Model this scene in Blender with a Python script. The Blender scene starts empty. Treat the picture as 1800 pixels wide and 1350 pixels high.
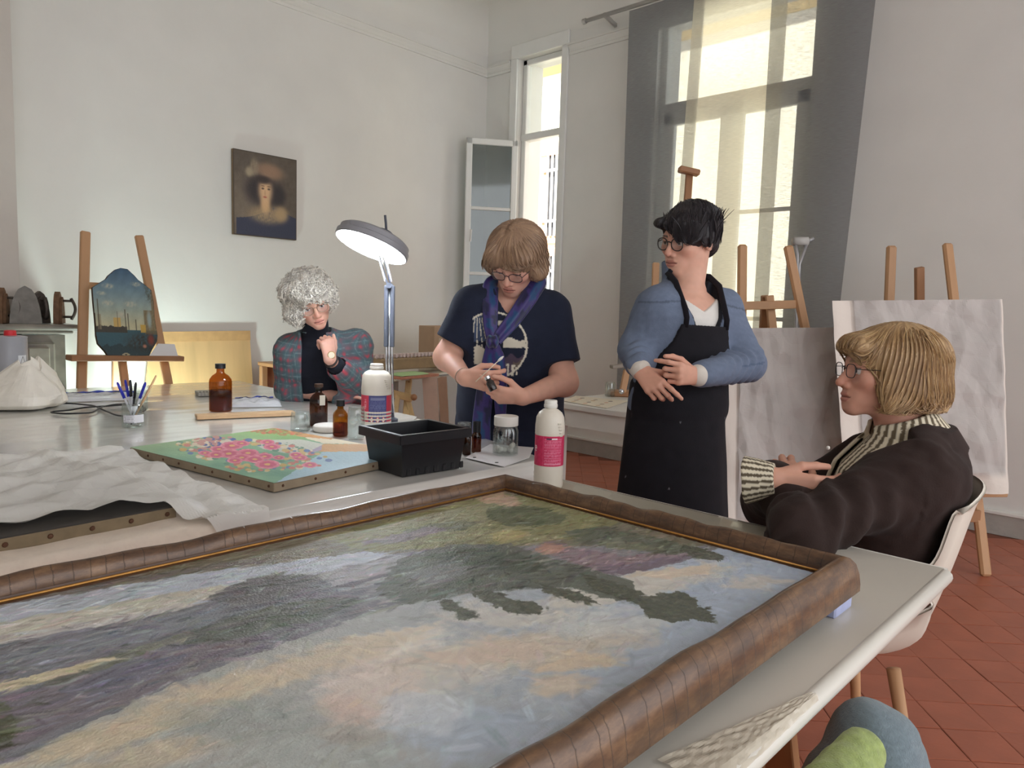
import bpy, math, random
import numpy as np
from mathutils import Vector, Matrix, Euler
random.seed(7); RNG = np.random.default_rng(7)
SC = bpy.context.scene
COL = SC.collection
PI = math.pi
# ------------------------------------------------------------------ camera
# world: +X runs along the left wall to the window wall, +Y runs along the window wall to the left wall, +Z up, floor at 0
CAM_ROWS = np.array([[0.6867989, -0.7261826, 0.0310815], [0.0506655, 0.0904881, 0.9946079], [-0.7250795, -0.6815209, 0.0989395]])
CAM_H = 1.22; FPX = 1288.0
cam = bpy.data.objects.new('camera', bpy.data.cameras.new('camera'))
COL.objects.link(cam)
m = Matrix.Identity(4)
for i in range(3):
    for j in range(3):
        m[i][j] = CAM_ROWS[j][i]
m[2][3] = CAM_H
cam.matrix_world = m
cam.data.sensor_fit = 'HORIZONTAL'; cam.data.sensor_width = 36; cam.data.lens = 36 * FPX / 1800
cam.data.clip_start = 0.02; cam.data.clip_end = 200
SC.camera = cam
# ------------------------------------------------------------------ world, sun, exposure
w = bpy.data.worlds.new('sky'); SC.world = w; w.use_nodes = True
bgn = w.node_tree.nodes['Background']
bgn.inputs[0].default_value = (0.93, 0.94, 0.97, 1); bgn.inputs[1].default_value = 1.15
sl = bpy.data.lights.new('sun', 'SUN'); sl.energy = 8.5; sl.angle = 0.009; sl.color = (1, 0.95, 0.86)
sun = bpy.data.objects.new('sun', sl); COL.objects.link(sun)
sun.rotation_euler = Vector((0.70, -0.22, -0.68)).to_track_quat('-Z', 'Y').to_euler()
sun.location = (-5, 3, 12)
vs = SC.view_settings
SC.display_settings.display_device = 'sRGB'
vs.view_transform = 'Standard'; vs.look = 'None'; vs.gamma = 1; vs.use_curve_mapping = False
vs.exposure = 0.95
SC.cycles.transparent_max_bounces = 32
# ------------------------------------------------------------------ helpers
def ray(px, py):
    v = np.array([px - 900, -(py - 675), -FPX]); return CAM_ROWS.T @ v
CP = np.array([0, 0, CAM_H])
def onz(px, py, z):
    r = ray(px, py); return CP + r * ((z - CAM_H) / r[2])
def at(px, py, d):
    return CP + ray(px, py) * (d / FPX)
def proj(P):
    c = (np.asarray(P, float) - CP) @ CAM_ROWS.T
    return 900 + FPX * c[..., 0] / -c[..., 2], 675 - FPX * c[..., 1] / -c[..., 2]
RV = np.array([0.687, -0.726, 0]); RV /= np.linalg.norm(RV)     # image right, level
TV = np.array([-0.726, -0.687, 0]); TV /= np.linalg.norm(TV)    # towards the viewer, level
UV = np.array([0, 0, 1.0])
def lin(c):
    c = np.asarray(c, float) / 255.0
    return np.where(c <= 0.04045, c / 12.92, ((c + 0.055) / 1.055) ** 2.4)
def nrm(v):
    v = np.asarray(v, float); return v / (np.linalg.norm(v) + 1e-12)
MATS = {}
def mat(name, c=(200, 200, 200), rough=0.6, metal=0.0, attr=False, noise=0.0, nscale=20.0, bump=0.0, bscale=60.0, coat=0.0, spec=0.5, sheen=0.0, emit=None, estr=0.0, stretch=None, sss=0.0, alpha=1.0, trans=0.0, ior=1.45):
    if name in MATS: return MATS[name]
    M = bpy.data.materials.new(name); M.use_nodes = True
    nt = M.node_tree; b = nt.nodes['Principled BSDF']
    L = nt.links.new
    lc = tuple(lin(c)) + (1,)
    b.inputs['Base Color'].default_value = lc
    b.inputs['Roughness'].default_value = rough; b.inputs['Metallic'].default_value = metal
    b.inputs['Coat Weight'].default_value = coat; b.inputs['Coat Roughness'].default_value = 0.12
    b.inputs['Specular IOR Level'].default_value = spec; b.inputs['IOR'].default_value = ior
    b.inputs['Transmission Weight'].default_value = trans
    if sheen: b.inputs['Sheen Weight'].default_value = sheen
    if alpha < 1: b.inputs['Alpha'].default_value = alpha
    if sss:
        b.inputs['Subsurface Weight'].default_value = sss
        b.inputs['Subsurface Radius'].default_value = (0.01, 0.004, 0.002); b.inputs['Subsurface Scale'].default_value = 0.6
    if emit is not None:
        b.inputs['Emission Color'].default_value = tuple(lin(emit)) + (1,); b.inputs['Emission Strength'].default_value = estr
    src = None
    tc = nt.nodes.new('ShaderNodeTexCoord'); mp = nt.nodes.new('ShaderNodeMapping'); L(tc.outputs['Object'], mp.inputs[0])
    if stretch: mp.inputs['Scale'].default_value = stretch
    if attr:
        a = nt.nodes.new('ShaderNodeAttribute'); a.attribute_name = 'Col'; src = a.outputs['Color']
    if noise:
        n = nt.nodes.new('ShaderNodeTexNoise'); n.inputs['Scale'].default_value = nscale; n.inputs['Detail'].default_value = 5
        L(mp.outputs[0], n.inputs[0])
        mr = nt.nodes.new('ShaderNodeMapRange'); mr.inputs[1].default_value = 0.3; mr.inputs[2].default_value = 0.7
        mr.inputs[3].default_value = 1 - noise; mr.inputs[4].default_value = 1 + noise; L(n.outputs[0], mr.inputs[0])
        mx = nt.nodes.new('ShaderNodeMix'); mx.data_type = 'RGBA'; mx.blend_type = 'MULTIPLY'; mx.inputs[0].default_value = 1
        if src: L(src, mx.inputs[6])
        else: mx.inputs[6].default_value = lc
        L(mr.outputs[0], mx.inputs[7]); src = mx.outputs[2]
    if src: L(src, b.inputs['Base Color'])
    if bump:
        n2 = nt.nodes.new('ShaderNodeTexNoise'); n2.inputs['Scale'].default_value = bscale; n2.inputs['Detail'].default_value = 4
        L(mp.outputs[0], n2.inputs[0])
        bp = nt.nodes.new('ShaderNodeBump'); bp.inputs['Strength'].default_value = bump; bp.inputs['Distance'].default_value = 0.01
        L(n2.outputs[0], bp.inputs['Height']); L(bp.outputs[0], b.inputs['Normal'])
    MATS[name] = M
    return M
def node_mat(name, fn):
    if name in MATS: return MATS[name]
    M = bpy.data.materials.new(name); M.use_nodes = True; nt = M.node_tree
    for n in list(nt.nodes):
        if n.type == 'BSDF_PRINCIPLED': nt.nodes.remove(n)
    out = [n for n in nt.nodes if n.type == 'OUTPUT_MATERIAL'][0]
    fn(nt, out); MATS[name] = M
    return M
def clear_glass(name, tint=(235, 242, 240), gloss=0.12, rough=0.02):
    # thin glass or film: light passes straight through, a little is mirrored
    def f(nt, out):
        t = nt.nodes.new('ShaderNodeBsdfTransparent'); t.inputs[0].default_value = tuple(lin(tint)) + (1,)
        g = nt.nodes.new('ShaderNodeBsdfGlossy'); g.inputs['Roughness'].default_value = rough
        lw = nt.nodes.new('ShaderNodeLayerWeight'); lw.inputs[0].default_value = 0.25
        fr = nt.nodes.new('ShaderNodeMath'); fr.operation = 'POWER'; fr.inputs[1].default_value = 4.0; nt.links.new(lw.outputs['Facing'], fr.inputs[0])
        ad = nt.nodes.new('ShaderNodeMath'); ad.operation = 'ADD'; ad.inputs[1].default_value = gloss; ad.use_clamp = True
        mx = nt.nodes.new('ShaderNodeMixShader'); L = nt.links.new
        L(fr.outputs[0], ad.inputs[0]); L(ad.outputs[0], mx.inputs[0]); L(t.outputs[0], mx.inputs[1]); L(g.outputs[0], mx.inputs[2]); L(mx.outputs[0], out.inputs[0])
    return node_mat(name, f)
def basis(z, up=(0, 0, 1)):
    z = nrm(z); up = np.asarray(up, float)
    if abs(z @ up) > 0.98: up = np.array([1.0, 0, 0])
    x = nrm(np.cross(up, z)); y = np.cross(z, x)
    return x, y, z
class MB:
    """collects shapes; build() links them as ONE mesh object"""
    def __init__(s): s.v = []; s.f = []; s.n = 0; s.c = []
    def add(s, V, F, col=None):
        V = np.asarray(V, float).reshape(-1, 3); k = s.n
        s.v.append(V); s.f += [tuple(int(i) + k for i in f) for f in F]; s.n += len(V)
        if col is not None:
            c = np.asarray(col, float); s.c.append(np.broadcast_to(c, (len(V), 3)).copy() if c.ndim == 1 else c)
        return s
    def box(s, c, size, ax=None, bev=0.0, col=None):
        c = np.asarray(c, float); h = np.asarray(size, float) / 2
        A = np.eye(3) if ax is None else np.asarray(ax, float)
        if bev <= 0:
            V = [(x, y, z) for x in (-1, 1) for y in (-1, 1) for z in (-1, 1)]
            V = np.array(V) * h @ A + c
            F = [(0, 1, 3, 2), (4, 6, 7, 5), (0, 4, 5, 1), (2, 3, 7, 6), (0, 2, 6, 4), (1, 5, 7, 3)]
            return s.add(V, F, col)
        b = min(bev, h.min() * 0.95); V = []; ix = {}
        for sx in (-1, 1):
            for sy in (-1, 1):
                for sz in (-1, 1):
                    for k in range(3):
                        p = np.array([sx, sy, sz]) * (h - b); p[k] = (sx, sy, sz)[k] * h[k]
                        ix[(sx, sy, sz, k)] = len(V); V.append(p)
        F = []
        sg = (-1, 1)
        for k in range(3):
            a, d = (k + 1) % 3, (k + 2) % 3
            for q in sg:
                L = []
                for u, v_ in ((-1, -1), (1, -1), (1, 1), (-1, 1)):
                    t = [0, 0, 0]; t[k] = q; t[a] = u; t[d] = v_; L.append(ix[(*t, k)])
                F.append(tuple(L if q > 0 else L[::-1]))
            for u in sg:
                for v_ in sg:
                    t0 = [0, 0, 0]; t1 = [0, 0, 0]; t0[k] = -1; t1[k] = 1; t0[a] = t1[a] = u; t0[d] = t1[d] = v_
                    L = (ix[(*t0, a)], ix[(*t1, a)], ix[(*t1, d)], ix[(*t0, d)])
                    F.append(L if u * v_ > 0 else L[::-1])
        for sx in sg:
            for sy in sg:
                for sz in sg:
                    L = tuple(ix[(sx, sy, sz, k)] for k in range(3)); F.append(L if sx * sy * sz > 0 else L[::-1])
        return s.add(np.array(V) @ A + c, F, col)
    def bar(s, a, b, w_, t, up=(0, 0, 1), bev=0.0, col=None):
        a = np.asarray(a, float); b = np.asarray(b, float); x, y, z = basis(b - a, up)
        return s.box((a + b) / 2, (w_, t, np.linalg.norm(b - a)), np.array([x, y, z]), bev, col)
    def tube(s, path, r, n=8, cap=True, col=None, flat=None):
        P = np.asarray(path, float); m_ = len(P); r = np.broadcast_to(np.asarray(r, float), (m_,))
        T = np.gradient(P, axis=0); T /= np.linalg.norm(T, axis=1, keepdims=True) + 1e-12
        x, _, _ = basis(T[0]); V = []
        for i in range(m_):
            x = x - T[i] * (x @ T[i]); x = nrm(x); y = np.cross(T[i], x)
            a = np.arange(n) * 2 * PI / n
            fx = 1.0 if flat is None else flat
            V.append(P[i] + r[i] * (np.cos(a)[:, None] * x + fx * np.sin(a)[:, None] * y))
        V = np.concatenate(V); F = []
        for i in range(m_ - 1):
            for j in range(n):
                k = (j + 1) % n; F.append((i * n + j, i * n + k, (i + 1) * n + k, (i + 1) * n + j))
        if cap: F.append(tuple(range(n))[::-1]); F.append(tuple(range((m_ - 1) * n, m_ * n)))
        return s.add(V, F, col)
    def lathe(s, prof, c, n=24, ax=(0, 0, 1), close=False, col=None, sx=1.0, sy=1.0):
        prof = np.asarray(prof, float); x, y, z = basis(ax) if abs(ax[2]) < 0.999 else (np.array([1., 0, 0]), np.array([0, 1., 0]), np.array([0, 0, 1.]) * np.sign(ax[2]))
        a = np.arange(n) * 2 * PI / n; V = []
        for r, h in prof: V.append(np.asarray(c, float) + r * (sx * np.cos(a)[:, None] * x + sy * np.sin(a)[:, None] * y) + h * z)
        V = np.concatenate(V); F = []; m_ = len(prof)
        for i in range(m_ - 1):
            for j in range(n):
                k = (j + 1) % n; F.append((i * n + j, i * n + k, (i + 1) * n + k, (i + 1) * n + j))
        if prof[0][0] > 1e-5: F.append(tuple(range(n))[::-1])
        if prof[-1][0] > 1e-5: F.append(tuple(range((m_ - 1) * n, m_ * n)))
        return s.add(V, F, col)
    def prism(s, poly, o, u, v_, depth, col=None):
        # polygon in plane (o; u, v), extruded along u x v by depth
        poly = np.asarray(poly, float); u = np.asarray(u, float); v_ = np.asarray(v_, float); w_ = np.cross(u, v_); w_ = nrm(w_)
        A = np.asarray(o, float) + poly[:, :1] * u + poly[:, 1:2] * v_; n = len(poly)
        F = [tuple(range(n))[::-1], tuple(range(n, 2 * n))] + [(i, (i + 1) % n, n + (i + 1) % n, n + i) for i in range(n)]
        return s.add(np.concatenate([A, A + w_ * depth]), F, col)
    def grid(s, P, col=None, flip=False):
        # P: (nu, nv, 3)
        nu, nv = P.shape[:2]; i, j = np.meshgrid(np.arange(nu - 1), np.arange(nv - 1), indexing='ij')
        a = (i * nv + j).ravel(); q = np.stack([a, a + nv, a + nv + 1, a + 1], 1)
        if flip: q = q[:, ::-1]
        return s.add(P.reshape(-1, 3), q.tolist(), None if col is None else np.asarray(col).reshape(-1, 3))
    def build(s, name, material, parent=None, smooth=False, label=None, cat=None, group=None, kind=None, local=False, auto=None):
        V = np.concatenate(s.v); base = np.zeros(3)
        if parent is not None:
            if not parent.get('_local'): base = ROOT[parent.name]
        elif not local:
            base = np.array([(V[:, 0].min() + V[:, 0].max()) / 2, (V[:, 1].min() + V[:, 1].max()) / 2, V[:, 2].min()])
        me = bpy.data.meshes.new(name); me.from_pydata((V - base).tolist(), [], s.f); me.update()
        if s.c:
            cc = np.concatenate(s.c)
            at_ = me.color_attributes.new('Col', 'FLOAT_COLOR', 'POINT')
            at_.data.foreach_set('color', np.concatenate([cc, np.ones((len(cc), 1))], 1).astype(np.float32).ravel())
        return finish(me, name, material, parent, base, smooth, label, cat, group, kind, auto)
ROOT = {}
def finish(me, name, material, parent, base, smooth, label, cat, group, kind, auto=None):
    me.materials.append(material)
    if smooth or auto:
        me.polygons.foreach_set('use_smooth', [True] * len(me.polygons))
    if auto: me.set_sharp_from_angle(angle=math.radians(auto))
    o = bpy.data.objects.new(name, me); COL.objects.link(o)
    if parent is not None:
        o.parent = parent; ROOT[o.name] = ROOT.get(parent.name, base)
    else:
        o.location = base; ROOT[o.name] = np.array(base)
    tag(o, label, cat, group, kind)
    return o
def tag(o, label=None, cat=None, group=None, kind=None):
    if label: o['label'] = label
    if cat: o['category'] = cat
    if group: o['group'] = group
    if kind: o['kind'] = kind
def thing(name, label, cat, loc=(0, 0, 0), group=None, rotz=None, kind=None):
    o = bpy.data.objects.new(name, None); COL.objects.link(o); o.empty_display_size = 0.1
    o.location = loc; ROOT[o.name] = np.array(loc, float)
    if rotz is not None:
        o.rotation_euler = (0, 0, rotz); ROOT[o.name] = np.zeros(3)   # parts are written in local coordinates
    tag(o, label, cat, group, kind)
    return o
def copy_tree(o, parent=None):
    c = o.copy(); COL.objects.link(c); c.parent = parent; ROOT[c.name] = ROOT.get(o.name, np.zeros(3))
    for ch in list(o.children): copy_tree(ch, c)
    return c
# cheap vector noise: sums of sines
def snoise(P, freq=1.0, seed=0, oct_=3):
    r = np.random.default_rng(seed); P = np.asarray(P, float); out = np.zeros(P.shape[:-1]); a = 1.0; tot = 0
    for o in range(oct_):
        for k in range(4):
            d = r.normal(size=P.shape[-1]); d /= np.linalg.norm(d) + 1e-9
            q = P @ d * freq * (2 ** o) * r.uniform(0.8, 1.3) * 6.283 + r.uniform(0, 6.28)
            d2 = r.normal(size=P.shape[-1]); q2 = P @ d2 * freq * (2 ** o) * 2.3 + r.uniform(0, 6.28)
            out += a * np.sin(q + 1.3 * np.sin(q2)) * 0.25
        tot += a; a *= 0.55
    return out / tot
def crumple(P, freq=1.0, seed=0, k=10):
    r = np.random.default_rng(seed); out = np.zeros(P.shape[:-1])
    for i in range(k):
        d = r.normal(size=P.shape[-1]); d /= np.linalg.norm(d); f = freq * r.uniform(0.6, 2.2)
        q = P @ d * f + 0.35 * snoise(P, freq * 0.5, seed + 40 + i, 1) + r.uniform(0, 1)
        out += (2 * np.abs(q - np.floor(q) - 0.5)) / f * freq
    return out / k - 0.5
def sstep(a, b, x): t = np.clip((x - a) / (b - a + 1e-12), 0, 1); return t * t * (3 - 2 * t)
def in_poly(u, v, poly):
    poly = np.asarray(poly, float); c = np.zeros(u.shape, bool); n = len(poly)
    for i in range(n):
        x0, y0 = poly[i]; x1, y1 = poly[(i + 1) % n]
        if y0 == y1: continue
        k = ((y0 > v) != (y1 > v)) & (u < (x1 - x0) * (v - y0) / (y1 - y0) + x0); c ^= k
    return c
# ================================================================== the setting
WX, LY, CEIL = 5.063, 5.207, 3.92
M_wall = mat('plaster_white', (226, 224, 219), 0.75, noise=0.03, nscale=2.5, bump=0.25, bscale=9)
M_ceil = mat('ceiling_white', (228, 226, 220), 0.8, noise=0.02, nscale=2)
M_trim = mat('trim_white', (226, 224, 218), 0.5, noise=0.02, nscale=6)
M_grout = mat('floor_grout', (128, 78, 60), 0.8, noise=0.12, nscale=14)
M_tile = mat('terracotta_tile', (166, 96, 72), 0.42, noise=0.12, nscale=5, bump=0.08, bscale=40)
M_plinth = mat('grey_cement', (170, 165, 158), 0.85, noise=0.08, nscale=10, bump=0.3, bscale=40)
M_frame = mat('window_paint', (232, 232, 228), 0.4, noise=0.02, nscale=8)
M_pane = clear_glass('window_glass', (242, 246, 246), 0.03)
# floor with its tiles set on the diagonal
fl = MB().box((1.4, 1.2, -0.053), (9.4, 9.0, 0.1)).build('floor', M_grout, kind='structure', label='red terracotta tiled floor', local=False)
ta = math.radians(40); e1 = np.array([math.cos(ta), math.sin(ta)]); e2 = np.array([-e1[1], e1[0]]); TS = 0.162
tm = MB(); h = TS / 2 - 0.0012; h2 = h - 0.003
tv = [(a * h, b * h, -0.0035) for a, b in ((-1, -1), (1, -1), (1, 1), (-1, 1))] + [(a * h, b * h, -0.001) for a, b in ((-1, -1), (1, -1), (1, 1), (-1, 1))] + [(a * h2, b * h2, 0) for a, b in ((-1, -1), (1, -1), (1, 1), (-1, 1))]
tf = [(8, 9, 10, 11)] + [(i, (i + 1) % 4, 4 + (i + 1) % 4, 4 + i) for i in range(4)] + [(4 + i, 4 + (i + 1) % 4, 8 + (i + 1) % 4, 8 + i) for i in range(4)]
tile_me = bpy.data.meshes.new('floor_tile'); tile_me.from_pydata(tv, [], tf); tile_me.materials.append(M_tile)
cand = []
for i in range(-40, 60):
    for j in range(-50, 40):
        p = e1 * (i * TS) + e2 * (j * TS)
        if not (0.2 < p[0] < WX - 0.12 and -1.2 < p[1] < LY - 0.1): continue
        P = np.array([p[0], p[1], 0]); c = (P - CP) @ CAM_ROWS.T
        if -c[2] < 0.3: continue
        u, v = proj(P)
        near = (u > 1270 and u < 1990 and v < 1560 and v > 880 and p[1] < 1.25)
        mid = (960 < u < 1130 and 775 < v < 880) or (430 < u < 960 and 815 < v < 925 and False)
        if near: cand.append((v, p))
        elif mid: cand.append((v - 100, p))
cand.sort(key=lambda t: -t[0])
for k, (v, p) in enumerate(cand[:298]):
    t = bpy.data.objects.new('floor_tile', tile_me); COL.objects.link(t); t.parent = fl
    t.location = np.array([p[0], p[1], RNG.normal(0, 0.0006)]) - ROOT[fl.name]
    t.rotation_euler = (RNG.normal(0, 0.003), RNG.normal(0, 0.003), ta + RNG.choice([0, PI / 2]) + RNG.normal(0, 0.004))
# the rest of the floor: same tiles, joined
rest = MB()
done = {tuple(np.round(p, 4)) for _, p in cand[:298]}
for i in range(-30, 50):
    for j in range(-45, 45):
        p = e1 * (i * TS) + e2 * (j * TS)
        if -0.4 < p[0] < WX - 0.05 and -1.6 < p[1] < LY - 0.05 and tuple(np.round(p, 4)) not in done:
            V = np.array(tv); q = np.c_[V[:, 0:1] * e1 + V[:, 1:2] * e2, V[:, 2]]; q[:, 0] += p[0]; q[:, 1] += p[1]
            rest.add(q, tf)
rest.build('tile_field', M_tile, fl, kind='stuff')
# window wall with two openings (a: by the corner, b: behind the curtain)
TH = 0.34
Wa = (4.27, 4.80, 0.92, 3.52); Wb = (2.06, 3.31, 0.30, 3.52)
mb = MB()
def wblk(y0, y1, z0, z1): mb.box((WX + TH / 2, (y0 + y1) / 2, (z0 + z1) / 2), (TH, y1 - y0, z1 - z0))
wblk(-3.0, Wb[0], 0, CEIL); wblk(Wb[1], Wa[0], 0, CEIL); wblk(Wa[1], LY + 0.2, 0, CEIL)
for W_ in (Wa, Wb): wblk(W_[0], W_[1], 0, W_[2]); wblk(W_[0], W_[1], W_[3], CEIL)
mb.build('wall_window', M_wall, kind='structure', label='white plaster wall with the two windows')
MB().box((0.9, LY + 0.1, CEIL / 2), (8.6, 0.2, CEIL)).build('wall_left', M_wall, kind='structure', label='white plaster wall behind the easel and portrait')
MB().box((-3.4, 1.0, CEIL / 2), (0.2, 8.4, CEIL)).build('wall_back', M_wall, kind='structure')
MB().box((1.1, 1.1, CEIL + 0.1), (9.2, 8.8, 0.2)).build('ceiling', M_ceil, kind='structure', label='white ceiling')
MB().box((0.37, LY - 0.105, CEIL / 2), (1.55, 0.205, CEIL)).build('wall_chimney', mat('plaster_grey', (205, 198, 190), 0.8, noise=0.03, nscale=3, bump=0.3, bscale=14), kind='structure', label='chimney breast above the marble fireplace')
# coves between wall and ceiling
def cove(axis):
    r = 0.30; a = np.linspace(0, PI / 2, 9)
    o = np.stack([r - r * np.cos(a), -(r - r * np.sin(a))], 1)   # out from wall, down from ceiling
    L = np.linspace(-3.2, 5.2, 3) if axis == 'y' else np.linspace(-3.2, WX, 3)
    P = np.zeros((len(L), len(a), 3))
    for i, l in enumerate(L):
        if axis == 'y': P[i, :, 0] = WX - o[:, 0]; P[i, :, 1] = l
        else: P[i, :, 0] = l; P[i, :, 1] = LY - o[:, 0]
        P[i, :, 2] = CEIL + o[:, 1] - 0.0
    return MB().grid(P, flip=(axis == 'x'))
cove('y').build('trim_1', M_ceil, kind='structure', smooth=True); cove('x').build('trim_2', M_ceil, kind='structure', smooth=True)
# cornice mouldings
prof = [(0, 3.425), (0.016, 3.425), (0.02, 3.445), (0.012, 3.452), (0.02, 3.47), (0.034, 3.487), (0.034, 3.497), (0.045, 3.50), (0.045, 3.513), (0, 3.52)]
def cornice(name, a, b, wall, label):
    P = np.zeros((2, len(prof), 3))
    for i, l in enumerate((a, b)):
        for j, (d, z) in enumerate(prof): P[i, j] = (WX - d, l, z) if wall == 'w' else (l, LY - d, z)
    mbc = MB(); n_ = len(prof); mbc.add(P.reshape(-1, 3), [(j, n_ + j, n_ + j + 1, j + 1) for j in range(n_ - 1)] + [tuple(range(n_)), tuple(range(n_, 2 * n_))[::-1]])
    mbc.build(name, M_trim, kind='structure', label=label)
cornice('trim_3', 1.145, WX, 'l', 'plaster cornice along the wall above the portrait')
cornice('trim_4', -2.9, 4.19, 'w', 'plaster cornice above the curtained window')
cornice('trim_5', 4.885, LY, 'w', 'short plaster cornice in the room corner')
# plinth
bp = MB(); bp.box((WX - 0.012, 1.1, 0.06), (0.024, 8.2, 0.12)); bp.build('baseboard_window', M_plinth, kind='structure', label='grey cement plinth under the window wall')
bt = MB(); bt.box((WX - 0.017, 1.1, 0.131), (0.034, 8.2, 0.022), bev=0.004); bt.build('trim_6', M_trim, kind='structure')
# windows
def window(n, y0, y1, z0, z1, zt, mull, label, xo=0.10, open_sash=False):
    t = thing('window_%d' % n, label, None, (WX + xo, (y0 + y1) / 2, z0), kind='structure')
    fw = 0.05; x = WX + xo
    f = MB()
    f.box((x, y0 + fw / 2, (z0 + z1) / 2), (0.07, fw, z1 - z0), bev=0.006); f.box((x, y1 - fw / 2, (z0 + z1) / 2), (0.07, fw, z1 - z0), bev=0.006)
    f.box((x, (y0 + y1) / 2, z1 - fw / 2), (0.07, y1 - y0, fw), bev=0.006); f.box((x, (y0 + y1) / 2, z0 + fw / 2), (0.07, y1 - y0, fw), bev=0.006)
    f.box((x, (y0 + y1) / 2, zt), (0.09, y1 - y0, 0.062), bev=0.008)
    f.build('window_frame', M_frame, t)
    MB().box((x, (y0 + y1) / 2, (zt + z1) / 2), (0.006, y1 - y0 - 0.09, z1 - zt - 0.07)).build('pane', M_pane, t)
    return t
t1 = window(1, Wa[0], Wa[1], Wa[2], Wa[3], 2.825, [], 'narrow white window by the corner with its sash swung open')
# casing around window 1
cs = MB()
cs.box((WX - 0.012, Wa[0] - 0.035, 2.22), (0.024, 0.07, 2.599), bev=0.004); cs.box((WX - 0.012, Wa[1] + 0.04, 2.22), (0.024, 0.08, 2.599), bev=0.004)
cs.box((WX - 0.012, 4.535, 3.58), (0.024, 0.68, 0.12), bev=0.004); cs.build('casing', M_frame, t1)
# the open sash, hinged on the corner side
hp = np.array([WX + 0.02, 4.80]); fp = np.array([4.70, 5.085]); dv = fp - hp; sw = np.linalg.norm(dv); dv /= sw
def sp(s_, z): return np.array([hp[0] + dv[0] * s_, hp[1] + dv[1] * s_, z])
sz0, sz1 = 0.97, 2.79; ax3 = np.array([[dv[0], dv[1], 0], [-dv[1], dv[0], 0], [0, 0, 1.0]])
sm = MB(); st = 0.055
for s_ in (st / 2, sw - st / 2): sm.box(sp(s_, (sz0 + sz1) / 2), (st, 0.045, sz1 - sz0), ax3, 0.006)
for z in (sz0 + st / 2, sz1 - st / 2): sm.box(sp(sw / 2, z), (sw, 0.045, st), ax3, 0.006)
for z in (1.56, 2.16): sm.box(sp(sw / 2, z), (sw - 2 * st, 0.035, 0.03), ax3, 0.005)
so = sm.build('sash', M_frame, t1)
MB().box(sp(sw / 2, (sz0 + sz1) / 2), (sw - 2 * st + 0.01, 0.005, sz1 - sz0 - 2 * st + 0.01), ax3).build('sash_pane', clear_glass('sash_glass', (205, 212, 212), 0.10, 0.05), so)
hd = MB(); hd.tube([sp(sw - 0.03, 1.85) + np.array([0, -0.04, 0]), sp(sw - 0.03, 1.96) + np.array([0, -0.05, 0])], 0.008); hd.build('handle', M_frame, so)
t2 = window(2, Wb[0], Wb[1], Wb[2], Wb[3], 2.845, [], 'tall casement window behind the grey curtain panels')
ym = (Wb[0] + Wb[1]) / 2
for y0, y1 in ((Wb[0] + 0.05, ym), (ym, Wb[1] - 0.05)):
    s2 = MB(); x = WX + 0.09
    for y in (y0 + 0.045, y1 - 0.045): s2.box((x, y, 1.57), (0.05, 0.09, 2.46), bev=0.005)
    for z in (0.40, 2.76): s2.box((x, (y0 + y1) / 2, z), (0.05, y1 - y0, 0.10), bev=0.005)
    for z in (1.22, 2.0): s2.box((x, (y0 + y1) / 2, z), (0.03, y1 - y0, 0.03), bev=0.004)
    so2 = s2.build('sash', M_frame, t2)
    for a, b in ((0.45, 1.2), (1.24, 1.98), (2.02, 2.71)):
        MB().box((x, (y0 + y1) / 2, (a + b) / 2), (0.005, y1 - y0 - 0.17, b - a)).build('sash_pane', M_pane, so2)
# the house across the street, in full sun
FX = 11.5
M_fac = mat('facade_cream', (244, 236, 216), 0.9, noise=0.04, nscale=1.5)
M_facy = mat('facade_ochre', (246, 218, 158), 0.9, noise=0.05, nscale=2)
M_peach = mat('facade_peach', (228, 178, 140), 0.9, noise=0.05, nscale=3)
fb = thing('street_house', 'sunlit cream house across the street, seen through the corner window', 'building', (FX, 7.5, -3))
MB().box((FX + 1.5, 7.5, 2.6), (3, 14, 11.2)).build('house_wall', M_fac, fb)
MB().box((FX - 0.008, 7.5, 7.05), (0.03, 14, 2.2)).build('ochre_band', M_facy, fb)
ev = MB().box((FX - 0.1, 7.5, 8.06), (4.4, 14.4, 0.12)); ev.build('roof_eave', M_peach, fb)
for (y0, y1, z0, z1) in ((9.30, 9.95, 2.75, 4.35), (9.30, 9.95, 0.6, 2.35)):
    wn = MB()
    for y in (y0 - 0.08, y1 + 0.08): wn.box((FX - 0.03, y, (z0 + z1) / 2), (0.08, 0.16, z1 - z0 + 0.3))
    for z in (z0 - 0.07, z1 + 0.08): wn.box((FX - 0.03, (y0 + y1) / 2, z), (0.10, y1 - y0 + 0.4, 0.15))
    wo = wn.build('window_surround', M_peach, fb)
    MB().box((FX - 0.01, (y0 + y1) / 2, (z0 + z1) / 2), (0.03, y1 - y0, z1 - z0)).build('window_pane', mat('far_pane', (90, 92, 96), 0.2), wo)
    g = MB()
    for y in np.linspace(y0 + 0.04, y1 - 0.04, 6): g.tube([(FX - 0.10, y, z0), (FX - 0.10, y, z1)], 0.028, 6)
    for z in (z0 + 0.3, z1 - 0.3): g.tube([(FX - 0.10, y0 - 0.1, z), (FX - 0.10, y1 + 0.1, z)], 0.03, 6)
    g.build('window_grille', M_frame, wo)
MB().box((8.6, 6.5, -3.05), (6.2, 16, 0.1)).build('street', mat('asphalt', (120, 116, 110), 0.9), label='street below the windows', cat='street', kind='structure')
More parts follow.
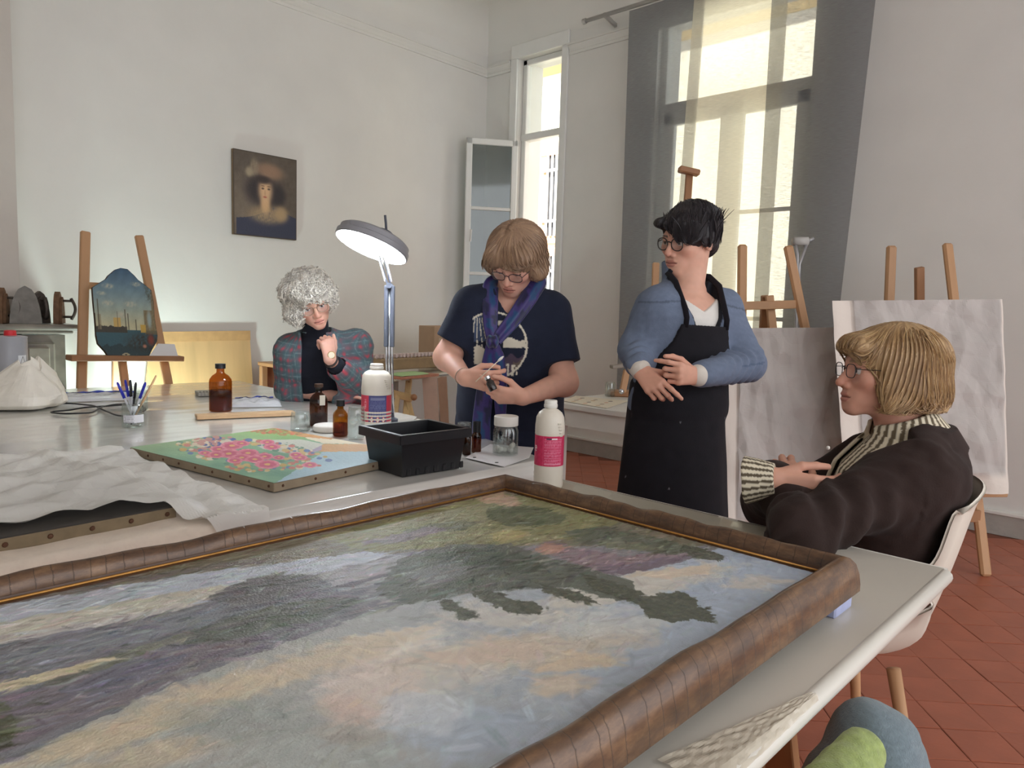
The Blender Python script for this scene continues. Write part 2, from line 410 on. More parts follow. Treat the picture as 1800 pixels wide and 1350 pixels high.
# curtain: three hung panels on a rail
def fabric(name, c, tr, tl):
    def f(nt, out):
        L = nt.links.new
        tc = nt.nodes.new('ShaderNodeTexCoord'); mp = nt.nodes.new('ShaderNodeMapping'); mp.inputs['Scale'].default_value = (20, 20, 420); L(tc.outputs['Object'], mp.inputs[0])
        n = nt.nodes.new('ShaderNodeTexNoise'); n.inputs['Scale'].default_value = 1.0; n.inputs['Detail'].default_value = 3; L(mp.outputs[0], n.inputs[0])
        mr = nt.nodes.new('ShaderNodeMapRange'); mr.inputs[1].default_value = 0.3; mr.inputs[2].default_value = 0.7; mr.inputs[3].default_value = tr * 0.55; mr.inputs[4].default_value = tr * 1.45; L(n.outputs[0], mr.inputs[0])
        d = nt.nodes.new('ShaderNodeBsdfDiffuse'); d.inputs[0].default_value = tuple(lin(c)) + (1,)
        t_ = nt.nodes.new('ShaderNodeBsdfTranslucent'); t_.inputs[0].default_value = tuple(lin(c)) + (1,)
        m1 = nt.nodes.new('ShaderNodeMixShader'); m1.inputs[0].default_value = tl; L(d.outputs[0], m1.inputs[1]); L(t_.outputs[0], m1.inputs[2])
        tp = nt.nodes.new('ShaderNodeBsdfTransparent'); m2 = nt.nodes.new('ShaderNodeMixShader')
        L(mr.outputs[0], m2.inputs[0]); L(m1.outputs[0], m2.inputs[1]); L(tp.outputs[0], m2.inputs[2]); L(m2.outputs[0], out.inputs[0])
    return node_mat(name, f)
M_cur = fabric('linen_grey', (124, 125, 128), 0.26, 0.35); M_sheer = fabric('linen_sheer', (232, 226, 208), 0.20, 0.6)
def panel(name, m_, label, x, top, bot, zt, zb, seed, amp=0.008):
    nu, nv = 40, 30; P = np.zeros((nu, nv, 3))
    for j in range(nv):
        s_ = j / (nv - 1); a = top[0] + (bot[0] - top[0]) * s_; b = top[1] + (bot[1] - top[1]) * s_
        y = np.linspace(a, b, nu); P[:, j, 1] = y; P[:, j, 2] = zt + (zb - zt) * s_
        P[:, j, 0] = x + amp * np.sin(np.linspace(0, 9, nu) + seed + 0.6 * s_) * (0.4 + s_)
    MB().grid(P).build(name, m_, smooth=True, label=label, cat='curtain', group='hanging curtain panels')
panel('curtain', M_cur, 'dark grey curtain panel hanging on the corner side of the window', 4.895, (3.475, 2.815), (3.435, 2.90), 3.565, 0.40, 0)
panel('curtain', M_sheer, 'pale sheer curtain panel in the middle of the tall window', 4.885, (2.905, 2.20), (2.99, 2.20), 3.565, 0.44, 2)
panel('curtain', M_cur, 'dark grey curtain panel nearest the paper-covered easel', 4.875, (2.31, 1.63), (2.29, 1.76), 3.565, 0.42, 4)
rd = thing('curtain_rail', 'grey metal curtain rail fixed above the cornice', 'curtain rail', (4.9, 2.6, 3.6))
MB().tube([(4.895, 3.90, 3.592), (4.895, 1.2, 3.592)], 0.016, 10).build('rail', mat('rail_metal', (190, 188, 184), 0.35, 0.6), rd, smooth=True)
for y in (3.72, 1.5): MB().bar((4.895, y, 3.60), (WX, y, 3.56), 0.02, 0.03).build('bracket', MATS['rail_metal'], rd)
MB().lathe([(0, 0), (0.022, 0), (0.022, 0.03), (0, 0.035)], (4.895, 3.90, 3.592), 12, (0, 1, 0)).build('end_cap', MATS['rail_metal'], rd)
# ================================================================== tables and the big framed landscape
M_lam = mat('white_laminate', (214, 208, 196), 0.28, noise=0.02, nscale=5)
M_pine = mat('pine_wood', (196, 142, 96), 0.55, noise=0.16, nscale=6, stretch=(1, 1, 0.15), bump=0.05, bscale=30)
M_edge = mat('edge_strip', (222, 218, 208), 0.3)
TZ = 0.74
def trestle(parent, x, y, w_, along, h=0.70):
    # pine trestle: a top rail, two splayed pairs of legs, a stretcher
    a = np.array([1.0, 0, 0]) if along == 'x' else np.array([0, 1.0, 0]); b = np.array([-a[1], a[0], 0]); c = np.array([x, y, 0])
    MB().bar(c - a * w_ / 2 + UV * (h - 0.035), c + a * w_ / 2 + UV * (h - 0.035), 0.07, 0.05, bev=0.003).build('trestle_rail', M_pine, parent)
    for s_ in (-1, 1):
        for q in (-1, 1):
            MB().bar(c + a * s_ * (w_ / 2 - 0.06) + b * q * 0.03 + UV * (h - 0.01), c + a * s_ * (w_ / 2 - 0.02) + b * q * 0.20, 0.07, 0.024, up=b, bev=0.002).build('trestle_leg', M_pine, parent)
    MB().bar(c - a * (w_ / 2 - 0.03) + UV * 0.18, c + a * (w_ / 2 - 0.03) + UV * 0.18, 0.05, 0.02).build('trestle_stretcher', M_pine, parent)
# near table
T1 = thing('trestle_table', 'white laminate trestle table carrying the big framed landscape', 'table', (0.6, 0.85, 0))
MB().box((0.512, 0.83, TZ - 0.014), (2.226, 1.0, 0.028), bev=0.004).build('table_top', M_lam, T1)
e = MB(); e.tube([(-0.6, 0.33, TZ - 0.013), (1.612, 0.33, TZ - 0.013), (1.622, 0.33, TZ - 0.013)], [0.0145, 0.0145, 0.010], 12); e.build('edge_strip', M_edge, T1, smooth=True)
e = MB(); e.tube([(1.625, 0.33, TZ - 0.014), (1.625, 1.33, TZ - 0.014)], 0.0138, 10); e.build('edge_strip', M_edge, T1, smooth=True)
trestle(T1, 1.02, 0.80, 0.84, 'y'); trestle(T1, -0.1, 0.80, 0.80, 'y')
# long work table behind, three boards pushed together
T2 = thing('work_table', 'long white work table covered with plastic film, behind the framed landscape', 'table', (0.9, 2.8, 0))
def board(x0, x1, y0, y1): MB().box(((x0 + x1) / 2, (y0 + y1) / 2, TZ - 0.018), (x1 - x0, y1 - y0, 0.028), bev=0.003).build('table_board', M_lam, T2)
MB().prism([(-0.7, 1.53), (1.775, 1.53), (1.905, 1.95), (1.915, 2.44), (-0.7, 2.44)], (0, 0, TZ - 0.032), (1, 0, 0), (0, 1, 0), 0.028).build('table_board', M_lam, T2)
board(-0.7, 2.05, 2.444, 3.35); board(-0.7, 2.10, 3.354, 4.27)
trestle(T2, 1.55, 1.98, 0.8, 'y'); trestle(T2, 0.3, 1.98, 0.8, 'y'); trestle(T2, 1.7, 3.5, 0.8, 'y'); trestle(T2, 0.2, 3.5, 0.8, 'y')
# plastic film over it
M_film = mat('film_over_table', (218, 216, 210), 0.16, noise=0.02, nscale=8, coat=0.6, bump=0.12, bscale=7)
nx, ny = 150, 170
X = np.linspace(-0.75, 2.0, nx); Y = np.linspace(1.44, 4.3, ny)
gx, gy = np.meshgrid(X, Y, indexing='ij'); P2 = np.stack([gx, gy], -1)
xr = np.interp(gy, [1.4, 1.53, 1.95, 2.40, 2.50, 3.3, 4.3], [1.76, 1.79, 1.925, 1.935, 2.06, 2.07, 2.11]) + 0.006 * np.sin(gy * 9)
gx = -0.75 + (gx + 0.75) / 2.75 * (xr + 0.75)
z = TZ + 0.0015 + 0.004 * np.abs(snoise(np.stack([gx * 0.6, gy * 1.6], -1), 1.2, 3, 3)) + 0.006 * np.clip(snoise(P2 * [0.5, 2.2], 1.6, 9, 2) - 0.45, 0, 1)
fo = np.clip(1.525 - gy, 0, 1)
z = z - sstep(0, 0.03, fo) * 0.012 - fo * 0.62 * (1 + 0.12 * np.sin(gx * 14)); gy2 = np.where(fo > 0, 1.525 - 0.016 * sstep(0, .05, fo) + 0.004 * np.sin(gx * 23), gy)
MB().grid(np.stack([gx, gy2, z], -1)).build('plastic_sheet', M_film, smooth=True, label='crinkled clear plastic sheet spread over the long work table', cat='plastic sheet')
# table by the corner with the carved frame
T3 = thing('side_table', 'white table near the corner window holding a carved frame', 'table', (3.7, 4.45, 0))
a3 = math.radians(12.5); d3 = np.array([math.cos(a3), math.sin(a3), 0]); n3 = np.array([-d3[1], d3[0], 0])
c3 = np.array([3.35, 4.08, 0]) + n3 * 0.35 + d3 * 0.50
MB().box(c3 + UV * (TZ - 0.014), (1.5, 0.70, 0.028), np.array([d3, n3, UV]), 0.003).build('table_top', M_lam, T3)
MB().bar(c3 - n3 * 0.352 - d3 * 0.75 + UV * (TZ - 0.014), c3 - n3 * 0.352 + d3 * 0.75 + UV * (TZ - 0.014), 0.026, 0.008).build('edge_strip', mat('alu_edge', (200, 200, 200), 0.25, 0.7), T3)
for s_ in (-1, 1):
    for q in (-1, 1): MB().tube([c3 + d3 * s_ * 0.68 + n3 * q * 0.3, c3 + d3 * s_ * 0.68 + n3 * q * 0.3 + UV * 0.715], 0.018, 8).build('leg', MATS['alu_edge'], T3, smooth=True)
# painted side table under the windows
T4 = thing('window_table', 'white painted table under the window with jars and a colour card', 'table', (3.7, 2.2, 0))
M_pw = mat('painted_white', (222, 218, 210), 0.45, noise=0.03, nscale=6)
MB().box((3.48, 2.28, TZ - 0.016), (0.92, 0.64, 0.032), bev=0.004).build('table_top', M_pw, T4)
for x, y, sx_, sy_ in ((3.05, 2.28, 0.022, 0.56), (3.91, 2.28, 0.022, 0.56), (3.48, 2.57, 0.84, 0.022), (3.48, 1.99, 0.84, 0.022)):
    MB().box((x, y, TZ - 0.077), (sx_, sy_, 0.09)).build('apron_board', M_pw, T4)
for x in (3.10, 3.86):
    for y in (2.02, 2.53): MB().bar((x, y, 0), (x, y, TZ - 0.03), 0.05, 0.05, bev=0.004).build('leg', M_pw, T4)
# ---------------------------------------------------------------- framed landscape
FXa, FXb, FYa, FYb = -0.35, 1.283, 0.385, 1.220; FW = 0.046
def frame_nodes(axis):
    def f(nt, out):
        L = nt.links.new; b = nt.nodes.new('ShaderNodeBsdfPrincipled'); tc = nt.nodes.new('ShaderNodeTexCoord'); sp_ = nt.nodes.new('ShaderNodeSeparateXYZ'); L(tc.outputs['Object'], sp_.inputs[0])
        mp = nt.nodes.new('ShaderNodeMapping'); mp.inputs['Scale'].default_value = (0.35, 1, 1) if axis == 0 else (1, 0.35, 1); L(tc.outputs['Object'], mp.inputs[0])
        n = nt.nodes.new('ShaderNodeTexNoise'); n.inputs['Scale'].default_value = 42; n.inputs['Detail'].default_value = 8; n.inputs['Roughness'].default_value = 0.7; L(mp.outputs[0], n.inputs[0])
        cr = nt.nodes.new('ShaderNodeValToRGB'); E = cr.color_ramp.elements
        E[0].position = 0.30; E[0].color = (*lin((62, 46, 38)), 1); E[1].position = 0.75; E[1].color = (*lin((146, 112, 80)), 1)
        k = E.new(0.5); k.color = (*lin((102, 75, 54)), 1); L(n.outputs[0], cr.inputs[0])
        ad = nt.nodes.new('ShaderNodeMath'); ad.operation = 'MULTIPLY_ADD'; ad.inputs[1].default_value = 0.012; L(n.outputs[0], ad.inputs[0]); L(sp_.outputs[axis], ad.inputs[2])
        vo = nt.nodes.new('ShaderNodeTexVoronoi'); vo.voronoi_dimensions = '1D'; vo.feature = 'DISTANCE_TO_EDGE'; vo.inputs['Scale'].default_value = 36; L(ad.outputs[0], vo.inputs['W'])
        mr = nt.nodes.new('ShaderNodeMapRange'); mr.inputs[1].default_value = 0.0; mr.inputs[2].default_value = 0.045; mr.inputs[3].default_value = 0.42; mr.inputs[4].default_value = 1; L(vo.outputs['Distance'], mr.inputs[0])
        mx = nt.nodes.new('ShaderNodeMix'); mx.data_type = 'RGBA'; mx.blend_type = 'MULTIPLY'; mx.inputs[0].default_value = 1; L(cr.outputs[0], mx.inputs[6]); L(mr.outputs[0], mx.inputs[7])
        L(mx.outputs[2], b.inputs['Base Color']); b.inputs['Roughness'].default_value = 0.32; b.inputs['Metallic'].default_value = 0.15; b.inputs['Coat Weight'].default_value = 0.3; b.inputs['Coat Roughness'].default_value = 0.2
        bp_ = nt.nodes.new('ShaderNodeBump'); bp_.inputs['Strength'].default_value = 0.3; bp_.inputs['Distance'].default_value = 0.003
        L(mr.outputs[0], bp_.inputs['Height']); L(bp_.outputs[0], b.inputs['Normal']); L(b.outputs[0], out.inputs[0])
    return f
M_gilt = [node_mat('worn_bronze_x', frame_nodes(0)), node_mat('worn_bronze_y', frame_nodes(1))]
M_gold = mat('dark_slip', (86, 62, 46), 0.35, 0.1, noise=0.2, nscale=30); M_bead = mat('gold_bead', (190, 138, 72), 0.28, 0.6, noise=0.2, nscale=40)
FR = thing('framed_landscape', 'large landscape painting in a worn bronze frame lying flat on the table', 'painting', (0.47, 0.8, 0.765))
cor = [np.array([FXa, FYa]), np.array([FXb, FYa]), np.array([FXb, FYb]), np.array([FXa, FYb])]
inn = [np.array([1, 1]), np.array([-1, 1]), np.array([-1, -1]), np.array([1, -1])]
rail = [(0, 0.768), (0, 0.780), (0.002, 0.797), (0.007, 0.815), (0.015, 0.825), (0.023, 0.828), (0.031, 0.8245), (0.037, 0.815), (0.0395, 0.804), (0.0395, 0.768)]
slip = [(0.0395, 0.768), (0.0395, 0.803), (0.0415, 0.804), (0.043, 0.800), (0.045, 0.802), (0.047, 0.799), (0.051, 0.797), (0.051, 0.768)]
for k in range(4):
    a, b = cor[k], cor[(k + 1) % 4]; ia, ib = inn[k], inn[(k + 1) % 4]
    for nm, pf, m_ in (('frame_rail', rail, M_gilt[k % 2]), ('gold_slip', slip, M_gold)):
        n_ = 60; P = np.zeros((n_, len(pf), 3))
        for i in range(n_):
            s_ = i / (n_ - 1); wob = 0.0022 * math.sin(s_ * 31 + k) + 0.0014 * math.sin(s_ * 67 + 2 * k) if nm == 'frame_rail' else 0
            for j, (d, z_) in enumerate(pf):
                q = (a + ia * d) * (1 - s_) + (b + ib * d) * s_
                P[i, j] = (q[0], q[1], z_ + (wob * math.sin(PI * s_) if z_ > 0.79 else 0))
        MB().grid(P, flip=True).build('inner_slip' if nm == 'gold_slip' else nm, m_, FR, smooth=(nm == 'frame_rail'), auto=None if nm == 'frame_rail' else 30)
for k in range(4):
    a, b = cor[k] + inn[k] * 0.048, cor[(k + 1) % 4] + inn[(k + 1) % 4] * 0.048
    MB().tube([(a[0], a[1], 0.8005), (b[0], b[1], 0.8005)], 0.0022, 8).build('gold_bead', M_bead, FR, smooth=True)
# painted canvas: a colour plan first, then brush strokes laid over it
ru, rv = 780, 380
px_ = np.linspace(FXa + 0.047, FXb - 0.047, ru); py_ = np.linspace(FYa + 0.047, FYb - 0.047, rv)
gx, gy = np.meshgrid(px_, py_, indexing='ij'); CZ = 0.796
u0, v0 = proj(np.stack([gx, gy, np.full_like(gx, CZ)], -1)); S2 = np.stack([gx, gy], -1)
W1, W2, W3, W4 = snoise(S2, 9, 1, 3), snoise(S2, 9, 2, 3), snoise(S2, 38, 3, 2), snoise(S2, 38, 4, 2)
sk = sstep(420, 1350, u0)[..., None]; img = np.array([150, 153, 146.]) * (1 - sk) + np.array([142, 160, 182.]) * sk
def lay(mask, c, a=1.0):
    global img
    m_ = np.clip(mask * a, 0, 1)[..., None]; img = img * (1 - m_) + np.array(c, float) * m_
def poly(pts, c, a=1.0, w_=7, fine=4):
    lay(in_poly(u0 + w_ * W1 + fine * W3, v0 + 0.5 * w_ * W2 + 0.6 * fine * W4, pts).astype(float), c, a)
def cloud(cu, cv, ru_, rv_, c, a, slope=0.0):
    d = ((u0 + 30 * W1 - cu) / ru_) ** 2 + ((v0 + 16 * W2 - cv - slope * (u0 - cu)) / rv_) ** 2; lay(np.clip(1.5 - d + 0.5 * W3, 0, 1), c, a)
for q in ((760, 1180, 190, 50, (180, 176, 164), .8, -.22), (650, 1205, 90, 60, (192, 174, 158), .8, -.2), (600, 1245, 55, 28, (186, 158, 142), .8, 0), (690, 1130, 90, 26, (208, 200, 184), .8, -.2), (480, 1185, 260, 26, (186, 168, 138), .9, -.28),
          (250, 1275, 240, 26, (190, 170, 134), .9, -.34), (930, 1140, 220, 30, (186, 170, 146), .8, -.12), (1010, 1165, 80, 14, (196, 168, 132), .8, -.1), (980, 1205, 55, 20, (192, 170, 140), .8, 0), (860, 1150, 120, 16, (190, 164, 142), .6, -.1),
          (1120, 1030, 170, 22, (188, 180, 162), .8, -.2), (1330, 1025, 60, 12, (190, 174, 152), .6, 0), (1190, 1005, 90, 8, (194, 170, 140), .7, -.1), (1060, 1095, 120, 24, (176, 180, 176), .8, 0), (880, 1080, 120, 20, (184, 180, 168), .8, 0),
          (560, 1320, 150, 36, (148, 156, 150), .7, 0), (230, 1338, 140, 20, (184, 164, 130), .7, -.2), (840, 1290, 130, 50, (142, 160, 180), .7, 0), (430, 1262, 140, 36, (136, 144, 138), .7, 0), (740, 1250, 80, 36, (176, 184, 190), .7, 0), (620, 1290, 70, 20, (150, 140, 124), .5, 0)): cloud(*q)
LAND = [(-60, 1372), (60, 1305), (200, 1240), (330, 1192), (450, 1150), (560, 1108), (650, 1078), (720, 1060), (800, 1048), (860, 1042), (930, 1034), (1000, 1022), (1070, 1003), (1150, 990), (1240, 972), (1300, 955), (1300, 800), (-60, 960)]
poly(LAND, (112, 112, 116), 1, 7)
IL = in_poly(u0 + 7 * W1, v0 + 3.5 * W2, LAND)
for pts, c, a in (([(-60, 1045), (200, 1010), (560, 940), (900, 860), (1300, 900), (1300, 960), (900, 960), (640, 975), (330, 1010), (-60, 1070)], (112, 106, 84), 1), ([(560, 945), (880, 866), (1000, 885), (1090, 920), (1000, 950), (880, 960), (760, 965), (640, 968)], (122, 120, 72), 1),
                  ([(830, 872), (880, 864), (920, 884), (905, 892), (850, 884)], (170, 134, 104), .9), ([(850, 895), (930, 888), (1000, 905), (985, 922), (900, 925), (855, 912)], (78, 88, 56), .9), ([(700, 935), (790, 915), (850, 918), (800, 935)], (84, 94, 62), .8), ([(860, 940), (900, 930), (930, 938), (915, 948), (880, 955)], (156, 142, 80), .9), ([(620, 955), (760, 925), (790, 930), (700, 955)], (112, 98, 106), .8),
                  ([(-60, 1075), (150, 1040), (330, 1010), (520, 985), (640, 970), (700, 972), (600, 1000), (470, 1028), (420, 1045), (250, 1085), (-60, 1145)], (156, 166, 178), 1), ([(-60, 1105), (200, 1060), (400, 1026), (420, 1042), (250, 1080), (-60, 1140)], (178, 172, 150), .85), ([(-60, 1128), (120, 1098), (320, 1060), (350, 1068), (-60, 1152)], (172, 166, 160), .8),
                  ([(-60, 1045), (0, 1040), (180, 1020), (330, 1000), (450, 980), (470, 988), (300, 1012), (200, 1030), (40, 1058), (-60, 1075)], (104, 98, 92), .9), ([(-60, 1145), (250, 1087), (420, 1048), (560, 1010), (760, 965), (900, 960), (700, 1060), (330, 1192), (-60, 1372)], (104, 106, 114), 1),
                  ([(-60, 1165), (200, 1105), (420, 1052), (600, 1010), (640, 1020), (420, 1085), (200, 1140), (-60, 1200)], (112, 118, 128), .9), ([(300, 1120), (440, 1075), (560, 1050), (640, 1055), (560, 1090), (420, 1120), (330, 1140)], (86, 94, 84), .9), ([(360, 1055), (385, 1040), (440, 1016), (520, 1008), (585, 1012), (560, 1035), (440, 1062)], (92, 92, 94), 1),
                  ([(560, 1010), (700, 975), (760, 985), (690, 1020), (600, 1040)], (150, 150, 156), .8), ([(640, 1040), (760, 1005), (820, 1010), (760, 1040), (680, 1060)], (132, 126, 134), .8), ([(-60, 1240), (120, 1200), (330, 1140), (480, 1110), (330, 1190), (60, 1300), (-60, 1350)], (108, 98, 108), .8), ([(100, 1215), (230, 1160), (330, 1150), (300, 1180), (160, 1235)], (96, 98, 116), .8), ([(60, 1190), (200, 1150), (330, 1110), (340, 1120), (200, 1170), (80, 1210)], (104, 108, 92), .8),
                  ([(-60, 1210), (30, 1195), (120, 1172), (200, 1152), (205, 1158), (110, 1190), (-60, 1232)], (186, 172, 132), 1), ([(-60, 1240), (10, 1230), (30, 1270), (25, 1310), (-60, 1330)], (76, 82, 58), 1), ([(380, 1076), (600, 1028), (820, 972), (900, 955), (905, 960), (820, 980), (600, 1036), (390, 1080)], (84, 84, 92), .9),
                  ([(700, 985), (790, 955), (900, 958), (980, 985), (1060, 1005), (1115, 1022), (1120, 1050), (1085, 1056), (1000, 1034), (900, 1036), (800, 1048), (700, 1066), (660, 1040)], (84, 92, 80), .95), ([(780, 965), (880, 962), (960, 990), (940, 1010), (850, 1000), (790, 990)], (66, 78, 64), .9), ([(700, 1010), (800, 985), (840, 1000), (760, 1030)], (108, 112, 112), .8),
                  ([(935, 968), (975, 950), (1010, 962), (1100, 978), (1180, 968), (1240, 974), (1090, 1012), (1050, 1004), (1000, 985)], (128, 106, 114), 1), ([(935, 968), (960, 955), (990, 958), (985, 972), (950, 976)], (170, 118, 98), .95), ([(1040, 1000), (1150, 984), (1240, 970), (1240, 978), (1090, 1012)], (104, 90, 106), .9), ([(990, 935), (1060, 925), (1150, 945), (1230, 965), (1180, 975), (1100, 965), (1020, 955)], (82, 90, 72), .95), ([(1050, 950), (1120, 955), (1180, 966), (1120, 968), (1060, 962)], (104, 110, 82), .8)): poly(pts, c, a)
# brush strokes: sampled from the plan, laid along the ground inside the land, loosely in the sky
rb_ = np.random.default_rng(77); hmap = np.zeros((ru, rv)); du_, dv_ = px_[1] - px_[0], py_[1] - py_[0]
g0 = onz(400, 1110, CZ); g1 = onz(500, 1084, CZ); la = math.atan2(g1[1] - g0[1], g1[0] - g0[0])
def strokes(n, region, Lr, Wr, jit, spread, alpha):
    idx = np.argwhere(region); plan = img.copy()
    for (i, j) in idx[rb_.integers(0, len(idx), n)]:
        ang = la + rb_.normal(0, spread); L_ = rb_.uniform(*Lr); w_ = rb_.uniform(*Wr); k = int(L_ / du_) + 2; i0, i1, j0, j1 = max(0, i - k), min(ru, i + k + 1), max(0, j - k), min(rv, j + k + 1)
        X = (np.arange(i0, i1) - i)[:, None] * du_; Y_ = (np.arange(j0, j1) - j)[None] * dv_; a_ = X * math.cos(ang) + Y_ * math.sin(ang); b_ = -X * math.sin(ang) + Y_ * math.cos(ang) + 2.0 * a_ * a_ * math.sin(i)
        m_ = np.clip(1.6 * (1 - (a_ / L_) ** 2 - (b_ / w_) ** 2), 0, 1) * (0.75 + 0.25 * np.sin(b_ / w_ * 7 + i)); c = plan[i, j] + rb_.normal(0, jit) + rb_.normal(0, jit * 0.35, 3)
        img[i0:i1, j0:j1] += (c - img[i0:i1, j0:j1]) * (m_ * alpha)[..., None]; hmap[i0:i1, j0:j1] += (m_ * rb_.uniform(-.3, 1) - hmap[i0:i1, j0:j1] * m_ * .6)
strokes(2600, ~IL, (.010, .028), (.003, .007), 11, .9, .6); strokes(2600, IL, (.010, .032), (.0022, .006), 19, .35, .75); strokes(1500, IL, (.006, .014), (.0015, .0032), 26, .6, .75)
DT = (70, 76, 62)
for i, pts in enumerate(([(770, 1058), (790, 1054), (812, 1068), (838, 1078), (836, 1088), (812, 1090), (800, 1078), (782, 1072)], [(830, 1040), (870, 1040), (905, 1056), (940, 1058), (958, 1070), (945, 1080), (900, 1078), (870, 1066), (850, 1060)],
                         [(940, 1022), (985, 1034), (1030, 1046), (1058, 1064), (1040, 1064), (1000, 1054), (960, 1042)], [(1020, 1008), (1060, 1018), (1100, 1030), (1130, 1044), (1110, 1058), (1080, 1050), (1040, 1036)],
                         [(1108, 1050), (1150, 1046), (1190, 1040), (1222, 1050), (1228, 1066), (1256, 1078), (1254, 1092), (1220, 1090), (1180, 1094), (1140, 1086), (1126, 1068)], [(1200, 958), (1240, 966), (1272, 976), (1268, 986), (1230, 982), (1205, 974)])):
    m_ = in_poly(u0 + 6 * snoise(S2, 30, 120 + i, 2) + 5 * W3 + 4 * snoise(S2, 90, 140 + i, 1), v0 + 4 * snoise(S2, 30, 160 + i, 2) + 3 * W4, pts); lay(m_.astype(float), DT, .92); lay(m_ * np.clip(snoise(S2, 60, 200 + i, 2), 0, 1), (108, 112, 80), .8)
    strokes(70, m_, (.006, .014), (.002, .005), 14, 1.2, .6)
img = img * (1 + 0.04 * W3[..., None]); gm_ = img.mean(-1, keepdims=True); img = gm_ + (img - gm_) * 0.66
hz = CZ + 0.0010 * hmap + 0.0004 * W3
def canvas_nodes(nt, out):
    L = nt.links.new; b = nt.nodes.new('ShaderNodeBsdfPrincipled'); a = nt.nodes.new('ShaderNodeAttribute'); a.attribute_name = 'Col'
    L(a.outputs['Color'], b.inputs['Base Color']); b.inputs['Roughness'].default_value = 0.42; b.inputs['Specular IOR Level'].default_value = 0.5
    tc = nt.nodes.new('ShaderNodeTexCoord'); n = nt.nodes.new('ShaderNodeTexNoise'); n.inputs['Scale'].default_value = 260; n.inputs['Detail'].default_value = 6; L(tc.outputs['Object'], n.inputs[0])
    bp_ = nt.nodes.new('ShaderNodeBump'); bp_.inputs['Strength'].default_value = 0.45; bp_.inputs['Distance'].default_value = 0.004
    L(n.outputs[0], bp_.inputs['Height']); L(bp_.outputs[0], b.inputs['Normal']); L(b.outputs[0], out.inputs[0])
M_oil = node_mat('oil_paint', canvas_nodes)
MB().grid(np.stack([gx, gy, hz], -1), col=np.clip(lin(np.clip(img, 0, 255)) * 1.6, 0, 0.9)).build('canvas', M_oil, FR, smooth=True)
MB().box((0.467, 0.795, 0.778), (FXb - FXa - 0.11, FYb - FYa - 0.11, 0.012)).build('backing', mat('backing_linen', (150, 130, 104), 0.9), FR)
# foam pads under the frame
M_foam = mat('blue_foam', (168, 174, 206), 0.9, noise=0.06, nscale=40)
for (x, y, lb) in ((1.235, 0.418, 'pale blue foam block under the frame corner nearest the seated person'), (1.235, 1.165, 'pale blue foam block under the frame corner by the white bottle'), (0.3, 0.412, 'pale blue foam block under the near frame rail, out at the left')):
    MB().box((x, y, 0.754), (0.075, 0.05, 0.028), bev=0.003).build('foam_block', M_foam, label=lb, cat='foam block', group='foam pads under the landscape')
# ================================================================== objects
def ony(px, py, y):
    r = ray(px, py); return CP + r * (y / r[1])
def onx(px, py, x):
    r = ray(px, py); return CP + r * (x / r[0])
def rplane(px, py, p0, n):
    r = ray(px, py); return CP + r * (((np.asarray(p0) - CP) @ n) / (r @ n))
def dep(P): return float(-((np.asarray(P, float) - CP) @ CAM_ROWS.T)[2])
def T(px, py): return onz(px, py, TZ + 0.004)
M_wood = mat('beech_wood', (192, 148, 108), 0.5, noise=0.14, nscale=5, stretch=(1, 1, 0.2), bump=0.04, bscale=30)
M_wood2 = mat('dark_beech', (166, 120, 84), 0.5, noise=0.14, nscale=5, stretch=(1, 1, 0.2))
def painted(name, o, u, v, nu, nv, painter, parent, m_=None, label=None, keep=None, dz=None):
    s_, t_ = np.meshgrid(np.linspace(0, 1, nu), np.linspace(0, 1, nv), indexing='ij')
    P = np.asarray(o)[None, None] + s_[..., None] * np.asarray(u) + t_[..., None] * np.asarray(v)
    col = painter(s_, t_); mb = MB()
    if keep is None: mb.grid(P, col=lin(np.clip(col, 0, 255)))
    else:
        k = keep(s_, t_); i, j = np.meshgrid(np.arange(nu - 1), np.arange(nv - 1), indexing='ij')
        ok = k[:-1, :-1] & k[1:, :-1] & k[1:, 1:] & k[:-1, 1:]; a = (i * nv + j)[ok]
        q = np.stack([a, a + nv, a + nv + 1, a + 1], 1)
        used = np.unique(q); mp = -np.ones(nu * nv, int); mp[used] = np.arange(len(used))
        mb.add(P.reshape(-1, 3)[used], mp[q].tolist(), lin(np.clip(col, 0, 255)).reshape(-1, 3)[used])
    return mb.build(name, m_ or M_oil2, parent, label=label)
M_oil2 = mat('old_oil_paint', rough=0.4, attr=True, bump=0.15, bscale=90)
M_print = mat('printed_label', rough=0.45, attr=True)
def blob(s_, t_, cx_, cy_, rx, ry): return np.exp(-(((s_ - cx_) / rx) ** 2 + ((t_ - cy_) / ry) ** 2) ** 2)
def over(c, m_, col): return c * (1 - m_[..., None]) + np.array(col, float) * m_[..., None]
# ---------------------------------------------------------------- fireplace and irons
M_mar = mat('grey_marble', (128, 122, 112), 0.35, noise=0.3, nscale=7, coat=0.2)
FP = thing('fireplace', 'grey marble fireplace with an arched opening under the irons', 'fireplace', (0.4, 4.95, 0))
MB().box((0.42, 4.935, 1.045), (1.94, 0.335, 0.035), bev=0.012).build('mantel_shelf', M_mar, FP)
MB().box((0.42, 4.95, 1.018), (1.88, 0.29, 0.02), bev=0.006).build('shelf_moulding', M_mar, FP)
arch = [(x, 0.50 + 0.33 * math.sqrt(max(0, 1 - ((x - 0.4) / 0.56) ** 2))) for x in np.linspace(-0.16, 0.96, 25)]
pol = [(-0.5, 0.99), (-0.5, 0.0), (-0.16, 0.0)] + arch + [(0.96, 0.0), (1.325, 0.0), (1.345, 0.62), (1.33, 0.64), (1.33, 0.99)]
MB().prism([(x, z) for x, z in pol], (0, 5.0, 0.01), (1, 0, 0), (0, 0, 1), 0.14).build('surround', M_mar, FP)
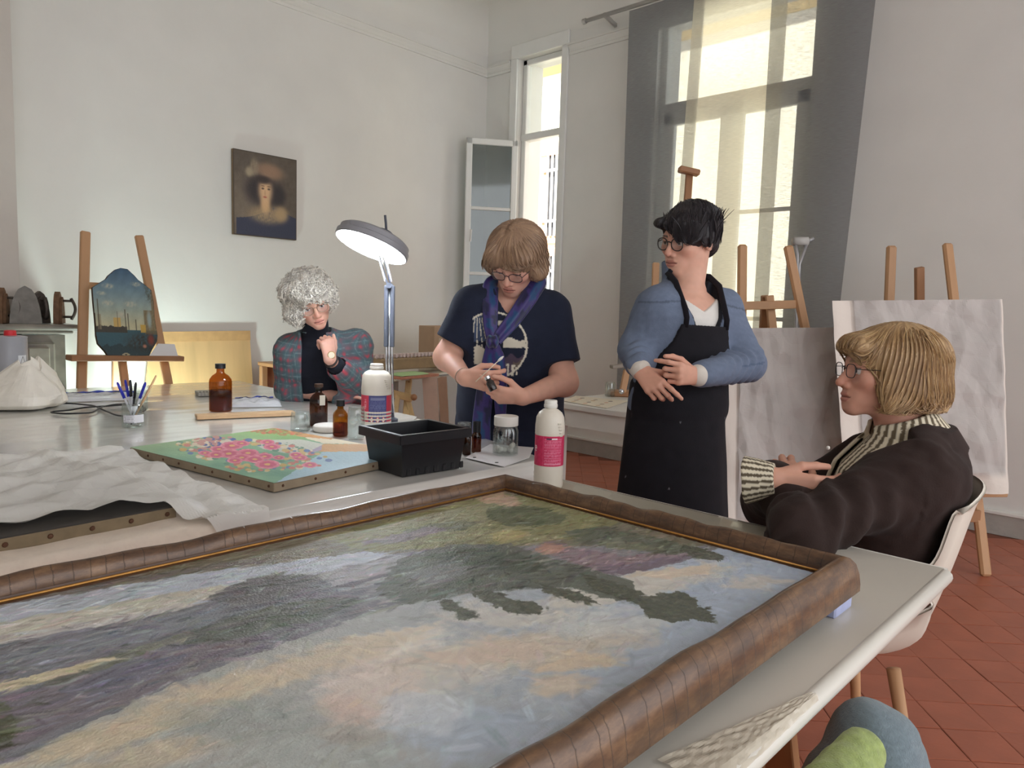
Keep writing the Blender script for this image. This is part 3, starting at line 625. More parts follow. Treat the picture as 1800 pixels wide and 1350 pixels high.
MB().box((1.19, 4.852, 0.82), (0.17, 0.03, 0.28), bev=0.012).build('pilaster_panel', M_mar, FP)
MB().box((1.19, 4.838, 0.82), (0.11, 0.015, 0.22), bev=0.007).build('raised_panel', mat('marble_light', (146, 139, 126), 0.35, noise=0.25, nscale=9), FP)
MB().box((1.19, 4.85, 0.655), (0.33, 0.06, 0.03), bev=0.012).build('pilaster_moulding', M_mar, FP)
MB().box((1.19, 4.845, 0.33), (0.30, 0.07, 0.62), bev=0.02).build('pilaster_base', M_mar, FP)
rg = MB(); rg.lathe([(0.05, 0), (0.095, 0.0), (0.10, 0.012), (0.08, 0.02), (0.05, 0.012)], (1.19, 4.808, 0.53), 24, (0, -1, 0)); rg.build('carved_roundel', M_mar, FP, smooth=True)
MB().box((0.4, 4.98, 0.45), (1.1, 0.05, 0.9)).build('fireback', mat('pink_plaster', (206, 178, 160), 0.9, noise=0.05), FP)
M_iron = mat('cast_iron', (84, 76, 70), 0.5, 0.5, noise=0.25, nscale=25, bump=0.2, bscale=60); M_iron2 = mat('rusty_iron', (116, 88, 66), 0.7, 0.3, noise=0.3, nscale=30, bump=0.2, bscale=70); M_irong = mat('dull_iron', (122, 118, 112), 0.5, 0.5, noise=0.2, nscale=20)
def iron(px, hpx, label, m_, yaw, y=4.92, wsc=1.0, handle='loop', tip=0.0):
    zt = 1.0635; b = ony(px, 569, y); b[2] = zt; h = hpx * dep(b) / FPX
    t = thing('flat_iron', label, 'iron', tuple(b), 'old flat irons on the mantel', rotz=yaw)
    w_ = 0.055 * wsc * h / 0.19; sole = []
    for s_ in np.linspace(0, 1, 12): sole.append((-w_ * (1 - 0.12 * s_) * math.sqrt(max(0, 1 - s_ ** 2.3)), s_ * h))
    sole = [(-w_ * 0.8, 0)] + sole[0:] + [(-x, z) for x, z in sole[::-1][1:]] + [(w_ * 0.8, 0)]
    MB().prism(sole, (0, 0.012, 0), (1, 0, 0), (0, 0, 1), 0.028).build('sole_plate', m_, t)
    MB().prism([(x * 0.72, 0.02 * h + z * 0.82) for x, z in sole], (0, -0.012, 0), (1, 0, 0), (0, 0, 1), 0.018).build('body', m_, t)
    for z in (0.22, 0.72): MB().tube([(0, -0.025, h * z), (0, -0.075, h * z)], 0.007, 8).build('handle_post', M_iron, t, smooth=True)
    a = np.linspace(0, 1, 9); MB().tube([(0, -0.07 - 0.022 * math.sin(PI * q), h * (0.14 + 0.66 * q)) for q in a], 0.012, 8, flat=0.7).build('handle', M_iron, t, smooth=True)
    return t
# yaw turns the handle (local -Y) round: 0 faces the room
iron(4, 62, 'rusty flat iron at the far left, cut by the picture edge', M_iron2, math.radians(62), 4.93)
iron(46, 66, 'large dull grey flat iron standing on its heel, second from the left', M_irong, math.radians(160), 4.88, 1.25)
iron(70, 56, 'dark iron with a hinged top between the grey and the brown irons', M_iron, math.radians(10), 4.99, 1.0)
iron(102, 56, 'brown flat iron with an open loop handle at the mantel end', M_iron2, math.radians(62), 4.90)
# ---------------------------------------------------------------- portrait on the wall
PX0, PX1, PZ0, PZ1 = 2.515, 3.02, 1.712, 2.318
PT = thing('portrait_painting', 'small dark oil portrait of a lady in a plumed hat on the white wall', 'painting', (2.77, 5.19, PZ0))
MB().box(((PX0 + PX1) / 2, LY - 0.018, (PZ0 + PZ1) / 2), (PX1 - PX0, 0.03, PZ1 - PZ0), bev=0.002).build('stretcher', mat('old_wood_edge', (116, 96, 74), 0.7), PT)
def portrait(s, t):
    n = snoise(np.stack([s, t], -1), 6, 5, 3)
    c = np.zeros(s.shape + (3,)) + np.array([92, 82, 72.]) + (n * 10)[..., None]; c += (blob(s, t, .2, .35, .3, .4) * 26)[..., None] * np.array([1, .9, .75])
    c = over(c, blob(s, t, .42, .56, .26, .2), (52, 46, 48)); c = over(c, blob(s, t, .70, .52, .12, .14), (52, 46, 48))
    c = over(c, blob(s + .25 * (t - .8), t, .56, .80, .22, .10), (150, 120, 98)); c = over(c, blob(s, t, .32, .82, .07, .11) * (0.6 + .4 * snoise(np.stack([s * 3, t], -1), 9, 8, 2)), (168, 152, 128)); c = over(c, blob(s, t, .24, .76, .06, .06), (160, 146, 122))
    c = over(c, blob(s, t, .62, .24, .4, .17) * 0 + (t < .20 + .12 * np.exp(-((s - .6) / .3) ** 2) + .05 * (s > .6)).astype(float) * (s > .04), (54, 58, 78))
    c = over(c, blob(s, t, .52, .27, .28, .11) * (0.75 + .25 * snoise(np.stack([s, t], -1), 16, 4, 2)), (176, 150, 112)); c = over(c, blob(s, t, .74, .30, .12, .10), (172, 146, 110))
    c = over(c, blob(s, t, .49, .40, .08, .12), (206, 168, 126)); c = over(c, blob(s, t, .49, .56, .115, .155), (214, 176, 136)); c = over(c, blob(s, t, .46, .69, .13, .05), (62, 52, 50))
    for ex in (.45, .545): c = over(c, blob(s, t, ex, .585, .022, .012), (84, 66, 56)); c = over(c, blob(s, t, ex, .615, .03, .007), (120, 90, 70))
    c = over(c, blob(s, t, .485, .53, .012, .04) * .5, (180, 136, 104)); c = over(c, blob(s, t, .485, .485, .03, .011), (176, 96, 82))
    e = np.minimum(np.minimum(s, 1 - s), np.minimum(t, 1 - t)); c = over(c, (e < .012).astype(float), (70, 60, 50))
    return c * 1.02
painted('painted_canvas', (PX0, LY - 0.0345, PZ0), (PX1 - PX0, 0, 0), (0, 0, PZ1 - PZ0), 130, 156, portrait, PT)
# ---------------------------------------------------------------- easels
def easel_bar(t, name, a, b, w_=0.045, th=0.028, m_=None, up=(0, 1, 0)):
    return MB().bar(a, b, w_, th, up=up, bev=0.006).build(name, m_ or M_wood, t)
E1 = thing('easel', 'beech easel holding the shaped harbour panel in front of the left wall', 'easel', (1.6, 4.6, 0))
def ext(a, b, z):   # carry the line a-b down to height z
    a, b = np.asarray(a), np.asarray(b); return a + (b - a) * ((z - a[2]) / (b[2] - a[2]))
lt, lb = ony(150, 407, 4.78), ony(143, 690, 4.60); easel_bar(E1, 'upright', lt, ext(lt, lb, 0), 0.052, up=(0, -1, 0))
rt, rb = ony(244, 414, 4.78), ony(299, 690, 4.60); easel_bar(E1, 'upright', rt, ext(rt, rb, 0), 0.05, up=(0, -1, 0))
easel_bar(E1, 'centre_leg', ony(205, 560, 4.71), ext(ony(205, 560, 4.71), ony(222, 690, 4.62), 0), 0.045, up=(0, -1, 0))
easel_bar(E1, 'rear_leg', ony(205, 560, 4.74), np.array([1.66, 5.12, 0.01]), 0.045, up=(0, -1, 0))
easel_bar(E1, 'crossbar', ony(140, 502, 4.735), ony(262, 508, 4.735), 0.045, 0.02, up=(0, -1, 0))
tl_, tr_ = ony(120, 629, 4.56), ony(318, 630, 4.56)
MB().bar(tl_, tr_, 0.032, 0.105, up=(0, 1, 0), bev=0.004).build('tray', M_wood2, E1)
# the shaped panel
pn0 = np.array([1.5, 4.545, 0.89]); pnn = nrm(np.array([0.05, -1, 0.22]))
shape_px = [(162, 505), (186, 490), (190, 484), (202, 474), (212, 471), (224, 473), (236, 484), (243, 492), (254, 500), (266, 510), (270, 530), (272, 560), (277, 590), (276, 600), (268, 614), (262, 626), (190, 626), (184, 617), (172, 604), (169, 590), (167, 560), (164, 530)]
S3 = np.array([rplane(x, y, pn0, pnn) for x, y in shape_px]); so_ = rplane(158, 630, pn0, pnn); su = rplane(282, 630, pn0, pnn) - so_; sv = rplane(220, 466, pn0, pnn) - rplane(220, 630, pn0, pnn)
sv = sv - su * (sv @ su) / (su @ su)
G = np.linalg.pinv(np.stack([su, sv], 1)); spoly = np.array([G @ (p - so_) for p in S3])
def harbour(s, t):
    n = snoise(np.stack([s, t], -1), 5, 15, 4); n2 = snoise(np.stack([s, t], -1), 14, 17, 3)
    top = np.array([58, 86, 112.]); mid = np.array([118, 140, 142.]); hor = np.array([188, 184, 150.])
    k = np.clip((t - .36) / .6, 0, 1)[..., None]; c = hor * (1 - k) ** 2.2 + mid * (2 * k * (1 - k)) + top * k ** 1.3; c *= (1 + .10 * n)[..., None]
    for cx_, cy_, r_ in ((.32, .76, .08), (.72, .80, .07), (.62, .58, .09), (.50, .46, .10), (.22, .68, .06), (.30, .58, .08)): c = over(c, blob(s, t, cx_, cy_, r_, r_ * .35) * np.clip(.6 + n2, 0, 1) * .8, (196, 188, 164))
    c = over(c, (t < .30).astype(float), (52, 88, 98)); c = over(c, (t < .14 + .05 * n).astype(float) * .8, (36, 56, 60)); c = over(c, (t < .30) * np.clip(n2 - .45, 0, 1), (150, 168, 160))
    c = over(c, ((t > .27) & (t < .34 + .02 * n2) & (s < .55)).astype(float), (60, 56, 46)); c = over(c, ((s > .36) & (s < .46) & (t > .33) & (t < .43)).astype(float), (196, 164, 96)); c = over(c, ((s > .14) & (s < .19) & (t > .30) & (t < .46)).astype(float) * .7, (140, 128, 100))
    for mx_, mh in ((.16, .62), (.42, .5), (.53, .52), (.57, .48), (.68, .42)): c = over(c, ((np.abs(s - mx_) < .006) & (t > .3) & (t < mh)).astype(float) * .8, (84, 78, 64))
    ru_ = ((s > .80) & (t > .26) & (t < .52 + .2 * (s > .93))).astype(float); c = over(c, ru_ * np.clip(.85 + .3 * n2, 0, 1), (120, 104, 72)); c = over(c, blob(s, t, .88, .42, .035, .10), (150, 164, 160)); c = over(c, ((s > .74) & (s < .82) & (t > .28) & (t < .36)).astype(float), (196, 160, 72))
    c = over(c, blob(s, t, .80, .17, .28, .10) * np.clip(.6 + n2, 0, 1), (48, 42, 36)); c = over(c, blob(s, t, .88, .2, .05, .06), (124, 52, 40)); c = over(c, blob(s, t, .78, .13, .03, .02), (180, 120, 96)); c = over(c, blob(s, t, .92, .75, .08, .14) * np.clip(.4 + n2, 0, 1), (66, 66, 50))
    c = over(c, (np.abs(s - .50) / .06 + np.abs(t - .04) / .022 < 1).astype(float) * .8, (206, 190, 150)); c = over(c, (np.abs(s - .50) / .025 + np.abs(t - .04) / .010 < 1).astype(float), (40, 40, 40))
    return c
HP = thing('harbour_panel', 'shaped old panel painted with a harbour scene standing on the left easel', 'painting', tuple(so_ + su * 0.5))
painted('painted_face', so_ + pnn * 0.001, su, sv, 130, 165, harbour, HP, keep=lambda s, t: in_poly(s, t, spoly))
MB().prism(spoly, so_ - pnn * 0.019, su, sv, 0.019).build('panel', mat('old_panel_wood', (70, 56, 44), 0.8), HP)
cd = [rplane(x, y, pn0 + np.array([0, -0.012, 0]), pnn) for x, y in ((262, 626), (313, 626), (307, 605), (278, 604))]
MB().add(cd + [c_ + np.array([0, 0.002, 0]) for c_ in cd], [(0, 1, 2, 3), (7, 6, 5, 4), (0, 4, 5, 1), (1, 5, 6, 2), (2, 6, 7, 3), (3, 7, 4, 0)]).build('note_card', mat('white_card', (232, 232, 234), 0.6), label='white card propped beside the harbour panel on the easel tray', cat='card')
# board leaning on the left wall, stool beside it
LB = thing('leaning_board', 'big honey coloured wooden board leaning on the left wall', 'board', (2.1, 5.1, 0))
a_, b_ = ony(262, 593, 5.19), ony(437, 590, 5.19); c_, d_ = np.array([2.63, 5.06, 0]), np.array([1.78, 5.06, 0])
bn = nrm(np.cross(c_ - a_, b_ - a_)); bn = bn if bn[1] < 0 else -bn
V = np.array([a_, b_, c_, d_]); V = np.concatenate([V, V + bn * 0.018])
MB().add(V, [(0, 1, 2, 3), (7, 6, 5, 4), (0, 4, 5, 1), (1, 5, 6, 2), (2, 6, 7, 3), (3, 7, 4, 0)]).build('panel', mat('honey_ply', (208, 172, 122), 0.5, noise=0.12, nscale=4, stretch=(3, 1, 0.3)), LB)
MB().bar(a_ + bn * 0.022, b_ + bn * 0.022, 0.07, 0.012, up=(0, 1, 0)).build('top_rail', mat('honey_rail', (196, 156, 106), 0.5, noise=0.1), LB)
WS = thing('wooden_stool', 'small orange wooden stool between the leaning board and the person in plaid', 'stool', (2.75, 4.85, 0))
MB().box((2.80, 4.82, 0.785), (0.42, 0.30, 0.028), bev=0.005).build('seat', M_wood, WS)
for x in (2.62, 2.98):
    for y in (4.70, 4.94): MB().bar((x, y, 0), (x, y, 0.77), 0.045, 0.045, bev=0.004).build('leg', M_wood, WS)
MB().box((2.80, 4.70, 0.735), (0.34, 0.02, 0.06)).build('apron', mat('orange_wood', (206, 120, 68), 0.5, noise=0.1), WS)
MB().box((2.80, 4.94, 0.60), (0.34, 0.012, 0.33)).build('back_panel', mat('brown_panel', (150, 104, 80), 0.6, noise=0.1), WS)
# flood lamp on the floor that lights the left wall
FLp = thing('floor_floodlight', 'floodlight on the floor behind the work table, washing the left wall with light', 'lamp', (1.72, 4.62, 0))
ld = nrm(np.array([0.10, 0.75, 0.62])); lx, ly_, lz = basis(ld)
MB().box((1.72, 4.60, 0.22), (0.24, 0.17, 0.07), np.array([lx, ly_, lz]), 0.008).build('housing', mat('black_metal', (30, 30, 32), 0.4, 0.4), FLp)
MB().box(np.array([1.72, 4.60, 0.22]) + ld * 0.037, (0.21, 0.14, 0.004), np.array([lx, ly_, lz])).build('led_panel', mat('led_cool', (255, 255, 255), emit=(222, 246, 240), estr=110), FLp)
MB().bar((1.60, 4.60, 0.012), (1.84, 4.60, 0.012), 0.10, 0.022, up=(0, 1, 0)).build('foot', MATS['black_metal'], FLp)
for x in (1.595, 1.845): MB().bar((x, 4.60, 0.01), (x, 4.60, 0.23), 0.03, 0.006, up=(0, 1, 0)).build('bracket', MATS['black_metal'], FLp)
# ---------------------------------------------------------------- glass and bottles on the work table
M_gl = clear_glass('jar_glass', (244, 247, 246), 0.12, 0.03); M_amb = clear_glass('amber_glass', (206, 156, 74), 0.05, 0.04); M_ambd = clear_glass('dark_amber_glass', (148, 104, 70), 0.05, 0.05)
M_liq = clear_glass('amber_liquid', (196, 138, 70), 0.02, 0.05); M_blk = mat('black_plastic', (26, 27, 31), 0.35, noise=0.05); M_white = mat('white_plastic', (236, 232, 224), 0.4); M_milk = mat('milky_plastic', (226, 218, 204), 0.35, sss=0.0, noise=0.02)
def facing(P): return math.atan2(-P[1], -P[0])
def patch(name, P, r, a0, a1, z0, z1, painter, parent, na=60, nz_=60, zmod=None):
    s_, t_ = np.meshgrid(np.linspace(0, 1, na), np.linspace(0, 1, nz_), indexing='ij'); a = facing(P) + a0 + (a1 - a0) * s_
    G_ = np.stack([P[0] + r * np.cos(a), P[1] + r * np.sin(a), P[2] + z0 + (z1 - z0) * t_], -1)
    return MB().grid(G_, col=lin(np.clip(painter(s_, t_), 0, 255))).build(name, M_print, parent, smooth=True)
def bottle(px, py, wpx, hpx, label, glass, neck=0.30, neckr=0.36, cap=None, liquid=0.45, square=False, name='amber_bottle', liqm=None, tag_=None, caph=0.10):
    P = T(px, py); d = dep(P); r = wpx * d / FPX / 2; H = hpx * d / FPX
    t = thing(name, label, 'bottle', tuple(P), 'bottles on the work table')
    sh = H * (1 - neck); nr = r * neckr
    prof_ = [(0, 0.002), (r * 0.9, 0), (r, H * 0.02), (r, sh * 0.80), (r * 0.94, sh * 0.88), (r * 0.72, sh * 0.97), (nr * 1.15, sh * 1.04), (nr, sh * 1.07), (nr, H * 0.955), (nr * 1.2, H * 0.96), (nr * 1.2, H), (nr * 0.8, H)]
    MB().lathe(prof_, P, 8 if square else 28).build('glass', glass, t, smooth=not square)
    if liquid: MB().lathe([(0, 0.004), (r * 0.86, 0.004), (r * 0.93, H * 0.03), (r * 0.93, H * liquid), (0, H * liquid)], P, 24).build('liquid', liqm or M_liq, t, smooth=False)
    if cap: MB().lathe([(nr * 1.3, H * (1 - caph)), (nr * 1.35, H * (1 - caph)), (nr * 1.35, H * 1.01), (0, H * 1.012)], P, 20).build('cap', cap, t, auto=40)
    if tag_: patch('paper_label', P, r + 0.001, *tag_, lambda s, t_: np.zeros(s.shape + (3,)) + [222, 216, 200.], t, 8, 4)
    return t
bottle(388, 722, 38, 82, 'large amber bottle with a black cap on the wooden strip side of the table', M_amb, 0.22, 0.34, M_blk, 0.45, caph=0.09)
bottle(560, 748, 31, 73, 'tall dark brown bottle with a small white label in front of the person in plaid', M_ambd, 0.24, 0.36, mat('brown_cap', (70, 48, 36), 0.5), 0.28, tag_=(0.1, 0.75, 0.085, 0.125), caph=0.07)
bottle(598, 766, 26, 63, 'small squarish amber bottle with a black cap beside the jar lid', M_amb, 0.28, 0.42, M_blk, 0.36, square=True, caph=0.16)
bottle(837, 795, 17, 54, 'small amber bottle with a black dropper cap beside the black bin', M_amb, 0.34, 0.60, M_blk, 0.55, caph=0.33)
bottle(820, 799, 15, 50, 'narrow dark bottle half hidden by the black bin', M_ambd, 0.3, 0.5, M_blk, 0.4, caph=0.25)
def jar(px, py, wpx, hpx, label, lid=None, inside=None, flare=1.0, name='glass_jar', z=None, lidh=0.2):
    P = T(px, py) if z is None else onz(px, py, z); d = dep(P); r = wpx * d / FPX / 2; H = hpx * d / FPX
    t = thing(name, label, 'jar', tuple(P), 'glass jars')
    k = 1 - (lidh if lid else 0)
    MB().lathe([(0, 0.002), (r * 0.9, 0.001), (r, H * 0.05), (r, H * k * 0.82), (r * 0.93, H * k * 0.90), (r * 0.90 * flare, H * k), (r * 0.86 * flare, H * k), (r * 0.89, H * k * 0.9), (r * 0.95, H * k * 0.8), (r * 0.95, H * 0.07), (0, H * 0.05)], P, 28).build('glass', M_gl, t, smooth=True)
    if lid: MB().lathe([(r * 0.93, H * k), (r * 0.95, H * (k + 0.01)), (r * 0.95, H * 0.985), (r * 0.9, H), (0, H)], P, 28).build('lid', lid, t, auto=40)
    return t, P, r, H
jar(528, 757, 34, 33, 'upturned empty glass tumbler left of the tall brown bottle'); jar(626, 772, 30, 58, 'clear glass jar between the small amber bottle and the pink-labelled bottle')
jar(248, 722, 22, 36, 'clear glass behind the pot of pens'); jar(815, 790, 26, 48, 'clear beaker behind the corner of the black bin', name='glass_beaker')
t_, P_, r_, H_ = jar(888, 800, 45, 70, 'clear jar with a white screw lid holding cotton balls', M_white, lidh=0.24)
for k in range(7):
    a = k * 2.4; q = MB(); q.lathe([(0, -0.009), (0.007, -0.006), (0.009, 0), (0.007, 0.006), (0, 0.009)], P_ + [0.6 * r_ * math.cos(a), 0.6 * r_ * math.sin(a), 0.014 + 0.010 * (k % 3)], 10)
    q.build('cotton_ball', M_white, t_, smooth=True)
LD = thing('jar_lid', 'white jar lid lying on the table between the brown and amber bottles', 'lid', tuple(T(578, 757)))
MB().lathe([(0, 0), (0.056, 0), (0.058, 0.004), (0.058, 0.020), (0.054, 0.024), (0, 0.024)], T(578, 757), 30).build('cap', M_white, LD, auto=40)
MB().lathe([(0.0585, 0.006), (0.0600, 0.006), (0.0600, 0.018), (0.0585, 0.018)], T(578, 757), 40).build('grip_ring', M_white, LD, auto=40)
# white solvent bottles with coloured labels
def solvent(P, wpx, hpx, label, painter, z0, z1):
    d = dep(P); r = wpx * d / FPX / 2; H = hpx * d / FPX
    t = thing('solvent_bottle', label, 'bottle', tuple(P), 'white solvent bottles')
    pf = [(0, 0.004), (r * 0.85, 0.0), (r * 0.97, H * 0.015), (r, H * 0.05)]
    for k in range(4): pf += [(r, H * (0.06 + 0.055 * k)), (r * 0.975, H * (0.085 + 0.055 * k))]
    pf += [(r * 0.97, H * z0), (r * 0.97, H * z1), (r, H * (z1 + 0.01))]
    for k in range(3): pf += [(r * 0.985, H * (z1 + 0.03 + 0.03 * k)), (r * (1 - 0.006 * k), H * (z1 + 0.045 + 0.03 * k))]
    pf += [(r * 0.93, H * 0.81), (r * 0.78, H * 0.86), (r * 0.52, H * 0.895), (r * 0.38, H * 0.905), (r * 0.38, H * 0.925)]
    MB().lathe(pf, P, 36).build('body', M_milk, t, smooth=True)
    MB().lathe([(r * 0.44, H * 0.915), (r * 0.46, H * 0.92), (r * 0.46, H * 0.95), (r * 0.43, H * 0.955), (r * 0.43, H * 0.99), (r * 0.40, H), (0, H)], P, 28).build('cap', M_white, t, auto=35)
    patch('label_sleeve', P, r * 0.985, -PI * 0.98, PI * 0.98, H * z0, H * z1, painter, t, 300, 70)
    for k in range(5):
        a = facing(P) + 0.55 + 0.05 * k; zz = H * (0.80 - 0.035 * k)
        MB().tube([(P[0] + r * 0.99 * math.cos(a + q), P[1] + r * 0.99 * math.sin(a + q), P[2] + zz - H * 0.05) for q in (0, 0.12, 0.24)], 0.0022, 6).build('shoulder_rib', M_milk, t, smooth=True)
    return t
def lab_blue(s, t):
    a = (s - 0.5) * 2 * PI * 0.98; c = np.zeros(s.shape + (3,)) + [206, 62, 84.]
    c = over(c, ((np.abs(a - 0.1) < 0.62)).astype(float), (74, 78, 128)); 
    ln = ((np.floor(t * 44) % 2 == 0) & (np.abs(a - 0.1) < 0.55) & (t < .82) & (t > .18)).astype(float) * (snoise(np.stack([s * 40, np.floor(t * 44)], -1), 1, 3, 2) > -.2); c = over(c, ln * .35, (170, 176, 206))
    c = over(c, ((t > .84) & (t < .93) & (np.abs(a - .1) < .5) & (np.floor(t * 60) % 2 == 0)).astype(float) * .7, (210, 214, 232))
    bc = ((a < -0.62) & (a > -0.95) & (t < .38) & (t > .06)).astype(float); c = over(c, bc, (226, 210, 190)); c = over(c, bc * (np.floor(s * 900 + 2 * np.sin(s * 4000)) % 2 == 0), (90, 80, 76))
    c = over(c, ((np.abs(a + .80) < .09) & (t > .48) & (t < .86) & (snoise(np.stack([s * 60, t * 9], -1), 1, 7, 2) > -.1)).astype(float) * .6, (236, 200, 204))
    for k in (-.3, .1, .5):
        dd = np.abs(a - k) / .17 + np.abs(t - .09) / .13; c = over(c, (dd < 1).astype(float), (214, 60, 50)); c = over(c, (dd < .72).astype(float), (240, 236, 226)); c = over(c, (dd < .25).astype(float), (40, 40, 40))
    return c
def lab_pink(s, t):
    a = (s - 0.5) * 2 * PI * 0.98; c = np.zeros(s.shape + (3,)) + [206, 46, 92.]
    c += (12 * snoise(np.stack([s * 20, t * 4], -1), 1, 4, 2))[..., None]
    for q in np.arange(0.06, 0.92, 0.052):
        m_ = (np.abs(t - q) < .014) & (a > -.35) & (a < .95 + .0 * a) & (snoise(np.stack([s * 130, t * 0 + q * 50], -1), 1, 9, 2) > -.25); c = over(c, m_.astype(float) * .55, (240, 190, 204))
    c = over(c, ((np.abs(t - .91) < .022) & (a > -.2) & (a < .15)).astype(float), (40, 36, 60)); c = over(c, ((np.abs(t - .91) < .022) & (a > .17) & (a < .55)).astype(float), (238, 226, 230))
    rr = np.sqrt(((a + 1.12) / .16) ** 2 + ((t - .56) / .10) ** 2); c = over(c, ((rr < 1) & (rr > .62) & ~((a > -1.08) & (t < .56) & (t > .50))).astype(float), (236, 220, 226)); c = over(c, ((np.abs(t - .565) < .018) & (np.abs(a + 1.12) < .14)).astype(float), (236, 220, 226))
    c = over(c, ((np.abs(a + .42) < .012)).astype(float) * .5, (240, 170, 190)); c = over(c, ((t < .10) & (t > .05) & (np.abs(a - .3) < .6)).astype(float) * .35, (250, 230, 236))
    return c
solvent(T(661, 746), 53, 107, 'white bottle with a pink and blue label in front of the magnifier lamp', lab_blue, 0.07, 0.50)
solvent(onz(963, 856, TZ), 52, 154, 'white ribbed bottle with a crimson label at the frame corner', lab_pink, 0.27, 0.61)
# black bin
BN = thing('plastic_bin', 'black rectangular plastic bin at the front of the work table', 'bin', (1.39, 1.70, TZ))
bx_ = nrm([0.998, -0.062, 0]); by_ = np.array([-bx_[1], bx_[0], 0]); f0 = T(707, 839); bl, bw, bh = 0.205, 0.165, 0.118
def ringb(o, l, w_, z): c_ = f0 + bx_ * bl / 2 + by_ * bw / 2; return [c_ + bx_ * a * l / 2 + by_ * b * w_ / 2 + UV * z for a, b in ((-1, -1), (1, -1), (1, 1), (-1, 1))]
zb = 0.0; rings = [ringb(0, bl, bw, 0), ringb(0, bl + 0.03, bw + 0.03, bh), ringb(0, bl + 0.048, bw + 0.048, bh), ringb(0, bl + 0.05, bw + 0.05, bh + 0.006), ringb(0, bl + 0.022, bw + 0.022, bh + 0.006), ringb(0, bl - 0.006, bw - 0.006, 0.006)]
V = np.array(sum(rings, [])); F = [(3, 2, 1, 0), (20, 21, 22, 23)]
for k in range(5): F += [(4 * k + i, 4 * k + (i + 1) % 4, 4 * k + 4 + (i + 1) % 4, 4 * k + 4 + i) for i in range(4)]
MB().add(V, F).build('tub', M_blk, BN)
lipm = MB()
R_ = ringb(0, bl + 0.05, bw + 0.05, bh - 0.008); 
for i in range(4): lipm.bar(R_[i], R_[(i + 1) % 4], 0.004, 0.024)
lipm.build('rim', M_blk, BN)
ribs_ = [f0 + bx_ * (0.02 + 0.032 * k) - by_ * 0.002 + UV * 0.012 for k in range(7)]
for q in ribs_: MB().box(q, (0.014, 0.006, 0.02), np.array([bx_, by_, UV]), 0.002).build('foot_rib', M_blk, BN)
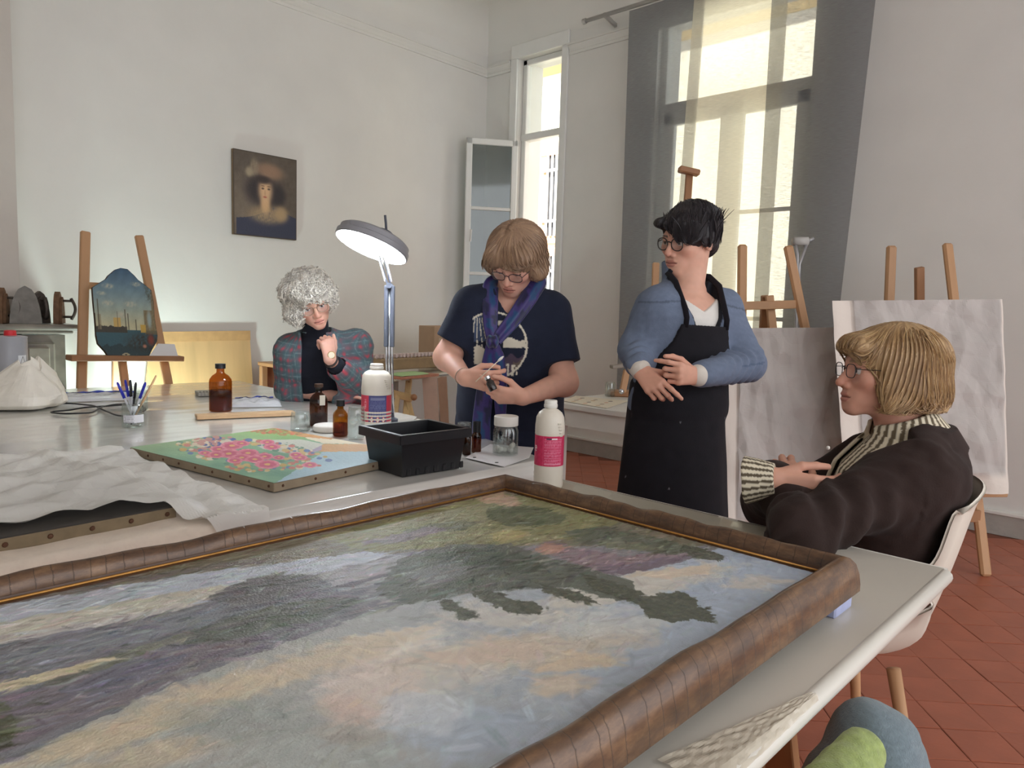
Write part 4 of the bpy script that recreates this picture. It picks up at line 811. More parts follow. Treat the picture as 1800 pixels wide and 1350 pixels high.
# flower canvas
CL, CF = onz(228, 787, 0.768), onz(482, 850, 0.768); cu = nrm(CL - CF); cu[2] = 0; cu = nrm(cu); cv = np.array([cu[1], -cu[0], 0]); Lh = float(np.linalg.norm(CL - CF)); Lw = 0.53
FC = thing('flower_canvas', 'unframed flower bouquet canvas on a tacked stretcher lying on the work table', 'painting', (1.15, 2.05, TZ))
cc_ = CF + cu * Lh / 2 + cv * Lw / 2; cc_[2] = TZ + 0.0165
MB().box(cc_, (Lh, Lw, 0.024), np.array([cu, cv, np.cross(cu, cv)]), 0.002).build('stretcher', mat('canvas_edge', (150, 134, 112), 0.85, noise=0.1, nscale=30), FC)
def flowers(s, t):   # s along CF->CL, t along CF->right
    n = snoise(np.stack([s * 2, t * 2], -1), 1.3, 33, 4); f = snoise(np.stack([s, t], -1), 18, 35, 2)
    u_, v_ = proj(CF[None, None] + cu * (s * Lh)[..., None] + cv * (t * Lw)[..., None])
    c = np.zeros(s.shape + (3,)) + [112, 166, 140.]; c = over(c, np.clip(.5 + n, 0, 1), (140, 186, 150)); c = over(c, sstep(.55, 1, s) * .6, (168, 190, 138)); c = over(c, sstep(.45, .9, t) * sstep(.4, .8, s) * .8, (150, 190, 112))
    c = over(c, in_poly(u_ + 3 * f, v_, [(483, 851), (545, 810), (570, 794), (700, 790), (700, 900)]).astype(float), (172, 204, 216))
    c = over(c, in_poly(u_, v_ + 1.0 * f, [(566, 781), (800, 782), (800, 793), (560, 795)]).astype(float), (206, 160, 106)); c = over(c, in_poly(u_, v_ + f, [(530, 764), (700, 770), (700, 783), (568, 780), (540, 772)]).astype(float), (226, 216, 190)); c = over(c, in_poly(u_, v_ + f, [(500, 757), (600, 768), (582, 773), (525, 768)]).astype(float), (206, 156, 104))
    c = over(c, in_poly(u_, v_, [(445, 780), (462, 774), (530, 773), (568, 781), (560, 790), (540, 796), (500, 797), (462, 790)]).astype(float), (206, 208, 196)); c = over(c, in_poly(u_, v_, [(548, 792), (566, 783), (565, 792), (545, 798)]).astype(float), (172, 160, 184))
    c = over(c, (in_poly(u_, v_, [(505, 778), (545, 790), (520, 792), (495, 784)]) & (f > .1)).astype(float), (104, 140, 112))
    rg_ = np.random.default_rng(5)
    def dots(poly_, cols, k, r0):
        nonlocal c
        P_ = np.array(poly_); lo, hi = P_.min(0), P_.max(0); m_ = 0
        while m_ < k:
            q = rg_.uniform(lo, hi)
            if not in_poly(np.array([q[0]]), np.array([q[1]]), poly_)[0]: continue
            m_ += 1; r1 = r0 * rg_.uniform(.6, 1.4); c = over(c, ((((u_ - q[0]) / (r1 * 1.6)) ** 2 + ((v_ - q[1]) / (r1 * .7)) ** 2) < 1).astype(float) * .95, cols[rg_.integers(len(cols))])
    dots([(300, 783), (350, 768), (470, 775), (560, 795), (590, 812), (540, 826), (430, 832), (350, 805)], [(214, 186, 120), (206, 170, 90), (88, 120, 176), (226, 214, 190), (98, 150, 126), (206, 120, 110)], 240, 3.2)
    dots([(320, 775), (400, 765), (420, 778), (360, 790)], [(70, 100, 170), (206, 150, 140), (230, 220, 200)], 60, 3)
    for (qx, qy, r1) in ((385, 790, 16), (408, 784, 20), (402, 798, 22), (436, 797, 20), (425, 805, 18), (380, 800, 16), (465, 803, 16), (478, 786, 15), (425, 780, 14), (448, 808, 18), (490, 805, 11), (470, 817, 22), (527, 805, 14), (545, 818, 14), (520, 800, 12), (413, 810, 14), (360, 797, 12), (470, 778, 13)):
        d_ = ((u_ - qx) / r1) ** 2 + ((v_ - qy) / (r1 * .36)) ** 2; c = over(c, (d_ < 1 + .3 * f).astype(float), (226, 132, 156)); c = over(c, (d_ < .45 + .2 * f).astype(float) * .8, (206, 84, 120)); c = over(c, ((d_ > .6) & (d_ < 1 + .3 * f) & (f > .2)).astype(float) * .7, (240, 176, 190)); c = over(c, (d_ < .06).astype(float), (226, 190, 110))
    dots([(418, 757), (470, 748), (540, 762), (500, 766)], [(176, 138, 92), (206, 120, 96), (150, 120, 80)], 90, 2.2)
    return np.clip(c * (1 + .05 * n)[..., None], 0, 255)
painted('painted_face', CF + UV * (TZ + 0.0293 - CF[2]), cu * Lh, cv * Lw, 260, 200, flowers, FC)
M_tack = mat('rusty_tack', (92, 62, 44), 0.6, 0.3)
for k in range(9):
    q = CF + cu * Lh * (0.03 + 0.117 * k); q[2] = TZ + 0.018; MB().lathe([(0, 0.0), (0.004, 0), (0.003, 0.002), (0, 0.0025)], q - cv * 0.0005, 8, tuple(-cv)).build('tack', M_tack, FC)
for k in range(5):
    q = CF + cv * Lw * (0.05 + 0.2 * k); q[2] = TZ + 0.018; MB().lathe([(0, 0.0), (0.004, 0), (0.003, 0.002), (0, 0.0025)], q - cu * 0.0005, 8, tuple(-cu)).build('tack', M_tack, FC)
# dark canvas under tissue at the front left
DC = thing('wrapped_canvas', 'old tacked canvas at the front left of the work table, half under tissue', 'canvas', (0.3, 1.75, TZ))
dA, dB = onz(310, 893, 0.768), onz(0, 950, 0.768); du = nrm(dB - dA); du[2] = 0; du = nrm(du); dw = np.array([-du[1], du[0], 0]); dw = dw if dw[1] > 0 else -dw
cD = dA + du * 0.5 + dw * 0.22; cD[2] = TZ + 0.0165
MB().box(cD, (1.0, 0.44, 0.026), np.array([du, dw, np.cross(du, dw)]), 0.002).build('stretcher', mat('old_canvas_edge', (128, 112, 88), 0.85, noise=0.15, nscale=25), DC)
MB().box(cD + UV * 0.0145, (0.995, 0.435, 0.003), np.array([du, dw, np.cross(du, dw)])).build('dark_face', mat('dark_canvas', (58, 54, 50), 0.7, noise=0.15), DC)
for k in range(9):
    q = dA + du * (0.02 + 0.075 * k); q[2] = TZ + 0.018; MB().lathe([(0, 0.0), (0.0055, 0), (0.004, 0.0025), (0, 0.003)], q - dw * 0.0005, 8, tuple(-dw)).build('tack', M_tack, DC)
# tissue paper over it, one corner hanging over the table edge
def tissue_nodes(nt, out):
    L = nt.links.new; d = nt.nodes.new('ShaderNodeBsdfPrincipled'); d.inputs['Base Color'].default_value = (*lin((228, 226, 220)), 1); d.inputs['Roughness'].default_value = 0.5
    t_ = nt.nodes.new('ShaderNodeBsdfTransparent'); mx = nt.nodes.new('ShaderNodeMixShader'); mx.inputs[0].default_value = 0.22
    L(d.outputs[0], mx.inputs[1]); L(t_.outputs[0], mx.inputs[2]); L(mx.outputs[0], out.inputs[0])
M_tis = node_mat('tissue_paper', tissue_nodes)
nu, nv = 180, 130; uu, vv = np.meshgrid(np.linspace(0, 1, nu), np.linspace(0, 1, nv), indexing='ij')
qx = -0.45 + uu * 1.26; qy = 1.50 + vv * 0.98; edge = 0.30 * np.clip(uu - 0.80, 0, 1)
S_ = np.stack([qx, qy], -1)
inside = ((qx * 0 + 1) * (((np.stack([qx, qy], -1) - cD[:2]) @ du[:2]) > -0.52) * (np.abs((np.stack([qx, qy], -1) - cD[:2]) @ dw[:2]) < 0.235))
base = TZ + 0.008 + 0.0265 * sstep(0.0, 0.05, 0.55 + ((S_ - cD[:2]) @ -du[:2])) * sstep(-0.30, -0.222, (S_ - cD[:2]) @ dw[:2]) * (1 - sstep(0.22, 0.30, (S_ - cD[:2]) @ dw[:2])) * (1 - sstep(0.495, 0.56, (S_ - cD[:2]) @ -du[:2]))
qz = base + 0.003 + 0.020 * (crumple(S_, 5, 3, 12) + 0.42).clip(0, 1) * (0.5 + 0.8 * sstep(0.5, 0.9, uu))
qz += 0.018 * np.exp(-((qx - 0.70) / 0.03) ** 2) * sstep(0.1, 0.5, vv)
frontcut = 1.525 + 0.0 * uu
# the sheet stops short of the tacked edge on the left, and hangs over the table edge by the right corner
ye = 0.008 * snoise(np.stack([qx, qx * 0], -1), 7, 3, 3) + np.interp(qx, [-0.5, 0.15, 0.45, 0.62, 0.70, 0.82], [1.628, 1.624, 1.640, 1.60, 1.44, 1.42]); qy2 = ye + (2.46 + 0.05 * np.sin(qx * 5) - ye) * vv
S_ = np.stack([qx, qy2], -1)
def hgt(S_):
    a = (S_ - cD[:2]) @ -du[:2]; b = (S_ - cD[:2]) @ dw[:2]
    return 0.0285 * (1 - sstep(0.50, 0.57, a)) * sstep(-0.27, -0.222, b) * (1 - sstep(0.222, 0.30, b))
qz = TZ + 0.009 + hgt(S_) + 0.055 * (crumple(S_, 5.5, 3, 7) + 0.36).clip(0, 1) + 0.014 * np.exp(-((qx - 0.70 + 0.1 * vv) / 0.025) ** 2) * sstep(0.05, 0.4, vv)
ov = np.clip(1.515 - qy2, 0, 1); qz = np.where(ov > 0, qz - ov * 0.75, qz); qy3 = np.where(ov > 0, 1.505 - 0.15 * ov, qy2)
MB().grid(np.stack([qx, qy3, qz], -1)).build('tissue_paper', M_tis, smooth=False, label='crumpled translucent tissue sheet over the tacked canvas at the front left', cat='paper sheet')
# pale cloth lining the front edge
qx, vv2 = np.meshgrid(np.linspace(-0.5, 0.74, 90), np.linspace(0, 1, 24), indexing='ij')
yy = 1.66 - 0.145 * np.clip(vv2 / 0.55, 0, 1); zz = TZ + 0.006 + 0.004 * snoise(np.stack([qx * 3, vv2], -1), 1.5, 6, 2) - np.clip(vv2 - 0.55, 0, 1) * 0.20; yy = yy - 0.012 * sstep(0.5, 0.7, vv2) + 0.006 * np.sin(qx * 18) * sstep(0.5, 1, vv2)
MB().grid(np.stack([qx, yy, zz], -1), flip=True).build('table_cloth', mat('pale_cloth', (226, 212, 196), 0.8, noise=0.05, nscale=40, bump=0.1, bscale=150), smooth=True, label='pale cloth folded over the front edge of the work table', cat='cloth')
# wooden strip, notebook, packets, cord, pens
WSp = thing('wooden_strip', 'pale wooden strip of two laths lying beside the big amber bottle', 'wood strip', tuple(T(430, 735)))
sA, sB = T(345, 737), T(517, 730)
MB().bar(sA + UV * 0.010, sB + UV * 0.010, 0.018, 0.05, up=(0, 1, 0), bev=0.002).build('lath', mat('pale_lath', (206, 172, 132), 0.6, noise=0.1, nscale=12), WSp)
sn = nrm(np.cross(UV, sB - sA)); MB().bar(sA + UV * 0.008 + sn * 0.045, sB + UV * 0.008 + sn * 0.045, 0.014, 0.032, up=(0, 1, 0), bev=0.002).build('lath', MATS['pale_lath'], WSp)
def notebook(P, yaw, L_, W_, n, label, coil, paper, h=0.016):
    t = thing('spiral_notebook', label, 'notebook', tuple(P), rotz=yaw)
    MB().box((0, 0, h * 0.4), (L_, W_, h * 0.7), bev=0.001).build('pages', paper, t)
    for k in range(n):
        a = np.linspace(0, 2 * PI, 9); x = -L_ / 2 + L_ * (k + 0.5) / n
        MB().tube([(x + 0.001 * i, -W_ / 2 + h * 0.55 * math.cos(q) , h * 0.55 + h * 0.5 * math.sin(q)) for i, q in enumerate(a)], 0.0016, 6).build('coil', coil, t, smooth=True)
M_coil = mat('coil_metal', (150, 146, 138), 0.3, 0.8); M_coilb = mat('coil_black', (34, 34, 36), 0.4)
notebook(T(375, 694) , facing(T(370, 700)) + PI / 2 + 0.15, 0.16, 0.12, 10, 'spiral notebook lying behind the big amber bottle', M_coil, mat('grey_cover', (176, 172, 160), 0.6), 0.026)
pB = onz(1048, 884, TZ); notebook(pB + np.array([-0.05, 0.06, 0]), -0.9, 0.055, 0.09, 7, 'little coil-bound notebook beside the far frame rail', M_coilb, M_white, 0.018)
# crumpled film packets
def packet(px, py, L_, W_, H_, yaw, label, seed, blue):
    P = T(px, py); t = thing('film_packet', label, 'plastic packet', tuple(P), rotz=yaw)
    a, b = np.meshgrid(np.linspace(-1, 1, 46), np.linspace(-1, 1, 26), indexing='ij'); S = np.stack([a, b], -1)
    hgt_ = np.sqrt(np.clip(1 - np.abs(a) ** 4, 0, 1) * np.clip(1 - np.abs(b) ** 3, 0, 1)) * (0.75 + 0.9 * crumple(S, 1.6, seed, 8))
    G_ = np.stack([a * L_ / 2, b * W_ / 2, 0.002 + np.clip(hgt_, 0, 2) * H_], -1)
    MB().grid(G_).build('film', mat('milky_film', (222, 224, 228), 0.15, coat=0.5, alpha=0.75), t)
    m_ = (a > -0.75) & (a < blue) & (b > 0.1) & (b < 0.75)
    i0, i1 = 6, int(46 * (0.5 + blue / 2)); j0, j1 = 14, 22
    sub = G_[i0:i1, j0:j1].copy(); sub[..., 2] += 0.004
    MB().grid(sub).build('blue_print', mat('blue_film', (58, 74, 168), 0.25), t)
packet(168, 702, 0.40, 0.17, 0.045, facing(T(170, 700)) - PI / 2 + PI, 'clear film roll packet with a blue band in front of the left easel', 3, 0.9)
packet(448, 712, 0.24, 0.17, 0.045, facing(T(448, 712)) - PI / 2 + PI, 'crumpled clear packet with blue print right of the big amber bottle', 8, 0.7)
# white plastic bag and metal tin
a, b = np.meshgrid(np.linspace(0, 2 * PI, 60), np.linspace(0, 1, 36), indexing='ij'); bgP = T(38, 716)
prf = np.interp(b, [0, 0.03, 0.12, 0.35, 0.6, 0.8, 0.93, 1], [0.0, 0.9, 1.0, 0.90, 0.66, 0.40, 0.2, 0.0]); rr = 0.165 * prf * (1 + 0.55 * crumple(np.stack([np.cos(a), np.sin(a), b * 1.6], -1), 1.1, 4, 6))
MB().grid(np.stack([bgP[0] + rr * np.cos(a) * 1.0 + 0.04 * b, bgP[1] + rr * np.sin(a), bgP[2] + 0.205 * b * (1 + 0.12 * np.sin(a * 2 + 1) + 0.10 * np.sin(a * 3)) * (1 - .12 * (b > .9))], -1)).build('plastic_bag', mat('white_bag', (232, 226, 214), 0.35, sss=0.0, noise=0.03), smooth=False, label='crumpled white plastic bag on the table in front of the metal tin', cat='bag')
tp = onz(20, 712, TZ + 0.004); tp = at(22, 700, dep(tp) + 0.1); tp[2] = TZ + 0.004; td = dep(tp); tr = 25 * td / FPX; thh = (716 - 601) * td / FPX
TN = thing('solvent_tin', 'silver solvent tin with a red cap and flame pictogram at the left edge', 'tin', tuple(tp))
MB().lathe([(0, 0), (tr, 0), (tr * 1.02, 0.004), (tr, 0.008), (tr, thh - 0.008), (tr * 1.03, thh - 0.004), (tr, thh), (tr * 0.6, thh + 0.004), (0, thh + 0.004)], tp, 36).build('can', mat('tin_grey', (176, 178, 186), 0.35, 0.35), TN, auto=50)
MB().lathe([(tr * 0.36, thh), (tr * 0.38, thh + 0.004), (tr * 0.36, thh + 0.024), (tr * 0.3, thh + 0.027), (0, thh + 0.027)], tp, 20).build('cap', mat('red_cap', (206, 44, 52), 0.4), TN, auto=40)
def flame(s, t):
    c = np.zeros(s.shape + (3,)) + [222, 224, 228.]
    for cy_ in (.72, .22):
        d = np.abs(s - .5) / .42 + np.abs(t - cy_) / .26; c = over(c, (d < 1).astype(float), (70, 64, 62)); c = over(c, (d < .86).astype(float), (236, 236, 236))
        if cy_ > .5: c = over(c, (((s - .5) / .12) ** 2 + ((t - .68) / .06) ** 2 < 1).astype(float), (30, 30, 30)); c = over(c, ((np.abs(s - .5 - .05 * np.sin(t * 40)) < .10 * (0.84 - t) / .14) & (t > .70) & (t < .84)).astype(float), (30, 30, 30))
        else: c = over(c, ((np.abs(s - .5) < .035) & (t > .18) & (t < .33)).astype(float), (30, 30, 30)); c = over(c, ((np.abs(s - .5) < .035) & (t > .12) & (t < .155)).astype(float), (30, 30, 30))
    return c
patch('hazard_label', tp, tr + 0.0008, 0.42, 1.05, thh * 0.15, thh * 0.72, flame, TN, 40, 60)
# pot of pens
jt, jP, jr, jH = jar(234, 750, 37, 42, 'small glass jar of ballpoint pens with a white paper label', name='pen_pot')
patch('paper_label', jP, jr + 0.0008, -0.9, 1.1, jH * 0.22, jH * 0.55, lambda s, t: over(np.zeros(s.shape + (3,)) + [226, 226, 230.], ((np.floor(t * 9) % 2 == 0) & (s < .5) & (snoise(np.stack([s * 30, np.floor(t * 9)], -1), 1, 2, 2) > -.2)).astype(float) * .5, (120, 120, 130)), jt, 40, 30)
Mb = mat('pen_blue', (36, 44, 170), 0.35); Mbk = mat('pen_black', (28, 28, 32), 0.35); Mcl = mat('pen_clear', (206, 208, 214), 0.2)
for k, (bx, by, tx, ty, kind, lab) in enumerate(((240, 745, 206, 672, 'b', 'blue capped ballpoint leaning furthest left in the pen pot'), (236, 745, 220, 668, 'b', 'blue capped ballpoint second from the left in the pen pot'), (231, 745, 239, 672, 'k', 'black marker standing upright in the pen pot'), (234, 745, 229, 668, 'c', 'clear pen behind the others in the pen pot'), (229, 745, 256, 672, 'b', 'blue capped ballpoint leaning right in the pen pot'), (230, 745, 275, 660, 'w', 'pale wooden brush handle leaning furthest right in the pen pot'))):
    A = jP + UV * 0.008 + RV * (bx - 234) * dep(jP) / FPX; B = at(tx, ty, dep(jP) + (0.03 if k % 2 else 0.0)); t = thing('brush_handle' if kind == 'w' else 'ballpoint_pen', lab, 'brush' if kind == 'w' else 'pen', tuple(A), 'pens in the glass pot')
    D = B - A
    if kind == 'w': MB().tube([A, A + D * 0.6, B], [0.003, 0.005, 0.0035], 8).build('handle', mat('brush_wood', (206, 168, 124), 0.5), t, smooth=True); MB().tube([A - D * 0.0, A + D * 0.12], 0.0042, 8).build('ferrule', M_coil, t, smooth=True)
    else:
        MB().tube([A, A + D * 0.7], 0.0038, 6).build('barrel', Mcl if kind == 'b' else (Mbk if kind == 'k' else Mcl), t)
        MB().tube([A + D * 0.62, A + D * 0.95, B], [0.0055, 0.0050, 0.003], 8).build('cap', Mb if kind == 'b' else Mbk, t, smooth=True)
        MB().bar(A + D * 0.66 + TV * 0.006, A + D * 0.95 + TV * 0.006, 0.0025, 0.002).build('clip', Mb if kind == 'b' else Mbk, t)
pts = [(75, 713), (130, 712), (165, 716), (185, 725), (200, 732), (225, 736), (262, 722), (240, 713), (200, 716), (160, 718), (120, 724), (82, 728), (130, 731), (165, 728), (178, 718), (200, 714), (250, 712)]
CV = np.array([T(x, y) + UV * 0.006 for x, y in pts]); ts = np.linspace(0, len(pts) - 1, 90); CV = np.stack([np.interp(ts, np.arange(len(pts)), CV[:, k]) for k in range(3)], 1)
CV[:, 2] += 0.003 * np.sin(ts * 2.2) ** 2
for _ in range(3): CV[1:-1] = (CV[:-2] + 2 * CV[1:-1] + CV[2:]) / 4
MB().tube(CV, 0.0035, 6).build('power_cord', M_blk, smooth=True, label='thin black cord looped across the table beside the pen pot', cat='cord')
# papers by the cotton jar
pp = [T(x, y) + UV * 0.002 for x, y in ((818, 806), (862, 782), (938, 788), (930, 806), (886, 822))]
PS = thing('paper_sheet', 'white paper with punched holes under the cotton jar', 'paper', tuple(pp[0]))
MB().add(pp + [q + UV * 0.0012 for q in pp], [(0, 1, 2, 3, 4)[::-1], (5, 6, 7, 8, 9)] + [(i, (i + 1) % 5, 5 + (i + 1) % 5, 5 + i) for i in range(5)]).build('sheet', mat('note_paper', (228, 226, 226), 0.6), PS)
for x, y in ((834, 806), (873, 815)): MB().lathe([(0, 0), (0.006, 0), (0.006, 0.0008), (0, 0.0008)], T(x, y) + UV * 0.0034, 12).build('punch_hole', M_blk, PS)
# ---------------------------------------------------------------- magnifier lamp
hc = at(653, 434, 2.95); ln_ = nrm(-0.30 * RV - 0.93 * UV + 0.26 * TV); ML = thing('magnifier_lamp', 'grey round magnifier work lamp, lit, on a jointed chrome arm', 'lamp', tuple(T(686, 741)))
M_lh = mat('lamp_grey', (150, 150, 156), 0.45); M_chr = mat('chrome', (214, 216, 220), 0.15, 0.95); M_dk = mat('dark_sleeve', (84, 88, 100), 0.6)
hr = 0.152
MB().lathe([(hr * 0.97, -0.004), (hr, 0), (hr, 0.018), (hr * 0.95, 0.022), (hr * 0.95, 0.040), (hr * 0.88, 0.048), (0, 0.052)], hc, 48, tuple(-ln_)).build('lamp_head', M_lh, ML, auto=40)
MB().lathe([(0, 0), (hr * 0.965, 0), (hr * 0.965, 0.003), (0, 0.003)], hc + ln_ * 0.001, 48, tuple(ln_)).build('light_disc', mat('lamp_glow', (255, 255, 255), emit=(240, 250, 255), estr=30), ML)
hx, hy, hz_ = basis(-ln_)
MB().lathe([(0.045, 0.045), (0.042, 0.065), (0.03, 0.072), (0, 0.074)], hc + RV * 0.03, 20, tuple(-ln_)).build('head_knob', M_dk, ML, smooth=True)
top_ = hc - ln_ * 0.07 + RV * 0.035; MB().tube([top_, top_ + UV * 0.03 - RV * 0.002, top_ + UV * 0.065 - RV * 0.006], 0.005, 8).build('cable_tail', M_dk, ML, smooth=True)
pb = T(686, 741); p1 = at(684, 610, 3.06); p2 = at(685, 502, 3.06); p3 = at(672, 455, 3.03); pm = hc - ln_ * 0.03 + RV * 0.02
for q in (-0.012, 0.0, 0.012): MB().tube([pb + RV * q + UV * 0.02, p1 + RV * q, p2 + RV * q], 0.0052, 8).build('arm_tube', M_chr, ML, smooth=True)
for q in (-0.013, 0.013): MB().bar(p1 + RV * q, p2 + RV * q, 0.017, 0.02, up=TV, bev=0.003).build('arm_sleeve', M_dk, ML)
MB().lathe([(0, 0), (0.032, 0), (0.032, 0.012), (0.014, 0.02), (0.014, 0.04), (0, 0.04)], pb, 24).build('clamp_base', M_dk, ML, auto=40)
for q in (-0.008, 0.006): MB().tube([p2 + RV * q, p3 + RV * q, pm + RV * q], 0.0045, 8).build('upper_arm', M_chr, ML, smooth=True)
for q in (-0.014, 0.014):
    s_ = np.linspace(0, 1, 60); w0 = p2 + (p3 - p2) * 0.15 + RV * q; w1 = p3 + RV * (q * 0.9)
    MB().tube([w0 + (w1 - w0) * k + 0.004 * (RV * math.cos(k * 90) + TV * math.sin(k * 90)) for k in s_], 0.0014, 5).build('spring', M_chr, ML, smooth=True)
MB().lathe([(0, -0.02), (0.012, -0.02), (0.012, 0.02), (0, 0.02)], p2, 14, tuple(TV)).build('elbow_knob', M_dk, ML, auto=40)
# ---------------------------------------------------------------- on the side table by the corner
M_giltp = mat('pink_white_gesso', (214, 196, 192), 0.6, noise=0.2, nscale=40)
CFm = thing('carved_frame', 'carved gesso frame section lying on the white side table', 'frame', (3.55, 4.35, TZ))
cA, cB = at(655, 627, 5.15), at(800, 622, 5.9); cA[2] = cB[2] = TZ + 0.075; cd_ = nrm(cB - cA); cn_ = np.array([-cd_[1], cd_[0], 0])
MB().bar(cA, cB, 0.08, 0.16, up=(0, 1, 0), bev=0.006).build('frame_wood', mat('raw_frame_wood', (156, 132, 100), 0.7, noise=0.12), CFm)
gm = MB()
for k in range(46):
    q = cA + (cB - cA) * (k + 0.5) / 46 + UV * 0.048 - cn_ * 0.03; gm.lathe([(0, -0.012), (0.012, 0), (0.009, 0.012 + 0.006 * (k % 3)), (0, 0.018)], q + cn_ * 0.02 * (k % 2), 7)
gm.build('carved_ornament', M_giltp, CFm, kind='stuff')
MB().bar(cA + UV * 0.05 + cn_ * 0.06, cB + UV * 0.05 + cn_ * 0.06, 0.03, 0.05, up=(0, 1, 0)).build('inner_moulding', M_giltp, CFm)
gA = at(715, 651, 5.05); gA[2] = TZ + 0.004; gx_, gy_ = np.meshgrid(np.linspace(-0.15, 0.15, 24), np.linspace(-0.09, 0.09, 16), indexing='ij')
gP = gA[None, None] + gx_[..., None] * d3 + gy_[..., None] * n3; gP[..., 2] = TZ + 0.034 + 0.01 * snoise(np.stack([gx_, gy_], -1), 6, 3, 2)
sd_ = np.sqrt(np.clip(1 - np.maximum(np.abs(gx_) / 0.151, np.abs(gy_) / 0.091) ** 6, 0, 1)); gP[..., 2] = TZ + 0.022 + (gP[..., 2] - TZ - 0.022) * sd_
MB().grid(gP).build('folded_cloth', mat('pale_green_cloth', (176, 206, 150), 0.9), smooth=True, label='folded pale green cloth on the side table below the carved frame', cat='cloth')
MB().box(gA + d3 * 0.03 + UV * 0.009, (0.42, 0.2, 0.018), np.array([d3, n3, UV]), 0.002).build('terracotta_board', mat('terracotta_wood', (186, 128, 104), 0.7, noise=0.1), label='thin terracotta coloured board under the green cloth', cat='board')
bx0 = at(770, 607, 6.1); bx0[2] = TZ + 0.001
CBx = thing('cardboard_box', 'brown cardboard box standing on the side table beside the window', 'box', tuple(bx0))
MB().box(bx0 + UV * 0.17 + d3 * 0.02, (0.36, 0.16, 0.34), np.array([d3, n3, UV]), 0.003).build('carton', mat('cardboard', (176, 148, 122), 0.8, noise=0.06, nscale=10), CBx)
MB().box(bx0 + UV * 0.2 - n3 * 0.0815 - d3 * 0.06, (0.08, 0.001, 0.08), np.array([d3, n3, UV])).build('tape', mat('tape_tan', (196, 176, 154), 0.3), CBx)
# little studio easel and beige panel standing on the floor below that table
SE = thing('small_easel', 'small pale wooden table easel stored under the side table', 'easel', (3.2, 4.4, 0))
M_pale = mat('pale_pine', (214, 184, 134), 0.6, noise=0.08)
e0, e1_ = at(719, 667, 5.2), at(712, 745, 5.0); e1_ = ext(e0, e1_, 0.0); MB().bar(e0, e1_, 0.042, 0.03, up=TV, bev=0.004).build('mast', M_pale, SE)
MB().bar(at(684, 690, 5.1), at(724, 700, 5.05), 0.05, 0.03, up=TV, bev=0.004).build('shelf', M_pale, SE)
for q0, q1 in (((700, 692), (690, 760)), ((716, 700), (732, 760))): a0, a1 = at(*q0, 5.08), at(*q1, 5.0); MB().bar(a0, ext(a0, a1, 0), 0.034, 0.022, up=TV, bev=0.003).build('leg', M_pale, SE)
MB().lathe([(0, 0), (0.022, 0.004), (0.022, 0.02), (0, 0.024)], at(728, 698, 5.0), 14, tuple(TV)).build('wing_knob', M_wood2, SE, smooth=True)
MB().lathe([(0, 0), (0.009, 0.001), (0, 0.003)], at(719, 672, 5.17), 10, tuple(TV)).build('peg_hole', M_wood2, SE)
BPn = thing('stacked_panels', 'beige panels standing on edge under the side table', 'panel', (3.6, 4.4, 0))
for k, (x0, x1) in enumerate(((742, 768), (769, 785))):
    a0, a1 = at(x0, 664, 5.35), at(x1, 662, 5.35 - 0.05 * k); 
    P4 = np.array([a0, a1, ext(a1, at(x1 + 4, 745, 5.3 - 0.05 * k), 0.003), ext(a0, at(x0 + 5, 745, 5.3), 0.003)]); V = np.concatenate([P4, P4 - TV * 0.02])
    MB().add(V, [(0, 1, 2, 3), (7, 6, 5, 4), (0, 4, 5, 1), (1, 5, 6, 2), (2, 6, 7, 3), (3, 7, 4, 0)]).build('panel', mat('beige_board%d' % k, ((206, 178, 160), (190, 158, 138))[k], 0.7, noise=0.05), BPn)
# ---------------------------------------------------------------- on the window table
jar(1072, 697, 18, 26, 'small clear jar on the window table', z=TZ + 0.001)
kA = [onz(x, y, TZ + 0.002) for x, y in ((990, 705), (1012, 696), (1106, 705), (1066, 718))]
KC = thing('colour_card', 'sheet of small painted colour swatches on the window table', 'card', tuple(kA[0]))
MB().add(kA + [q + UV * 0.0015 for q in kA], [(3, 2, 1, 0), (4, 5, 6, 7), (0, 1, 5, 4), (1, 2, 6, 5), (2, 3, 7, 6), (3, 0, 4, 7)]).build('sheet', mat('cream_card', (226, 216, 196), 0.7), KC)
for i in range(4):
    for j in range(3):
        s_, t_ = 0.12 + 0.2 * i + RNG.uniform(-.03, .03), 0.2 + 0.28 * j; q = (kA[0] * (1 - s_) + kA[1] * s_) * (1 - t_) + (kA[3] * (1 - s_) + kA[2] * s_) * t_
        MB().lathe([(0, 0), (0.018, 0), (0.016, 0.0005), (0, 0.0005)], q + UV * 0.0017, 9, sy=0.6).build('swatch', mat('swatch%d' % ((i + 2 * j) % 4), ((196, 160, 120), (150, 130, 110), (206, 150, 120), (90, 80, 74))[(i + 2 * j) % 4], 0.7), KC)
KE = thing('desk_easel', 'wooden desk easel standing on the window table behind the apron wearer', 'easel', tuple(onz(1090, 697, TZ)))
MB().box(onz(1100, 696, TZ) + UV * 0.016, (0.20, 0.14, 0.03), np.array([RV, -TV, UV]), 0.005).build('foot', M_wood2, KE)
k0, k1 = at(1094, 690, 3.95), at(1102, 650, 3.98); MB().bar(k0, k1, 0.036, 0.026, up=TV, bev=0.006).build('arm', M_wood, KE)
MB().lathe([(0, 0), (0.014, 0), (0.014, 0.012), (0, 0.014)], at(1092, 688, 3.92), 14, tuple(TV)).build('hinge_bolt', M_chr, KE, smooth=True)
MB().bar(at(1074, 645, 3.98), at(1120, 640, 4.0), 0.02, 0.06, up=TV, bev=0.004).build('ledge', mat('grey_wood', (150, 140, 128), 0.6), KE)
